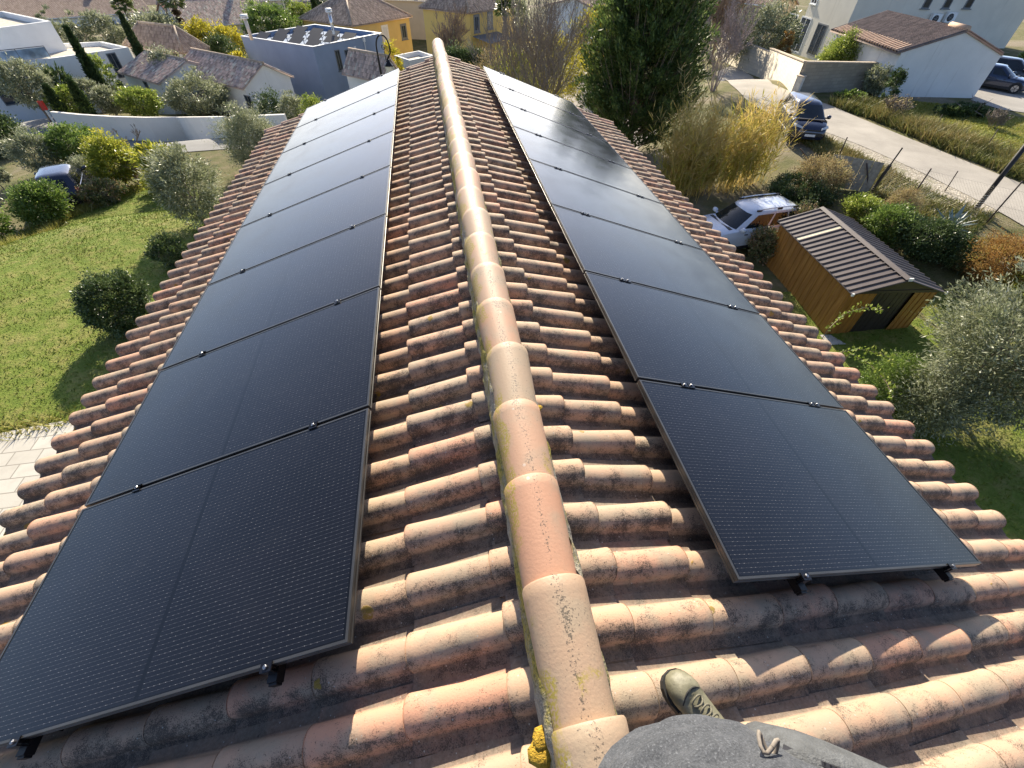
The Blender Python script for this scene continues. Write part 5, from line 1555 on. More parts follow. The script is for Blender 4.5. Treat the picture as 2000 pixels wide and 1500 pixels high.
# ================================================================ vehicles
def car(name, label, loc, yaw, L=4.3, W=1.8, H=1.65, hood=.95, wind=(1.02, .42), rear=(-1.75, -1.98), belt=.98, paint=None, rails=False, boxy=.3, group='cars around the houses', arch_dark=True, plate=True, rim=.21):
    """x forward, y left, z up; the nose at +L/2"""
    root = thing(name, label, 'car', loc, yaw, group)
    gl_m = glass_pane('car_glass', (.012, .016, .02), .03); blk = plain('car_black_plastic', (.018, .018, .02), .55)
    xf, xr, w = L / 2, -L / 2, W / 2
    wb, wr = wind       # windscreen base and top x
    rb_, rt = rear[1], rear[0]   # rear window base and top x
    st = [(xf, .42, .62, .66), (xf - .06, .26, .72, .80), (xf - .30, .20, hood - .10, .92), (xf - .75, .20, hood - .02, .985), (wb + .05, .20, belt + .0, 1.0), (.35, .20, belt + .01, 1.0), (-.5, .20, belt + .02, 1.0), (-1.2, .20, belt + .03, 1.0), (rb_ + .12, .22, belt + .03, .98), (xr + .10, .30, belt - .06, .93), (xr, .38, belt - .18, .84)]
    rings = []
    for (x, zl, zt, k) in st:
        ww = w * k; zm = zl + (zt - zl) * .55
        half = [(0, zl), (ww * .86, zl), (ww * .97, zl + .07), (ww, zm), (ww * .985, zm + (zt - zm) * .55), (ww * .93, zt - .035), (ww * .84, zt), (ww * .45, zt + .022), (0, zt + .03)]
        rings.append([(x, y, z) for y, z in half] + [(x, -y, z) for y, z in half[-2:0:-1]])
    m = MB(); loft(m, rings)
    # greenhouse
    def gh(t):       # outline at height parameter t (0 belt .. 1 roof)
        z = belt - .01 + (H - .045 - belt) * t
        fx = wb + (wr - wb) * t; bx = rb_ + (rt - rb_) * t
        yy = w * (.90 - .20 * t)
        n = []
        cr = .10
        for (x, y) in ((fx + .05 * (1 - t), 0), (fx, yy * .55), (fx - .10, yy * .9), (fx - .28, yy), ((fx + bx) / 2, yy * 1.012), (bx + .30, yy), (bx + .08, yy * .92), (bx, yy * .6), (bx - .02, 0)): n.append((x, y, z))
        return n + [(x, -y, z2) for x, y, z2 in n[-2:0:-1]]
    gr_ = [gh(0), gh(.5), gh(.9), gh(.985)]
    top = [(p[0] * .90 + ((wr + rt) / 2) * .10, p[1] * .82, H - .008) for p in gh(1)]
    top2 = [(p[0] * .55 + ((wr + rt) / 2) * .45, p[1] * .45, H + .012) for p in gh(1)]
    loft(m, gr_ + [top, top2])
    b = m.build('body', paint, root, smooth=True, angle=38)
    # glazing, set 4 mm proud of the greenhouse
    def q(t, fx): return None
    def pt(t, side, s):  # point on a side: s from front to rear 0..1
        z = belt - .01 + (H - .045 - belt) * t; f0 = wb + (wr - wb) * t - .30; b0 = rb_ + (rt - rb_) * t + .30
        x = f0 + (b0 - f0) * s; yy = w * (.90 - .20 * t) * (1 + .012 * (1 - abs(2 * s - 1))) + .006
        return (x, side * yy, z)
    for side in (1, -1):
        for s0, s1 in ((.02, .44), (.48, .80), (.84, .99)):
            g = MB(); P = []
            for s in np.linspace(s0, s1, 4):
                P += [pt(.10, side, s), pt(.86, side, s)]
            # slope the front edge with the pillar
            g.add(P, [(2 * i, 2 * i + 2, 2 * i + 3, 2 * i + 1) for i in range(3)]); g.build('side_window', gl_m, root, smooth=True)
        # mirror
        g = MB(); mx = wb - .28
        g.lathe([(.02, -.10), (.085, -.08), (.095, 0), (.085, .08), (.02, .10)], (mx, side * (w * .92 + .13), belt + .08), 10, axis='Y'); g.box((mx, side * (w * .90 + .03), belt + .03), (.07, .12, .05))
        g.build('mirror', paint if not arch_dark else paint, root, smooth=True)
        g = MB(); g.box((0.0, side * (w * .985), .27), (L * .52, .05, .13)); g.build('sill_trim', blk, root)
        for dx in (.55, -.42):
            g = MB(); g.box((dx, side * (w * 1.003), belt - .16), (.16, .025, .03)); g.build('door_handle', blk, root)
        # wheels and arches
        for x in (xf - .82, xr + .80):
            a = MB(); n = 16; P = []
            for i in range(n + 1):
                t = math.pi * i / n * 1.16 - .08 * math.pi
                P += [(x + .40 * math.cos(t), side * (w * 1.006), .32 + .40 * math.sin(t)), (x + .30 * math.cos(t), side * (w * 1.006), .32 + .30 * math.sin(t))]
            a.add(P, [(2 * i, 2 * i + 2, 2 * i + 3, 2 * i + 1) for i in range(n)]); a.build('wheel_arch', blk, root)
            wl = MB(); wl.lathe([(.20, -.10), (.30, -.10), (.325, -.07), (.325, .07), (.30, .10), (.20, .10)], (x, side * (w - .075), .325), 20, axis='Y'); wo = wl.build('wheel', plain('tyre_rubber', (.02, .02, .02), .85), root, smooth=True, angle=40)
            r_ = MB(); r_.lathe([(rim, -.03), (rim, .03), (rim - .02, .035)], (x, side * (w + .0), .325), 18, axis='Y')
            r_.build('rim', plain('alloy', (.42, .42, .43), .3, .8), wo)
            r_ = MB()
            for k in range(5): r_.box((x + .11 * math.cos(k * 1.2566), side * (w + .037), .325 + .11 * math.sin(k * 1.2566)), (.03, .01, .2), rot=Matrix.Rotation(-k * 1.2566 + math.pi / 2, 3, 'Y'))
            r_.build('spoke', blk, wo)
        # lights
        hl = MB(); P = []
        for (dx, dy, z) in ((-.03, .52, hood - .27), (-.30, .965, hood - .22), (-.52, .955, hood - .14), (-.30, .84, hood - .13), (-.12, .55, hood - .19)):
            P.append((xf + dx + .035, side * w * dy, z + .03))
        for (dx, dy, z) in ((-.03, .52, hood - .27), (-.30, .965, hood - .22), (-.52, .955, hood - .14), (-.30, .84, hood - .13), (-.12, .55, hood - .19)):
            P.append((xf + dx - .05, side * w * dy * .96, z - .04))
        hl.add(P, [(0, 1, 2, 3, 4)] + [(i, (i + 1) % 5, 5 + (i + 1) % 5, 5 + i) for i in range(5)]); hl.build('headlight', plain('headlight_glass', (.55, .58, .6), .12), root)
        tl = MB(); tl.box((xr + .06, side * w * .84, belt - .12), (.10, .16, .34)); tl.build('tail_light', plain('tail_red', (.35, .02, .02), .2), root)
        if rails:
            rr = MB(); yy = w * .66
            rr.tube([(wr - .18, side * yy, H - .03), (wr - .30, side * yy, H + .045), (-.6, side * yy, H + .065), (rt + .35, side * yy, H + .045), (rt + .15, side * yy, H - .03)], .022, 8); ro = rr.build('roof_rail', plain('rail_silver', (.6, .62, .65), .3, .6), root, smooth=True)
            fx = MB()
            for x in (wr - .25, (wr + rt) / 2 - .1, rt + .25): fx.box((x, side * yy, H + .012), (.22, .05, .06))
            fx.build('rail_foot', blk, ro)
    def ws(t, k):  # windscreen
        z = belt - .01 + (H - .045 - belt) * t; fx = wb + (wr - wb) * t
        yy = w * (.90 - .20 * t)
        return [(fx - .10 + .012, -yy * .88 * k, z), (fx + .012, -yy * .54, z), (fx + .05 * (1 - t) + .012, 0, z), (fx + .012, yy * .54, z), (fx - .10 + .012, yy * .88 * k, z)]
    g = MB(); R_ = [ws(.05, 1), ws(.45, 1), ws(.88, 1)]; P = [tuple((p[0] + .004, p[1], p[2] + .004)) for r in R_ for p in r]
    g.add(P, [(i * 5 + j, i * 5 + j + 1, i * 5 + j + 6, i * 5 + j + 5) for i in range(2) for j in range(4)]); g.build('windscreen', gl_m, root, smooth=True)
    def rw_(t):
        z = belt - .01 + (H - .045 - belt) * t; bx = rb_ + (rt - rb_) * t; yy = w * (.90 - .20 * t)
        return [(bx - .012, -yy * .56, z), (bx - .03, 0, z), (bx - .012, yy * .56, z)]
    g = MB(); P = [p for t in (.15, .8) for p in rw_(t)]; g.add(P, [(0, 1, 4, 3), (1, 2, 5, 4)]); g.build('rear_window', gl_m, root)
    g = MB(); g.box((wb + .08, 0, belt + .012), (.14, W * .74, .02)); g.build('wiper_cowl', blk, root)
    g = MB(); g.box((xf - .012, 0, .50), (.06, W * .62, .16)); g.box((xf - .03, 0, .68), (.06, W * .50, .07)); g.build('grille', blk, root)
    if plate:
        g = MB(); g.box((xf + .024, 0, .46), (.012, .52, .11)); g.build('number_plate', plain('plate_white', (.7, .7, .7), .5), root)
        g = MB(); g.box((xr - .01, 0, .62), (.012, .52, .11)); g.build('number_plate', plain('plate_white', (.7, .7, .7), .5), root)
    return root
PWH = plain('white_car_paint', (.58, .62, .70), .25, 0, var=.03, coat=.8)
PNV = plain('dark_blue_car_paint', (.022, .028, .055), .25, .3, var=.05, coat=.9)
PBL = plain('blue_black_car_paint', (.02, .035, .075), .2, .4, var=.05, coat=1)
PBK = plain('black_car_paint', (.01, .011, .013), .25, .2, var=.05, coat=.9)
# white estate beside the shed: placed by its roof
z0 = gz(12, 15); a_ = at(1455, 414, z0 + 1.6); b_ = at(1550, 402, z0 + 1.6); c_ = at(1432, 392, z0 + 1.6)
hd_ = (V2(a_) - V2(b_)).normalized(); sd_ = Vector((-hd_.y, hd_.x))
mid = (V2(a_) + V2(b_)) / 2 - sd_ * .62
pc = mid + hd_ * .38
car('parked_car', 'white estate car with roof rails parked between the tile eave and the shed', (pc.x, pc.y, gz(pc.x, pc.y)), math.atan2(hd_.y, hd_.x), 4.70, 1.82, 1.60, .96, (1.10, .30), (-1.98, -2.22), .98, PWH, True)
# dark people carrier on the lane, nose to the camera
p1, p2 = at(1555, 246, -5.25), at(1620, 250, -5.25); q1, q2 = at(1563, 196, -4.42), at(1609, 195, -4.42)
nd = ((V2(p1) + V2(p2)) / 2 - (V2(q1) + V2(q2)) / 2).normalized()
nose = (V2(p1) + V2(p2)) / 2
cc = nose - nd * 2.05
zc = gz(cc.x, cc.y)
car('parked_car', 'dark blue people carrier parked nose to the camera at the edge of the lane', (cc.x, cc.y, zc + .03), math.atan2(nd.y, nd.x), 4.3, 1.80, 1.62, .98, (1.35, .45), (-1.75, -2.0), 1.02, PNV)
wq = gp(1930, 186); nq_ = gp(1978, 184)
dirq = Vector((.55, -.83)).normalized()
cc = V2(gp(1952, 176)) - dirq * .6
car('parked_car', 'dark blue saloon parked in the shade behind the tiled garage', (cc.x, cc.y, gz(cc.x, cc.y) + .03), math.atan2(dirq.y, dirq.x), 4.5, 1.82, 1.45, .86, (1.0, .15), (-1.3, -1.95), .90, PBL)
cc2 = cc + Vector((3.1, 1.6))
car('parked_car', 'black car mostly cut by the right edge of the picture', (cc2.x, cc2.y, gz(cc2.x, cc2.y) + .03), math.atan2(dirq.y, dirq.x), 4.5, 1.85, 1.6, .95, (1.0, .2), (-1.5, -2.0), 1.0, PBK)
ccl = gp(148, 384)
car('parked_car', 'dark car with a pale roof half hidden by shrubs below the lawn', (ccl.x, ccl.y, ccl.z), rad(112), 4.1, 1.75, 1.5, .9, (.9, .2), (-1.5, -1.9), .95, PNV)

# ================================================================ posts, fences, lamp
RUST = plain('rusty_iron', (.06, .042, .035), .8, var=.3, scale=20)
def post_px(name, label, base, top, r, mat, cat='fence post', group=None, lean=None):
    b = gp(*base); d = ray(*top); k = ((b.x - CAM[0]) * d[0] + (b.y - CAM[1]) * d[1]) / (d[0] ** 2 + d[1] ** 2)
    t = Vector(CAM + d * k)
    o = thing(name, label, cat, b, group=group)
    m = MB(); e = t - b; m.tube([(0, 0, -.3), e * .5, e], r, 8); m.build('post', mat, o, smooth=True)
    return o, b, t
fp = []
for lb, bs, tp in (('thin rusty fence post standing by itself behind the tan dry bush', (1765, 409), (1819, 329)),
                   ('thin rusty fence post nearest the right edge, behind the agave', (1922, 440), (1997, 354)),
                   ('thin rusty fence post beside the grey board panel', (1697, 375), (1693, 318)),
                   ('thin grey fence post fading against the lane between two rusty ones', (1845, 375), (1871, 334)),
                   ('thin dark fence post in front of the people carrier', (1635, 312), (1655, 268)),
                   ('short dark fence stake leaning left among the dry brambles', (1598, 338), (1563, 290)),
                   ('thin fence post at the near end of the field beyond the lane', (1917, 300), (1950, 252)),
                   ('thin fence post halfway along the field beyond the lane', (1822, 258), (1841, 224))):
    fp.append(post_px('fence_post', lb, bs, tp, .028 if 'lane' not in lb else .022, RUST, group='posts of the wire fences'))
fp.append(post_px('support_pole', 'thick black leaning pole bound with pale cord at the right edge', (1903, 412), (2010, 276), .085, plain('tarred_pole', (.02, .018, .018), .7, var=.3, scale=10), cat='pole'))
root_, pb, ptop = fp[-1]
m = MB(); e = ptop - pb
for k in range(6):
    q = e * (.05 + .035 * k); u1 = e.normalized(); s1 = u1.cross(Vector((0, 0, 1))).normalized(); s2 = u1.cross(s1)
    m.tube([q + s1 * .092 * math.cos(a) + s2 * .092 * math.sin(a) + u1 * (.12 * a / 6.28) for a in np.linspace(0, 6.28, 12)], .007, 4)
m.build('cord', plain('white_cord', (.5, .48, .45), .8), root_)
# chain link between three of the posts
A_, B_ = fp[0][1], fp[1][1]
def mesh_fence(label, A, B, h, pitch, r, mat, lift=.05):
    o = thing('wire_fence', label, 'fence', A); d = V2(B) - V2(A); L_ = d.length; u = d / L_
    m = MB(); dz = B.z - A.z; n = int(L_ / pitch); kz = int(h / pitch)
    def P(s, z): return (u.x * s, u.y * s, z + lift + dz * s / L_)
    for i in range(-kz, n):
        for sg in (1, -1):
            s0, s1 = (i * pitch, i * pitch + h) if sg > 0 else (i * pitch + h, i * pitch)
            z0, z1 = 0, h
            # clip to the panel
            if s0 == s1: continue
            ts = [0, 1]
            for lim, lo in ((0, True), (L_, False)):
                t = (lim - s0) / (s1 - s0)
                inside0 = s0 >= 0 if lo else s0 <= L_
                inside1 = s1 >= 0 if lo else s1 <= L_
                if not inside0 and not inside1: ts = None; break
                if not inside0: ts[0] = max(ts[0], t)
                if not inside1: ts[1] = min(ts[1], t)
            if ts is None or ts[1] <= ts[0]: continue
            m.tube([P(s0 + (s1 - s0) * t, h * t) for t in ts], r, 3, cap=False)
    for z in (.0, h / 2, h): m.tube([P(0, z), P(L_, z)], r * 1.5, 4)
    m.build('wire_mesh', mat, o); return o
GALV = plain('galvanised_wire', (.26, .25, .23), .5, .5)
far_end = V2(B_) + (V2(B_) - V2(A_)).normalized() * 4.5
mesh_fence('chain link fence hanging between the rusty posts along the lane', fp[2][1], Vector((far_end.x, far_end.y, B_.z)), 1.25, .10, .0014, GALV)
# leaning grey boards and stake by the gravel
pbx = gp(1655, 368)
bd = thing('board_panel', 'weathered grey board panel leaning by the gravel with a dark stake', 'panel', pbx, rad(-38))
m = MB()
for k in range(5): m.box((-.95 + .40 * k * 1.0, .02 * (k % 2), .62), (.38, .035, 1.25), rot=Matrix.Rotation(rad(-14), 3, 'X'))
m.build('boards', plain('weathered_board', (.33, .29, .22), .9, var=.3, scale=8), bd)
m = MB(); m.tube([(.95, .1, -.2), (1.0, -.25, 1.3)], .07, 8); m.tube([(1.0, -.25, 1.3), (1.05, -.3, 2.0)], .03, 8); m.build('stake', plain('dark_stake', (.05, .045, .04), .8), bd)
# white fence of the paved yard
fa, fb = gp(1075, 192), gp(1150, 150)
yf = thing('yard_fence', 'white post and wire panel fence on a low wall by the paved yard', 'fence', fa, math.atan2(fb.y - fa.y, fb.x - fa.x))
L_ = (V2(fb) - V2(fa)).length; dzf = fb.z - fa.z; npost = 6
m = MB(); m.add([(0, -.1, -.5), (L_, -.1, dzf - .5), (L_, .1, dzf - .5), (0, .1, -.5), (0, -.1, .45), (L_, -.1, dzf + .45), (L_, .1, dzf + .45), (0, .1, .45)], [(0, 1, 5, 4), (2, 3, 7, 6), (4, 5, 6, 7), (0, 4, 7, 3), (1, 2, 6, 5)]); m.build('low_wall', plain('low_concrete_wall', (.42, .38, .31), .9, var=.2), yf)
for k in range(npost):
    t = k / (npost - 1); m = MB(); m.box((L_ * t, 0, dzf * t + 1.05), (.07, .07, 1.35)); m.build('post', FRAMEW, yf)
for k in range(npost - 1):
    m = MB(); t0, t1 = k / (npost - 1), (k + 1) / (npost - 1)
    for j in range(9): m.tube([(L_ * t0, 0, dzf * t0 + .55 + .13 * j), (L_ * t1, 0, dzf * t1 + .55 + .13 * j)], .008, 4)
    for j in range(24): t = t0 + (t1 - t0) * j / 24; m.tube([(L_ * t, 0, dzf * t + .52), (L_ * t, 0, dzf * t + 1.62)], .007, 4)
    m.build('wire_panel', FRAMEW, yf)
m = MB(); q = gp(1145, 200)
st_ = thing('scaffold_pole', 'thin dark rod lying on the paved yard beside the evergreen', 'pole', gp(1128, 178)); e = gp(1147, 206) - gp(1128, 178)
m.tube([(0, 0, .08), e + Vector((0, 0, .08))], .03, 6); m.build('rod', RUST, st_)
# wrought iron street lamp behind the gable
b_ = spot(745, 148, 24); zb = gz(b_.x, b_.y)
dl = ray(741, 68); k = math.hypot(b_.x - CAM[0], b_.y - CAM[1]) / math.hypot(dl[0], dl[1]); ztop = CAM[2] + dl[2] * k
LX = spot(745, 148, 24)
lamp = thing('street_lamp', 'black wrought iron street lamp with a hanging lantern on a crook', 'street lamp', (b_.x, b_.y, zb))
IRON = plain('black_iron', (.012, .012, .013), .4, .5)
rt_ = Vector((CAM[1] - b_.y, -(CAM[0] - b_.x), 0)).normalized() * -1     # picture-right
if rt_.x < 0: rt_ = -rt_
H_ = ztop - zb; m = MB()
R0 = .27
pts = [Vector((0, 0, 0)), Vector((0, 0, H_ - 1.1)), Vector((0, 0, H_ - R0 * 1.6))] + [rt_ * (R0 - R0 * math.cos(a)) + Vector((0, 0, H_ - R0 * 1.6 + R0 * 1.6 * math.sin(a))) for a in np.linspace(.2, math.pi, 11)] + [rt_ * (2 * R0 - .02) + Vector((0, 0, H_ - R0 * 1.6 - .18)), rt_ * (R0 + .08) + Vector((0, 0, H_ - R0 * 1.6 - .42))]
m.tube(pts, [.06, .045] + [.030] * (len(pts) - 2), 8); m.build('pole', IRON, lamp, smooth=True)
m = MB(); cs = rt_ * (R0 + .02) + Vector((0, 0, H_ - .42))
m.tube([cs + rt_ * (.11 * math.cos(a) * (1 - a / 11)) + Vector((0, 0, .11 * math.sin(a) * (1 - a / 11))) for a in np.linspace(0, 9, 24)], .016, 6); m.tube([cs + Vector((0, 0, -.1)), cs + Vector((.02, 0, -.55))], .014, 6); m.build('scroll', IRON, lamp, smooth=True)
lc = rt_ * (R0 + .12) + Vector((0, 0, H_ - 1.12))
m = MB(); m.lathe([(.03, .30), (.07, .24), (.10, .20), (.21, .10), (.22, .07)], lc, 8); lh = m.build('lantern_hood', IRON, lamp)
m = MB(); m.lathe([(.20, .07), (.13, -.26)], lc, 6); m.build('lantern_glass', plain('opal_glass', (.62, .60, .52), .3), lh)
m = MB(); m.lathe([(.14, -.26), (.05, -.31), (.02, -.36)], lc, 6); m.build('lantern_base', IRON, lh)
# ================================================================ vegetation
LM = {
 'olive': leaf_mat('olive_leaf', [(.15, .17, .085), (.25, .275, .15), (.37, .39, .24), (.52, .53, .40)], .42, .34, .5),
 'dark': leaf_mat('dark_leaf', [(0.033, 0.060, 0.021), (0.060, 0.098, 0.030), (0.112, 0.158, 0.048), (0.225, 0.285, 0.120)], .38, 0.27, .5),
 'green': leaf_mat('green_leaf', [(0.075, 0.128, 0.027), (0.128, 0.203, 0.038), (0.210, 0.300, 0.060), (0.375, 0.435, 0.135)], .4, 0.37, .5),
 'bright': leaf_mat('bright_leaf', [(0.123, 0.181, 0.029), (0.203, 0.275, 0.043), (0.319, 0.377, 0.072), (0.522, 0.551, 0.145)], .4, 0.42, .5),
 'yellow': leaf_mat('yellow_leaf', [(0.230, 0.230, 0.027), (0.405, 0.365, 0.034), (0.567, 0.486, 0.041), (0.700, 0.594, 0.081)], .5, 0.45),
 'mimosa': leaf_mat('yellow_green_leaf', [(0.154, 0.196, 0.028), (0.280, 0.315, 0.042), (0.434, 0.434, 0.056), (0.630, 0.560, 0.084)], .45, 0.42),
 'ever': leaf_mat('evergreen_leaf', [(.045, .075, .022), (.08, .13, .034), (.14, .20, .05), (.26, .31, .10)], .5, .35),
 'cypress': leaf_mat('cypress_leaf', [(0.027, 0.051, 0.018), (0.048, 0.083, 0.027), (0.090, 0.135, 0.039)], .6, 0.22),
 'tan': leaf_mat('dry_tan_leaf', [(0.216, 0.162, 0.081), (0.351, 0.270, 0.135), (0.486, 0.392, 0.203), (0.324, 0.311, 0.108)], .7, 0.37),
 'rust': leaf_mat('rusty_leaf', [(0.213, 0.106, 0.031), (0.375, 0.206, 0.056), (0.500, 0.325, 0.112), (0.312, 0.300, 0.062)], .65, 0.37),
 'photinia': leaf_mat('red_green_leaf', [(0.070, 0.105, 0.031), (0.154, 0.196, 0.070), (0.280, 0.280, 0.126), (0.420, 0.224, 0.140), (0.420, 0.406, 0.224)], .32, 0.27, .6),
 'reed': leaf_mat('reed_leaf', [(.28, .31, .05), (.46, .42, .07), (.62, .45, .12), (.66, .50, .22)], .55, .45),
 'palm': leaf_mat('palm_leaf', [(0.098, 0.140, 0.035), (0.182, 0.224, 0.063), (0.336, 0.350, 0.140)], .4, 0.27, .5),
 'skirt': leaf_mat('dead_palm_leaf', [(0.156, 0.102, 0.060), (0.264, 0.180, 0.108), (0.360, 0.264, 0.156)], .8, 0.22),
}
BARK = plain('grey_bark', (.24, .20, .165), .9, var=.35, scale=12, bump=.6)
BARKD = plain('dark_bark', (.07, .055, .045), .9, var=.35, scale=12, bump=.6)
BARKP = plain('mauve_bark', (.30, .25, .235), .9, var=.3, scale=9)
BARKB = plain('brown_bark', (.27, .20, .145), .9, var=.3, scale=9)

def leaves(g, P, D, ln, wd, jit=.35):
    """leaf quads at points P pointing roughly along D"""
    n = len(P)
    d = D / (np.linalg.norm(D, axis=1, keepdims=True) + 1e-9) + g.normal(0, jit, (n, 3)); d /= np.linalg.norm(d, axis=1, keepdims=True)
    a = g.normal(0, 1, (n, 3)); s = np.cross(d, a); s /= np.linalg.norm(s, axis=1, keepdims=True) + 1e-9
    L_ = (ln * g.uniform(.6, 1.3, n))[:, None]; W_ = (wd * g.uniform(.7, 1.2, n))[:, None]
    nn = np.cross(d, s)
    V = np.stack([P, P + d * L_ * .5 + s * W_ * .5 + nn * W_ * .15, P + d * L_, P + d * L_ * .5 - s * W_ * .5 + nn * W_ * .15], 1)
    return V.reshape(-1, 3), np.arange(4 * n).reshape(n, 4)

def crown_pts(g, n, nclump, rx, ry, rz, cr, hollow=.55, lobes=5, flat=.0):
    """leaf points in clumps spread through an uneven ellipsoid crown of half sizes rx, ry, rz"""
    d = g.normal(0, 1, (nclump, 3)); d /= np.linalg.norm(d, axis=1, keepdims=True)
    ld = g.normal(0, 1, (lobes, 3)); ld /= np.linalg.norm(ld, axis=1, keepdims=True); la = g.uniform(-.34, .36, lobes)
    f = 1 + (np.clip(d @ ld.T, 0, 1) ** 3 * la).sum(1)
    r = (hollow + (1 - hollow) * g.random(nclump) ** .6) * f
    C = d * r[:, None]
    far = g.random(nclump) < .13
    C = np.where(far[:, None], C * g.uniform(1.05, 1.38, nclump)[:, None], C)
    if flat: C[:, 2] = np.where(C[:, 2] < -flat, -flat + (C[:, 2] + flat) * .3, C[:, 2])
    C = C * np.array([rx, ry, rz])
    k = g.integers(0, nclump, n)
    w = g.uniform(.5, 1.4, nclump)
    off = g.normal(0, 1, (n, 3)); off *= (cr * w[k])[:, None]
    off[:, 2] *= .72
    P = C[k] + off
    out = P / np.array([rx, ry, rz]); out /= np.linalg.norm(out, axis=1, keepdims=True) + 1e-9
    tone = g.normal(0, .20, nclump)[k] + (off[:, 2] / (cr + 1e-6)) * .03
    return P, out, tone, C

def pxm(P):
    """photograph pixels per metre at P across the line of sight"""
    q = (np.array(P) - CAM) @ _R; c = -q[2]
    r = math.hypot(q[0], q[1]) / c
    return F_PX / c * (1 + .25 * r * r) 
def rise_to(P, top):
    d = ray(*top); k = ((P[0] - CAM[0]) * d[0] + (P[1] - CAM[1]) * d[1]) / (d[0] ** 2 + d[1] ** 2)
    return CAM[2] + k * d[2] - P[2]
_seed = [100]
def trunk_mesh(g, root, H, r, mats, spread, zc, n=5, lean=0.1, name='trunk'):
    m = MB(); b = Vector((g.normal(0, lean), g.normal(0, lean), zc))
    m.tube([(0, 0, -.3), b * .35 + Vector((g.normal(0, .06), g.normal(0, .06), 0)), b], [r * 1.25, r, r * .75], 8)
    for i in range(n):
        a = 2 * math.pi * i / n + g.random(); s = spread * g.uniform(.45, .9)
        e = Vector((math.cos(a) * s, math.sin(a) * s, zc + (H - zc) * g.uniform(.25, .75)))
        mid = b.lerp(e, .5) + Vector((g.normal(0, .1), g.normal(0, .1), .12 * s))
        m.tube([b * .92, mid, e], [r * .62, r * .42, r * .12], 6)
        for q in range(2):
            e2 = mid + Vector((g.normal(0, s * .4), g.normal(0, s * .4), abs(g.normal(0, s * .4))))
            m.tube([mid, mid.lerp(e2, .5) + Vector((0, 0, .05)), e2], [r * .3, r * .2, r * .06], 5)
    return m.build(name, mats, root, smooth=True)
def leafy(name, label, base, top, wpx, mat, cat='tree', D=None, leaf=.10, asp=.4, dens=1.0, clear=.12, hollow=.5, clump=.16, group=None, bark=None, depth=1.0, wscale=1.0, jit=.5, up=.25, hscale=1.0, lobes=6, flat=0.0, centre=None, Hc=None):
    """tree or bush: foot at pixel base (or below pixel base at distance D), crown reaching up to pixel top and wpx wide"""
    _seed[0] += 1; g = np.random.default_rng(_seed[0])
    if D: P = spot(base[0], base[1], D); P = Vector((P.x, P.y, gz(P.x, P.y)))
    else: P = gp(*base)
    if centre:
        Q = at(centre[0], centre[1], centre[2]); P = Vector((Q.x, Q.y, gz(Q.x, Q.y)))
    H = Hc if Hc else max(.3, rise_to(P, top)) * hscale; mid = Vector((P.x, P.y, P.z + H * .6))
    k = pxm(mid); W = wpx / k * wscale / 2
    dist = (Vector(CAM) - mid).length
    ln = max(leaf * 1.15, dist * .0036); wd = ln * max(asp, .26)
    zc0 = H * clear; rz = (H - zc0) / 2
    area = 4 * math.pi * ((W * W + 2 * W * rz) / 3)
    n = int(min(34000, max(500, dens * 2.1 * area / (ln * wd * .5))))
    ncl = int(min(300, max(22, n / 44)))
    root = thing(name, label, cat, P, group=group)
    P_, out, tone, C = crown_pts(g, n, ncl, W * .92, W * .92 * depth, rz * .92, clump * min(W, rz) * 1.0, hollow, lobes, flat)
    P_ = P_ + np.array([0, 0, zc0 + rz]); keep = P_[:, 2] > .02; P_ = P_[keep]; out = out[keep]; tone = tone[keep]
    Dv = out + np.array([0, 0, up]) + g.normal(0, .3, out.shape)
    V, F = leaves(g, P_, Dv, ln, wd, jit)
    r = np.clip(g.beta(2.2, 2.6, len(P_)) + tone, 0, 1)
    np_mesh('crown', V, F, LM[mat], root, rnd=r)
    trunk_mesh(g, root, H, max(.025, W * .05), bark or BARK, W * .75, max(.15, zc0 + rz * .35), 6)
    return root, P, H, W
def cypress(label, base, D, top, wpx, group='narrow cypresses round the white villa', name='cypress_tree'):
    _seed[0] += 1; g = np.random.default_rng(_seed[0])
    P = spot(base[0], base[1], D); P = Vector((P.x, P.y, gz(P.x, P.y))); H = rise_to(P, top); W = wpx / pxm(P + Vector((0, 0, H / 2))) / 2
    root = thing(name, label, 'tree', P, group=group)
    n = 5200; t = g.random(n) ** .85; prof = W * np.clip(1.15 * (1 - t) ** .75, 0, 1) * np.clip(t * 9 + .45, 0, 1)
    a = g.random(n) * 6.283; rr = prof * (.62 + .38 * g.random(n)) * (1 + .16 * np.sin(a * 3 + t * 21) + .1 * g.normal(0, 1, n))
    Pt = np.stack([rr * np.cos(a), rr * np.sin(a), .25 + t * (H - .3)], 1)
    Dv = np.stack([np.cos(a) * .35, np.sin(a) * .35, np.ones(n)], 1)
    V, F = leaves(g, Pt, Dv, .32, .15, .3); np_mesh('crown', V, F, LM['cypress'], root, rnd=np.clip(g.beta(2, 3, n), 0, 1))
    m = MB(); m.tube([(0, 0, -.3), (0, 0, H * .8)], [.16, .03], 7); m.build('trunk', BARKD, root)
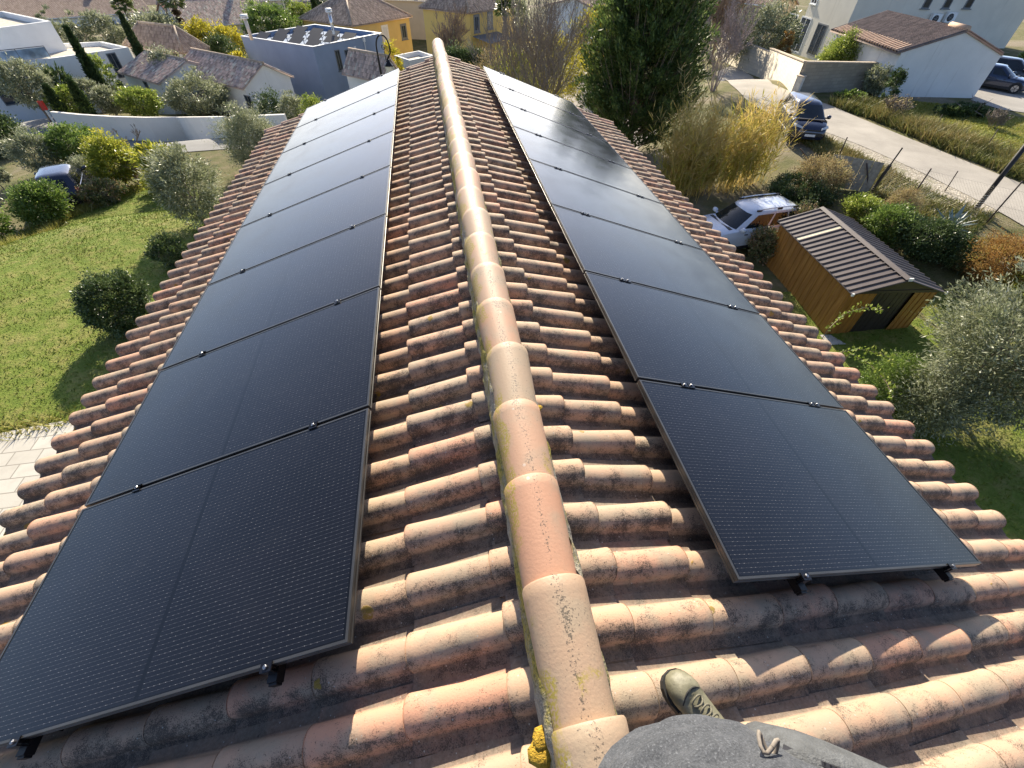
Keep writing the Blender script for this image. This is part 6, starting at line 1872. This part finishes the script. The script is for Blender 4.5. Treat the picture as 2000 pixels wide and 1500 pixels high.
def bare(name, label, base, top, wpx, mat, D=None, levels=4, cat='tree', stems=5, leafm=None, nleaf=0, thick=1.0, group=None, up=.55, kids=4, minr=.006):
    _seed[0] += 1; g = np.random.default_rng(_seed[0]); rr = random.Random(_seed[0])
    if D: P = spot(base[0], base[1], D); P = Vector((P.x, P.y, gz(P.x, P.y)))
    else: P = gp(*base)
    H = rise_to(P, top); W = wpx / pxm(P + Vector((0, 0, H * .6))) / 2
    root = thing(name, label, cat, P, group=group)
    dist = (Vector(CAM) - P).length; minr = max(minr, dist * .00028)
    m = MB(); tips = []; t2 = MB()
    def grow(p, d, L_, r, lv):
        k = 3; pts = [p]; q = p; dd = d.copy()
        for i in range(k):
            dd = (dd + Vector((g.normal(0, .13), g.normal(0, .13), g.normal(0, .10) + .05))).normalized(); q = q + dd * L_ / k; pts.append(q)
        (m if lv < 2 else t2).tube(pts, [max(minr, r * (1 - .5 * i / k)) for i in range(k + 1)], 6 if lv == 0 else (4 if lv < 2 else 3), cap=False)
        if lv >= levels: tips.append(pts[-1]); return
        for j in range(kids + (1 if lv == 0 else 0)):
            s = rr.uniform(.30, 1.0); i = min(k - 1, int(s * k)); pp = pts[i].lerp(pts[i + 1], s * k - i)
            a = rr.uniform(0, 6.283); sp = rr.uniform(.35, .8)
            side = Vector((math.cos(a), math.sin(a), 0)); nd = (dd * (1 - sp * .4) + side * sp * .75 + Vector((0, 0, up * .35))).normalized()
            grow(pp, nd, L_ * rr.uniform(.5, .72), r * .5, lv + 1)
    for s in range(stems):
        a = 2 * math.pi * s / stems + rr.random(); tilt = rr.uniform(.12, .9) * W / max(H, .1) * 1.1
        d = Vector((math.cos(a) * tilt, math.sin(a) * tilt, 1)).normalized()
        grow(Vector((math.cos(a) * .08, math.sin(a) * .08, -.1)), d, H * rr.uniform(.45, .62), .03 * thick * H ** .5 * rr.uniform(.7, 1.2), 0)
    m.build('trunk', mat, root); t2.build('twigs', mat, root)
    if nleaf and tips:
        T = np.array([tuple(tips[i]) for i in g.integers(0, len(tips), nleaf)]) + g.normal(0, .12, (nleaf, 3))
        ln = max(.06, dist * .0028); V, F = leaves(g, T, g.normal(0, 1, (nleaf, 3)), ln, ln * .5, .5); np_mesh('dry_leaves', V, F, LM[leafm], root, rnd=g.random(nleaf))
    return root
def palm(label, base, D, top, wpx, skirt=True):
    _seed[0] += 1; g = np.random.default_rng(_seed[0])
    P = spot(base[0], base[1], D); P = Vector((P.x, P.y, gz(P.x, P.y))); H = rise_to(P, top); W = wpx / pxm(P + Vector((0, 0, H))) / 2
    root = thing('palm_tree', label, 'palm', P)
    m = MB(); m.tube([(0, 0, -.3), (0, 0, H * .5), (0, 0, H - W * .8)], [.32, .24, .26], 9); m.build('trunk', BARKB, root, smooth=True)
    def fronds(nf, z, elo, ehi, L_, mat, nm):
        V, F, R_ = [], [], []; b = 0
        for i in range(nf):
            a = g.random() * 6.283; e = g.uniform(elo, ehi); h = np.array([math.cos(a), math.sin(a), 0.0]); s = np.array([-h[1], h[0], 0])
            stem = h * math.cos(e) + np.array([0, 0, math.sin(e)]); c0 = np.array([0, 0, z]) + stem * L_ * .55
            for j in range(15):
                t = -1.25 + 2.5 * j / 14; d = stem * math.cos(t) + s * math.sin(t) + np.array([0, 0, -.35 * abs(math.sin(t)) - .1]); d /= np.linalg.norm(d)
                w = np.cross(d, stem + .3); w = w / (np.linalg.norm(w) + 1e-9) * L_ * .05
                tip = c0 + d * L_ * .55; V += [c0, c0 + d * L_ * .3 + w, tip, c0 + d * L_ * .3 - w]; F.append([b, b + 1, b + 2, b + 3]); b += 4; R_.append(g.random())
            V += [np.array([0, 0, z]) - s * .04, np.array([0, 0, z]) + s * .04, c0 + s * .03, c0 - s * .03]; F.append([b, b + 1, b + 2, b + 3]); b += 4; R_.append(.5)
        np_mesh(nm, np.array(V), np.array(F), mat, root, rnd=np.array(R_))
    fronds(46, H - W * .75, -.5, 1.4, W * 1.05, LM['palm'], 'fronds')
    if skirt: 
        for zz in (1.0, 1.5, 2.0): fronds(34, H - W * zz, -1.45, -1.0, W * .75, LM['skirt'], 'dead_fronds')

# ---- left garden
leafy('box_shrub', 'dark rounded clipped shrub on the lawn against the tile eave', (262, 640), (248, 525), 128, 'dark', 'shrub', leaf=.05, asp=.6, clear=.02, hollow=.8, clump=.10, dens=1.9, lobes=3)
leafy('olive_tree', 'silvery olive bush rising beside the roof edge above the lawn', (405, 440), (448, 250), 135, 'olive', leaf=.12, asp=.26, clear=.03, dens=.95, clump=.12, hollow=.35, lobes=9)
leafy('olive_tree', 'wispy olive shoots in front of the letter box wall, against the tile verge', (505, 300), (528, 205), 120, 'olive', D=30, leaf=.08, asp=.26, clear=.03, dens=1.0)
leafy('loquat_tree', 'broad leaved loquat bush left of the silvery olive at the lawn edge', (345, 378), (352, 272), 92, 'mimosa', leaf=.17, asp=.35, clear=.05, dens=1.1)
leafy('citrus_tree', 'tall yellow green bush in the middle of the garden hedge', (250, 365), (238, 262), 112, 'mimosa', leaf=.11, asp=.5, clear=.04, dens=1.2)
leafy('olive_tree', 'small round grey olive tree in front of the glossy hedge bush', (192, 358), (183, 300), 66, 'olive', leaf=.08, asp=.28, clear=.12)
leafy('laurel_shrub', 'wide glossy laurel bush in front of the curved white wall', (165, 325), (165, 240), 128, 'green', 'shrub', leaf=.11, asp=.4, clear=.03, dens=1.3)
leafy('olive_tree', 'loose grey green olive leaning between the dark bush and the laurel', (98, 340), (74, 252), 92, 'olive', leaf=.09, asp=.28, clear=.08)
leafy('holm_oak', 'big dark green bush at the left edge of the street', (25, 305), (30, 212), 120, 'dark', leaf=.11, asp=.5, clear=.03, dens=1.5, hollow=.7)
leafy('camellia_shrub', 'glossy leaved bush at the top corner of the lawn, in front of the dark car', (108, 432), (92, 338), 124, 'green', 'shrub', leaf=.10, asp=.5, clear=.03, dens=1.4)
leafy('camellia_shrub', 'glossy leaved bush at the left picture edge above the lawn', (14, 475), (10, 398), 70, 'green', 'shrub', leaf=.10, asp=.5, clear=.03, dens=1.3)
leafy('olive_tree', 'young olive with a forked grey trunk at the left picture edge', (24, 380), (12, 318), 58, 'olive', leaf=.09, asp=.3, clear=.4)
leafy('rose_shrub', 'low green shrub dotted with pale flowers along the lawn edge', (208, 398), (200, 346), 100, 'photinia', 'shrub', leaf=.09, asp=.5, clear=.02)
leafy('broom_shrub', 'low yellow green shrub at the far corner of the lawn', (318, 372), (318, 340), 70, 'mimosa', 'shrub', leaf=.09, asp=.3, clear=.02)
leafy('laurel_shrub', 'dark bush in the shadow where the lawn meets the eave', (348, 520), (350, 452), 66, 'dark', 'shrub', leaf=.06, asp=.5, clear=.02, dens=1.3)
bare('bare_shrub', 'thin reddish brown bare shrub between the citrus and the loquat', (280, 360), (278, 285), 46, BARKB, levels=3, cat='shrub', stems=6)
bare('bare_sapling', 'leafless sapling standing before the curved white wall', (266, 292), (262, 232), 80, BARK, levels=3, cat='tree', stems=2, kids=3)
# ---- behind the white wall
G1 = 'bushes behind the curved white wall'
leafy('olive_tree', 'wide grey olive filling the garden under the tiled villa', (400, 226), (405, 156), 128, 'olive', D=59, group=G1, clear=.05, dens=1.2)
leafy('pittosporum_shrub', 'bright green leafy bush behind the middle of the white wall', (288, 226), (290, 168), 98, 'bright', 'shrub', D=58, group=G1, clear=.03, dens=1.2)
leafy('olive_tree', 'slim grey olive left of the bright bush behind the wall', (226, 222), (228, 160), 74, 'olive', D=59.5, group=G1, clear=.05)
leafy('pittosporum_shrub', 'light green bush between the two short cypresses', (150, 218), (146, 158), 82, 'bright', 'shrub', D=59, group=G1, clear=.04)
leafy('olive_tree', 'small olive with a bare dark stem by the right short cypress', (192, 205), (186, 148), 56, 'olive', D=61, group=G1, clear=.35)
leafy('olive_tree', 'spreading olive tree before the white villa terrace', (78, 205), (56, 114), 112, 'olive', D=60, clear=.35, dens=1.1)
leafy('yucca_shrub', 'dark spiky bush against the white villa wall', (122, 168), (112, 120), 64, 'dark', 'shrub', D=64, leaf=.5, asp=.12, clear=.05)
leafy('laurel_shrub', 'upright bright bush beside the window of the white villa', (216, 158), (208, 110), 46, 'bright', 'shrub', D=66, clear=.05)
cypress('tall slim cypress standing against the terrace of the white villa', (188, 156), 64.5, (118, 55), 34)
cypress('tall slim cypress in front of the garden pavilion', (283, 124), 70, (234, 26), 30)
cypress('short slim cypress just behind the left end of the curved wall', (122, 219), 58, (84, 171), 24)
cypress('short slim cypress among the light green bushes behind the wall', (175, 222), 58, (146, 158), 24)
leafy('olive_tree', 'faint olive in front of the pavilion roof', (318, 120), (318, 88), 66, 'olive', D=66, clear=.1)
G2 = 'olives beyond the white villa'
leafy('olive_tree', 'left olive of the row beyond the white villa', (125, 78), (122, 42), 62, 'olive', D=92, group=G2, clear=.1)
leafy('olive_tree', 'middle olive of the row beyond the white villa', (165, 80), (160, 36), 62, 'olive', D=90, group=G2, clear=.1)
leafy('olive_tree', 'right olive of the row, behind the tall pavilion cypress', (214, 74), (210, 22), 72, 'olive', D=91, group=G2, clear=.15)
leafy('olive_tree', 'large domed grey olive behind the pavilion', (320, 86), (312, 20), 116, 'olive', D=88, group=G2, clear=.08, dens=1.2)
leafy('mulberry_tree', 'yellow autumn tree left of the brown roofed house', (405, 98), (392, 36), 78, 'yellow', D=86, clear=.1)
leafy('mulberry_tree', 'yellow autumn bush directly behind the cream flue', (446, 88), (452, 42), 66, 'yellow', D=84, clear=.1)
leafy('laurel_shrub', 'dark green bush at the left corner of the cube house', (436, 112), (430, 68), 84, 'dark', 'shrub', D=77, clear=.03)
leafy('lemon_shrub', 'low yellow bush between the tiled villa and the cube house', (468, 112), (468, 98), 40, 'yellow', 'shrub', D=70, clear=.03)
palm('palm with a thick brown skirt of dead fronds', (368, 80), 92, (334, -22), 62)
palm('green headed palm behind the olive row', (265, 60), 96, (246, -8), 60, skirt=False)
leafy('round_pine', 'dense round green pine behind the cube house', (535, 78), (530, 15), 116, 'green', D=90, clear=.2, hollow=.75, dens=1.5)
leafy('laurel_shrub', 'bright green bush left of the yellow house roof', (590, 38), (582, 6), 58, 'bright', 'shrub', D=118, clear=.03)
cypress('dark cypress at the top edge above the yellow house', (617, 26), 112, (606, -14), 16, group=None)
G3 = 'shrubs before the cube house'
leafy('laurel_shrub', 'dark green shrub at the foot of the cube house', (535, 226), (530, 186), 66, 'dark', 'shrub', D=50, group=G3, clear=.03)
leafy('olive_tree', 'pale olive sprays right of the dark shrub by the cube house', (575, 222), (576, 180), 56, 'olive', D=47, group=G3, clear=.03)
leafy('pittosporum_shrub', 'bright bush peeping over the corner of the solar panels', (614, 212), (615, 184), 58, 'bright', 'shrub', D=45, group=G3, clear=.03)
leafy('laurel_shrub', 'green trees at the top left corner beyond the villa', (18, 36), (12, 2), 76, 'green', 'tree', D=125, clear=.05)
leafy('laurel_shrub', 'dark green tree by the outbuilding near the top left', (62, 32), (58, 6), 52, 'dark', 'tree', D=128, clear=.05)
leafy('lemon_shrub', 'small yellow bush below the crook of the street lamp', (768, 118), (768, 98), 40, 'yellow', 'shrub', D=63, clear=.03)
for i, (u, v, t, w, mt, lb) in enumerate(((200, 12, -8, 60, 'olive', 'grey tree top above the long beige roof'), (640, 8, -12, 60, 'dark', 'dark tree far behind the yellow house roof'), (560, 10, -6, 40, 'green', 'green tree far above the round pine'), (1010, 12, -12, 60, 'olive', 'pale tree behind the small palm'), (1210, 30, -10, 80, 'green', 'green tree behind the evergreen top'), (90, 22, 2, 30, 'olive', 'little grey tree left of the long beige roof'))):
    leafy('distant_tree', lb, (u, v + 14), (u, t), w, mt, D=135 if i < 3 else 95, clear=.1)
# ---- beyond the gable end
leafy('laurel_hedge', 'dark clipped hedge at the foot of the ochre house', (905, 120), (902, 88), 118, 'dark', 'hedge', D=62, clear=.02, depth=.4, hollow=.7)
bare('bare_tree', 'reddish brown leafless tree against the ochre wall', (872, 92), (868, 30), 86, BARKB, D=70, levels=4, stems=5)
palm('small palm by the right windows of the ochre house', (986, 64), 68, (972, -2), 50, skirt=False)
leafy('oleander_shrub', 'tan brown bush beside the foot of the bare tree', (960, 150), (956, 92), 80, 'tan', 'shrub', D=44, clear=.03, dens=.6)
leafy('mimosa_tree', 'yellow green bush glowing behind the bare tree', (1008, 172), (1010, 92), 104, 'mimosa', 'shrub', D=40, clear=.04, dens=.7)
leafy('mimosa_tree', 'yellow bush above the white fence of the paved yard', (1086, 152), (1084, 66), 104, 'yellow', 'shrub', D=44, clear=.05, dens=.6)
leafy('mulberry_tree', 'yellow autumn tree behind the left side of the evergreen', (1156, 128), (1166, 10), 96, 'yellow', D=50, clear=.15, dens=.7)
bare('bare_tree', 'tall grey many stemmed bare tree beyond the right solar panels', (1056, 182), (1042, -30), 230, BARK, D=30, levels=4, stems=8, leafm='tan', nleaf=700, kids=4, thick=1.0, minr=.007)
# ragged evergreen
def evergreen(label, base, top, wpx):
    g = np.random.default_rng(77); P = gp(*base); H = rise_to(P, top) * 1.04; W = wpx / pxm(P + Vector((0, 0, H * .45))) / 2
    root = thing('evergreen_tree', label, 'tree', P)
    V_, F_, R_ = [], [], []; b = 0
    nb = 900; m = MB()
    for i in range(nb):
        t = g.random() ** .9; z = .25 + t * H * .93
        prof = W * (1.0 - .62 * max(0, t - .42) ** 1.15) * min(1, .80 + t * 1.6) * g.uniform(.66, 1.14)
        a = g.random() * 6.283; L_ = prof; rise = g.uniform(.25, .95)
        d = np.array([math.cos(a), math.sin(a), rise]); d /= np.linalg.norm(d)
        e = np.array([0, 0, z - .25 * L_ * rise]) + d * L_
        if i % 3 == 0: m.tube([(0, 0, max(.2, z - .6 * L_ * rise)), tuple(e * .6 + np.array([0, 0, z]) * .0 + np.array([0, 0, 0])), tuple(e)], [.03, .015, .005], 4)
        n = int(62 * (L_ / W + .35)); s = .36 + .66 * g.random(n) ** .8
        base_ = np.array([0, 0, z - .25 * L_ * rise]); Pt = base_ + d * (L_ * s)[:, None] + g.normal(0, .13, (n, 3)) * (1.15 - .5 * s)[:, None]
        Dv = d + np.array([0, 0, .55]) + g.normal(0, .35, (n, 3))
        Pt[:, 2] = np.maximum(Pt[:, 2], .1)
        V, F = leaves(g, Pt, Dv, .24, .075, .3); V_.append(V); F_.append(F + b); b += len(V); R_.append(np.clip(g.beta(2, 2.8, n) + g.normal(0, .14) + .18 * (s - .7), 0, 1))
    np_mesh('crown', np.concatenate(V_), np.concatenate(F_), LM['ever'], root, rnd=np.concatenate(R_))
    m.tube([(0, 0, -.4), (0, 0, H * .4), (.05, 0, H * .9)], [.22, .14, .03], 8); m.build('trunk', BARKB, root)
evergreen('large ragged dark evergreen tree right of the roof end', (1226, 296), (1222, -70), 288)
bare('bare_tree', 'mauve grey bare bush tree at the lane beside the evergreen', (1392, 178), (1386, 28), 168, BARKP, levels=5, stems=7, kids=3, thick=.7)
bare('bare_tree', 'brown bare tree at the top edge behind the block wall', (1400, 70), (1378, -40), 150, BARKB, D=58, levels=4, stems=8, thick=.7)
# ---- right side, along the lane
leafy('oleander_hedge', 'wide grey green hedge above the block wall', (1486, 84), (1476, 16), 124, 'olive', 'hedge', D=58, clear=.02, hollow=.7, dens=1.3)
leafy('laurel_shrub', 'dark shrub between the hedge and the glazed doors', (1534, 72), (1534, 14), 56, 'dark', 'shrub', D=60, clear=.03)
leafy('bird_of_paradise', 'orange flowered plant beside the glazed doors', (1530, 98), (1526, 54), 30, 'rust', 'plant', D=55, clear=.05)
leafy('oleander_shrub', 'big green willowy bush in front of the pale house corner', (1648, 134), (1640, 62), 166, 'bright', 'shrub', D=50, leaf=.16, asp=.22, clear=.04, dens=1.3, depth=.6)
leafy('olive_tree', 'small pale bush hanging over the shaded block wall', (1706, 172), (1704, 128), 64, 'olive', D=45, clear=.03)
leafy('laurel_shrub', 'narrow dark bush against the left end of the tiled garage', (1744, 172), (1750, 122), 36, 'dark', 'shrub', D=43, clear=.03)
leafy('laurel_shrub', 'leafy tree behind the parked cars at the right edge', (1990, 140), (1994, 92), 50, 'green', 'tree', D=62, clear=.2)
bare('bare_shrub', 'grey dead weeds standing at the field edge before the garage', (1738, 232), (1728, 182), 84, BARK, levels=3, cat='shrub', stems=14, thick=.4, leafm='tan', nleaf=500)
bare('bare_shrub', 'tall dead stalks at the right of the field', (1936, 250), (1946, 205), 70, BARK, levels=3, cat='shrub', stems=9, thick=.35)
leafy('bramble_bush', 'low dark bramble mound in the shade below the garage', (1878, 226), (1872, 196), 150, 'dark', 'shrub', clear=.02, hscale=.8, depth=.5)
leafy('bramble_bush', 'low green bramble in the corner below the shaded block wall', (1660, 200), (1650, 172), 90, 'green', 'shrub', clear=.02, hscale=.8, depth=.6)
va, vb = [gp(*p) for p in ((1618, 205), (1700, 233), (1780, 266), (1850, 296), (1920, 324), (2020, 365))], [gp(*p) for p in ((1640, 190), (1715, 214), (1795, 245), (1870, 272), (1940, 300), (2040, 338))]
VERG = leaf_mat('verge_leaf', [(.09, .12, .026), (.19, .20, .05), (.30, .26, .09), (.40, .30, .13)], .6, .2)
tag(grass_blades('verge_weeds', va, vb, 15000, .55, None, 21, VERG, .035), 'tall weeds growing along the far edge of the lane', 'weeds', kind='stuff')
vc, vd = [gp(*p) for p in ((1500, 232), (1560, 275), (1640, 330), (1720, 390), (1800, 430), (1900, 460))], [gp(*p) for p in ((1490, 222), (1545, 246), (1640, 285), (1740, 335), (1840, 385), (1940, 425))]
tag(grass_blades('bank_weeds', vc, vd, 11000, .22, None, 22, VERG, .03), 'sparse weeds on the gravel bank beside the lane', 'weeds', kind='stuff')
# reeds
def reeds(label, pts, n, h, seed, spread):
    g = np.random.default_rng(seed); P0 = pts[0]; root = thing('giant_reed', label, 'reeds', P0)
    A = np.array([(p.x, p.y, p.z) for p in pts]); V_, F_, R_ = [], [], []; b = 0
    SV, SF, SR = [], [], []; sb_ = 0
    for i in range(n):
        k = g.integers(0, len(A)); q = A[k] + np.append(g.normal(0, spread, 2), 0); q[2] = gz(q[0], q[1])
        H = h * g.uniform(.45, 1.1); ln = g.normal(0, .16, 2) * H; tip = q + np.array([ln[0], ln[1], H]); midp = q + np.array([ln[0] * .3, ln[1] * .3, H * .55])
        w = .014; a = g.random() * 3.14; s = np.array([math.cos(a), math.sin(a), 0]) * w
        SV += [q - s, q + s, midp + s * .8, midp - s * .8, midp - s * .8, midp + s * .8, tip + s * .3, tip - s * .3]; SF += [[sb_, sb_ + 1, sb_ + 2, sb_ + 3], [sb_ + 4, sb_ + 5, sb_ + 6, sb_ + 7]]; sb_ += 8; SR += [.8, .9]
        nl = 26; t = g.random(nl) ** .8 * .9 + .1
        Pt = q + (tip - q) * t[:, None]; aa = g.random(nl) * 6.283
        Dv = np.stack([np.cos(aa) * .55, np.sin(aa) * .55, g.uniform(.2, 1.2, nl)], 1)
        V, F = leaves(g, Pt, Dv, .55, .035, .2); V_.append(V); F_.append(F + b); b += len(V)
        R_.append(np.clip(.12 + .55 * t + .22 * (k / len(A) < .5) + g.normal(0, .16, nl) + g.normal(0, .12), 0, 1))
        if g.random() < .10:    # plume
            m_ = 26; Pt = tip + g.normal(0, .05, (m_, 3)) + np.array([0, 0, 1]) * g.uniform(-.1, .45, m_)[:, None]
            V, F = leaves(g, Pt, np.tile([[ln[0], ln[1], H]], (m_, 1)), .22, .03, .4); V_.append(V); F_.append(F + b); b += len(V); R_.append(np.clip(g.normal(.85, .1, m_), 0, 1))
    V_ = [v - np.array(P0) for v in V_]
    np_mesh('leaf_mass', np.concatenate(V_), np.concatenate(F_), LM['reed'], root, rnd=np.concatenate(R_))
    np_mesh('stalks', np.array(SV) - np.array(P0), np.array(SF), LM['reed'], root, rnd=np.array(SR))
rp_ = [gp(*p) for p in ((1305, 372), (1325, 380), (1345, 380), (1370, 376), (1395, 372), (1420, 368), (1445, 362), (1465, 358))]
hR = rise_to(gp(1345, 378), (1350, 218))
reeds('tall clump of golden reeds with feathery leaves behind the white car', rp_, 340, hR * 1.02, 5, .34)
reeds('few very tall reed stalks with plumes in front of the evergreen', [gp(1322, 350)], 14, rise_to(gp(1322, 350), (1320, 150)), 6, .25)
leafy('bramble_bush', 'dry grey brown bramble bush in front of the people carrier', (1588, 378), (1588, 296), 120, 'tan', 'shrub', leaf=.07, clear=.02, dens=.55, hollow=.35)
leafy('bramble_bush', 'dark green bramble behind the roof of the white car', (1548, 396), (1545, 345), 130, 'dark', 'shrub', leaf=.07, clear=.02, dens=1.1)
leafy('photinia_shrub', 'red tinged photinia bush at the back corner of the shed', (1480, 505), (1482, 436), 66, 'photinia', 'shrub', leaf=.085, asp=.45, clear=.02, dens=1.5)
leafy('photinia_shrub', 'pale leaved photinia bush between the white car and the shed roof', (1530, 470), (1535, 400), 84, 'photinia', 'shrub', leaf=.085, asp=.45, clear=.02, dens=1.4)
G4 = 'bushes on the bank behind the shed'
leafy('bay_shrub', 'bright leaved bush behind the ridge of the shed', (1668, 432), (1664, 376), 76, 'bright', 'shrub', leaf=.09, group=G4, clear=.02, dens=1.2)
leafy('ivy_shrub', 'glossy green bush behind the middle of the shed roof', (1722, 466), (1716, 392), 104, 'green', 'shrub', leaf=.08, group=G4, clear=.02, dens=1.3)
leafy('ivy_shrub', 'dark bush behind the right end of the shed roof', (1792, 500), (1782, 412), 128, 'dark', 'shrub', leaf=.08, group=G4, clear=.02, dens=1.3)
leafy('ivy_shrub', 'very dark low bush in the shade right of the shed', (1852, 520), (1838, 446), 100, 'dark', 'shrub', leaf=.08, group=G4, clear=.02, dens=1.2)
leafy('tamarisk_shrub', 'fuzzy tan bush between two rusty fence posts', (1742, 428), (1736, 352), 70, 'tan', 'shrub', leaf=.06, asp=.2, group=G4, clear=.05, dens=.6, hollow=.3)
leafy('bramble_bush', 'sprawling orange brown dry bramble at the right edge', (1945, 556), (1935, 446), 190, 'rust', 'shrub', leaf=.07, asp=.3, clear=.02, dens=1.0, hollow=.4)
leafy('bramble_bush', 'green patch of bramble below the orange dry one', (1975, 590), (1975, 520), 110, 'mimosa', 'shrub', leaf=.07, asp=.4, clear=.02, dens=.9)
# agave
pa = gp(1853, 446); ag = thing('agave_plant', 'blue grey agave with thick pointed leaves on the bank', 'plant', pa)
m = MB(); rr = random.Random(4)
for i in range(17):
    a = i * 2.4; e = .25 + 1.0 * i / 17; L_ = rr.uniform(.8, 1.05); h = Vector((math.cos(a), math.sin(a), 0)); s = Vector((-h.y, h.x, 0)) * .085
    d = h * math.cos(e) + Vector((0, 0, math.sin(e)))
    p0, p1, p2 = Vector((0, 0, .05)), d * L_ * .5, d * L_ + Vector((0, 0, -.12 * math.cos(e)))
    m.add([p0 - s * .8, p0 + s * .8, p1 + s, p1 - s, p2, p1 - Vector((0, 0, .05)), p0 - Vector((0, 0, .04))], [(0, 6, 5, 3), (6, 1, 2, 5), (3, 5, 4), (5, 2, 4)])
m.build('leaf_rosette', plain('agave_blue', (.20, .25, .24), .5, var=.2, scale=4), ag)
# big olive at the right
leafy('olive_tree', 'large silvery olive tree filling the right edge beside the shed', (0, 0), (0, 0), 310, 'olive', leaf=.11, asp=.24, clear=.12, dens=1.5, hollow=.35, clump=.15, lobes=12, centre=(1955, 735, -5.9), Hc=4.0)
leafy('olive_tree', 'lower olive sprays hanging in front of the big silvery olive', (0, 0), (0, 0), 150, 'olive', leaf=.09, asp=.24, clear=.05, dens=1.1, hollow=.35, clump=.2, lobes=8, centre=(1822, 790, -6.8), Hc=1.8)
leafy('pistachio_shrub', 'small dark green bush by the eave tips under the olive', (0, 0), (0, 0), 110, 'green', 'shrub', leaf=.05, asp=.5, clear=.02, dens=.9, centre=(1745, 745, -6.9), Hc=1.5)
# climbing shoots
def shoots(label, px, z, mat):
    g = np.random.default_rng(31); P0 = at(px[0][0][0], px[0][0][1], z); root = thing('climbing_shoot', label, 'climber', (P0.x, P0.y, gz(P0.x, P0.y)))
    o = Vector((P0.x, P0.y, gz(P0.x, P0.y))); m = MB(); V_, F_ = [], []; b = 0
    for line in px:
        W_ = [at(u, v, z - .3 * i / len(line)) - o for i, (u, v) in enumerate(line)]
        m.tube([Vector((W_[0].x * .4, W_[0].y * .4, -.1))] + W_, [.015] + [.008] * len(W_), 5)
        for a_, c_ in zip(W_[:-1], W_[1:]):
            n = 34; t = g.random(n)[:, None]; Pt = np.array(a_) * (1 - t) + np.array(c_) * t + g.normal(0, .05, (n, 3))
            V, F = leaves(g, Pt, g.normal(0, 1, (n, 3)) + np.array([0, 0, .5]), .10, .06, .3); V_.append(V); F_.append(F + b); b += len(V)
    m.build('stem', BARKB, root); np_mesh('leaf_spray', np.concatenate(V_), np.concatenate(F_), LM['bright'], root, rnd=g.random(b // 4))
shoots('arching leafy climber shoot reaching up against the shed front', [[(1620, 640), (1650, 612), (1690, 600), (1725, 605)]], -5.6, BARKB)
shoots('arching leafy climber shoot spreading level over the shaded ground', [[(1640, 688), (1680, 682), (1720, 690), (1748, 708)]], -5.6, BARKB)
shoots('arching leafy climber shoot drooping towards the dark green bush', [[(1660, 690), (1700, 712), (1730, 745), (1745, 775)]], -5.6, BARKB)

# ragged edge growth: taller weeds where the lawn meets the bank, weeds between the pavers and the lawn
tag(grass_blades('edge_weeds', [gp(u, v) for u, v in ((0, 488), (110, 440), (215, 396), (330, 358))], [gp(u, v) for u, v in ((0, 468), (110, 424), (215, 380), (330, 343))], 5200, .22, None, 41, MEADOW, .02), 'long pale grass along the far edge of the lawn', 'grass', kind='stuff')
tag(grass_blades('paving_weeds', [(-14, 5.5), (-9, 6.1), (-6, 6.4)], [(-14, 5.9), (-9, 6.5), (-6, 6.8)], 1500, .13, None, 42, MEADOW, .02), 'weeds growing where the lawn meets the paving', 'weeds', kind='stuff')
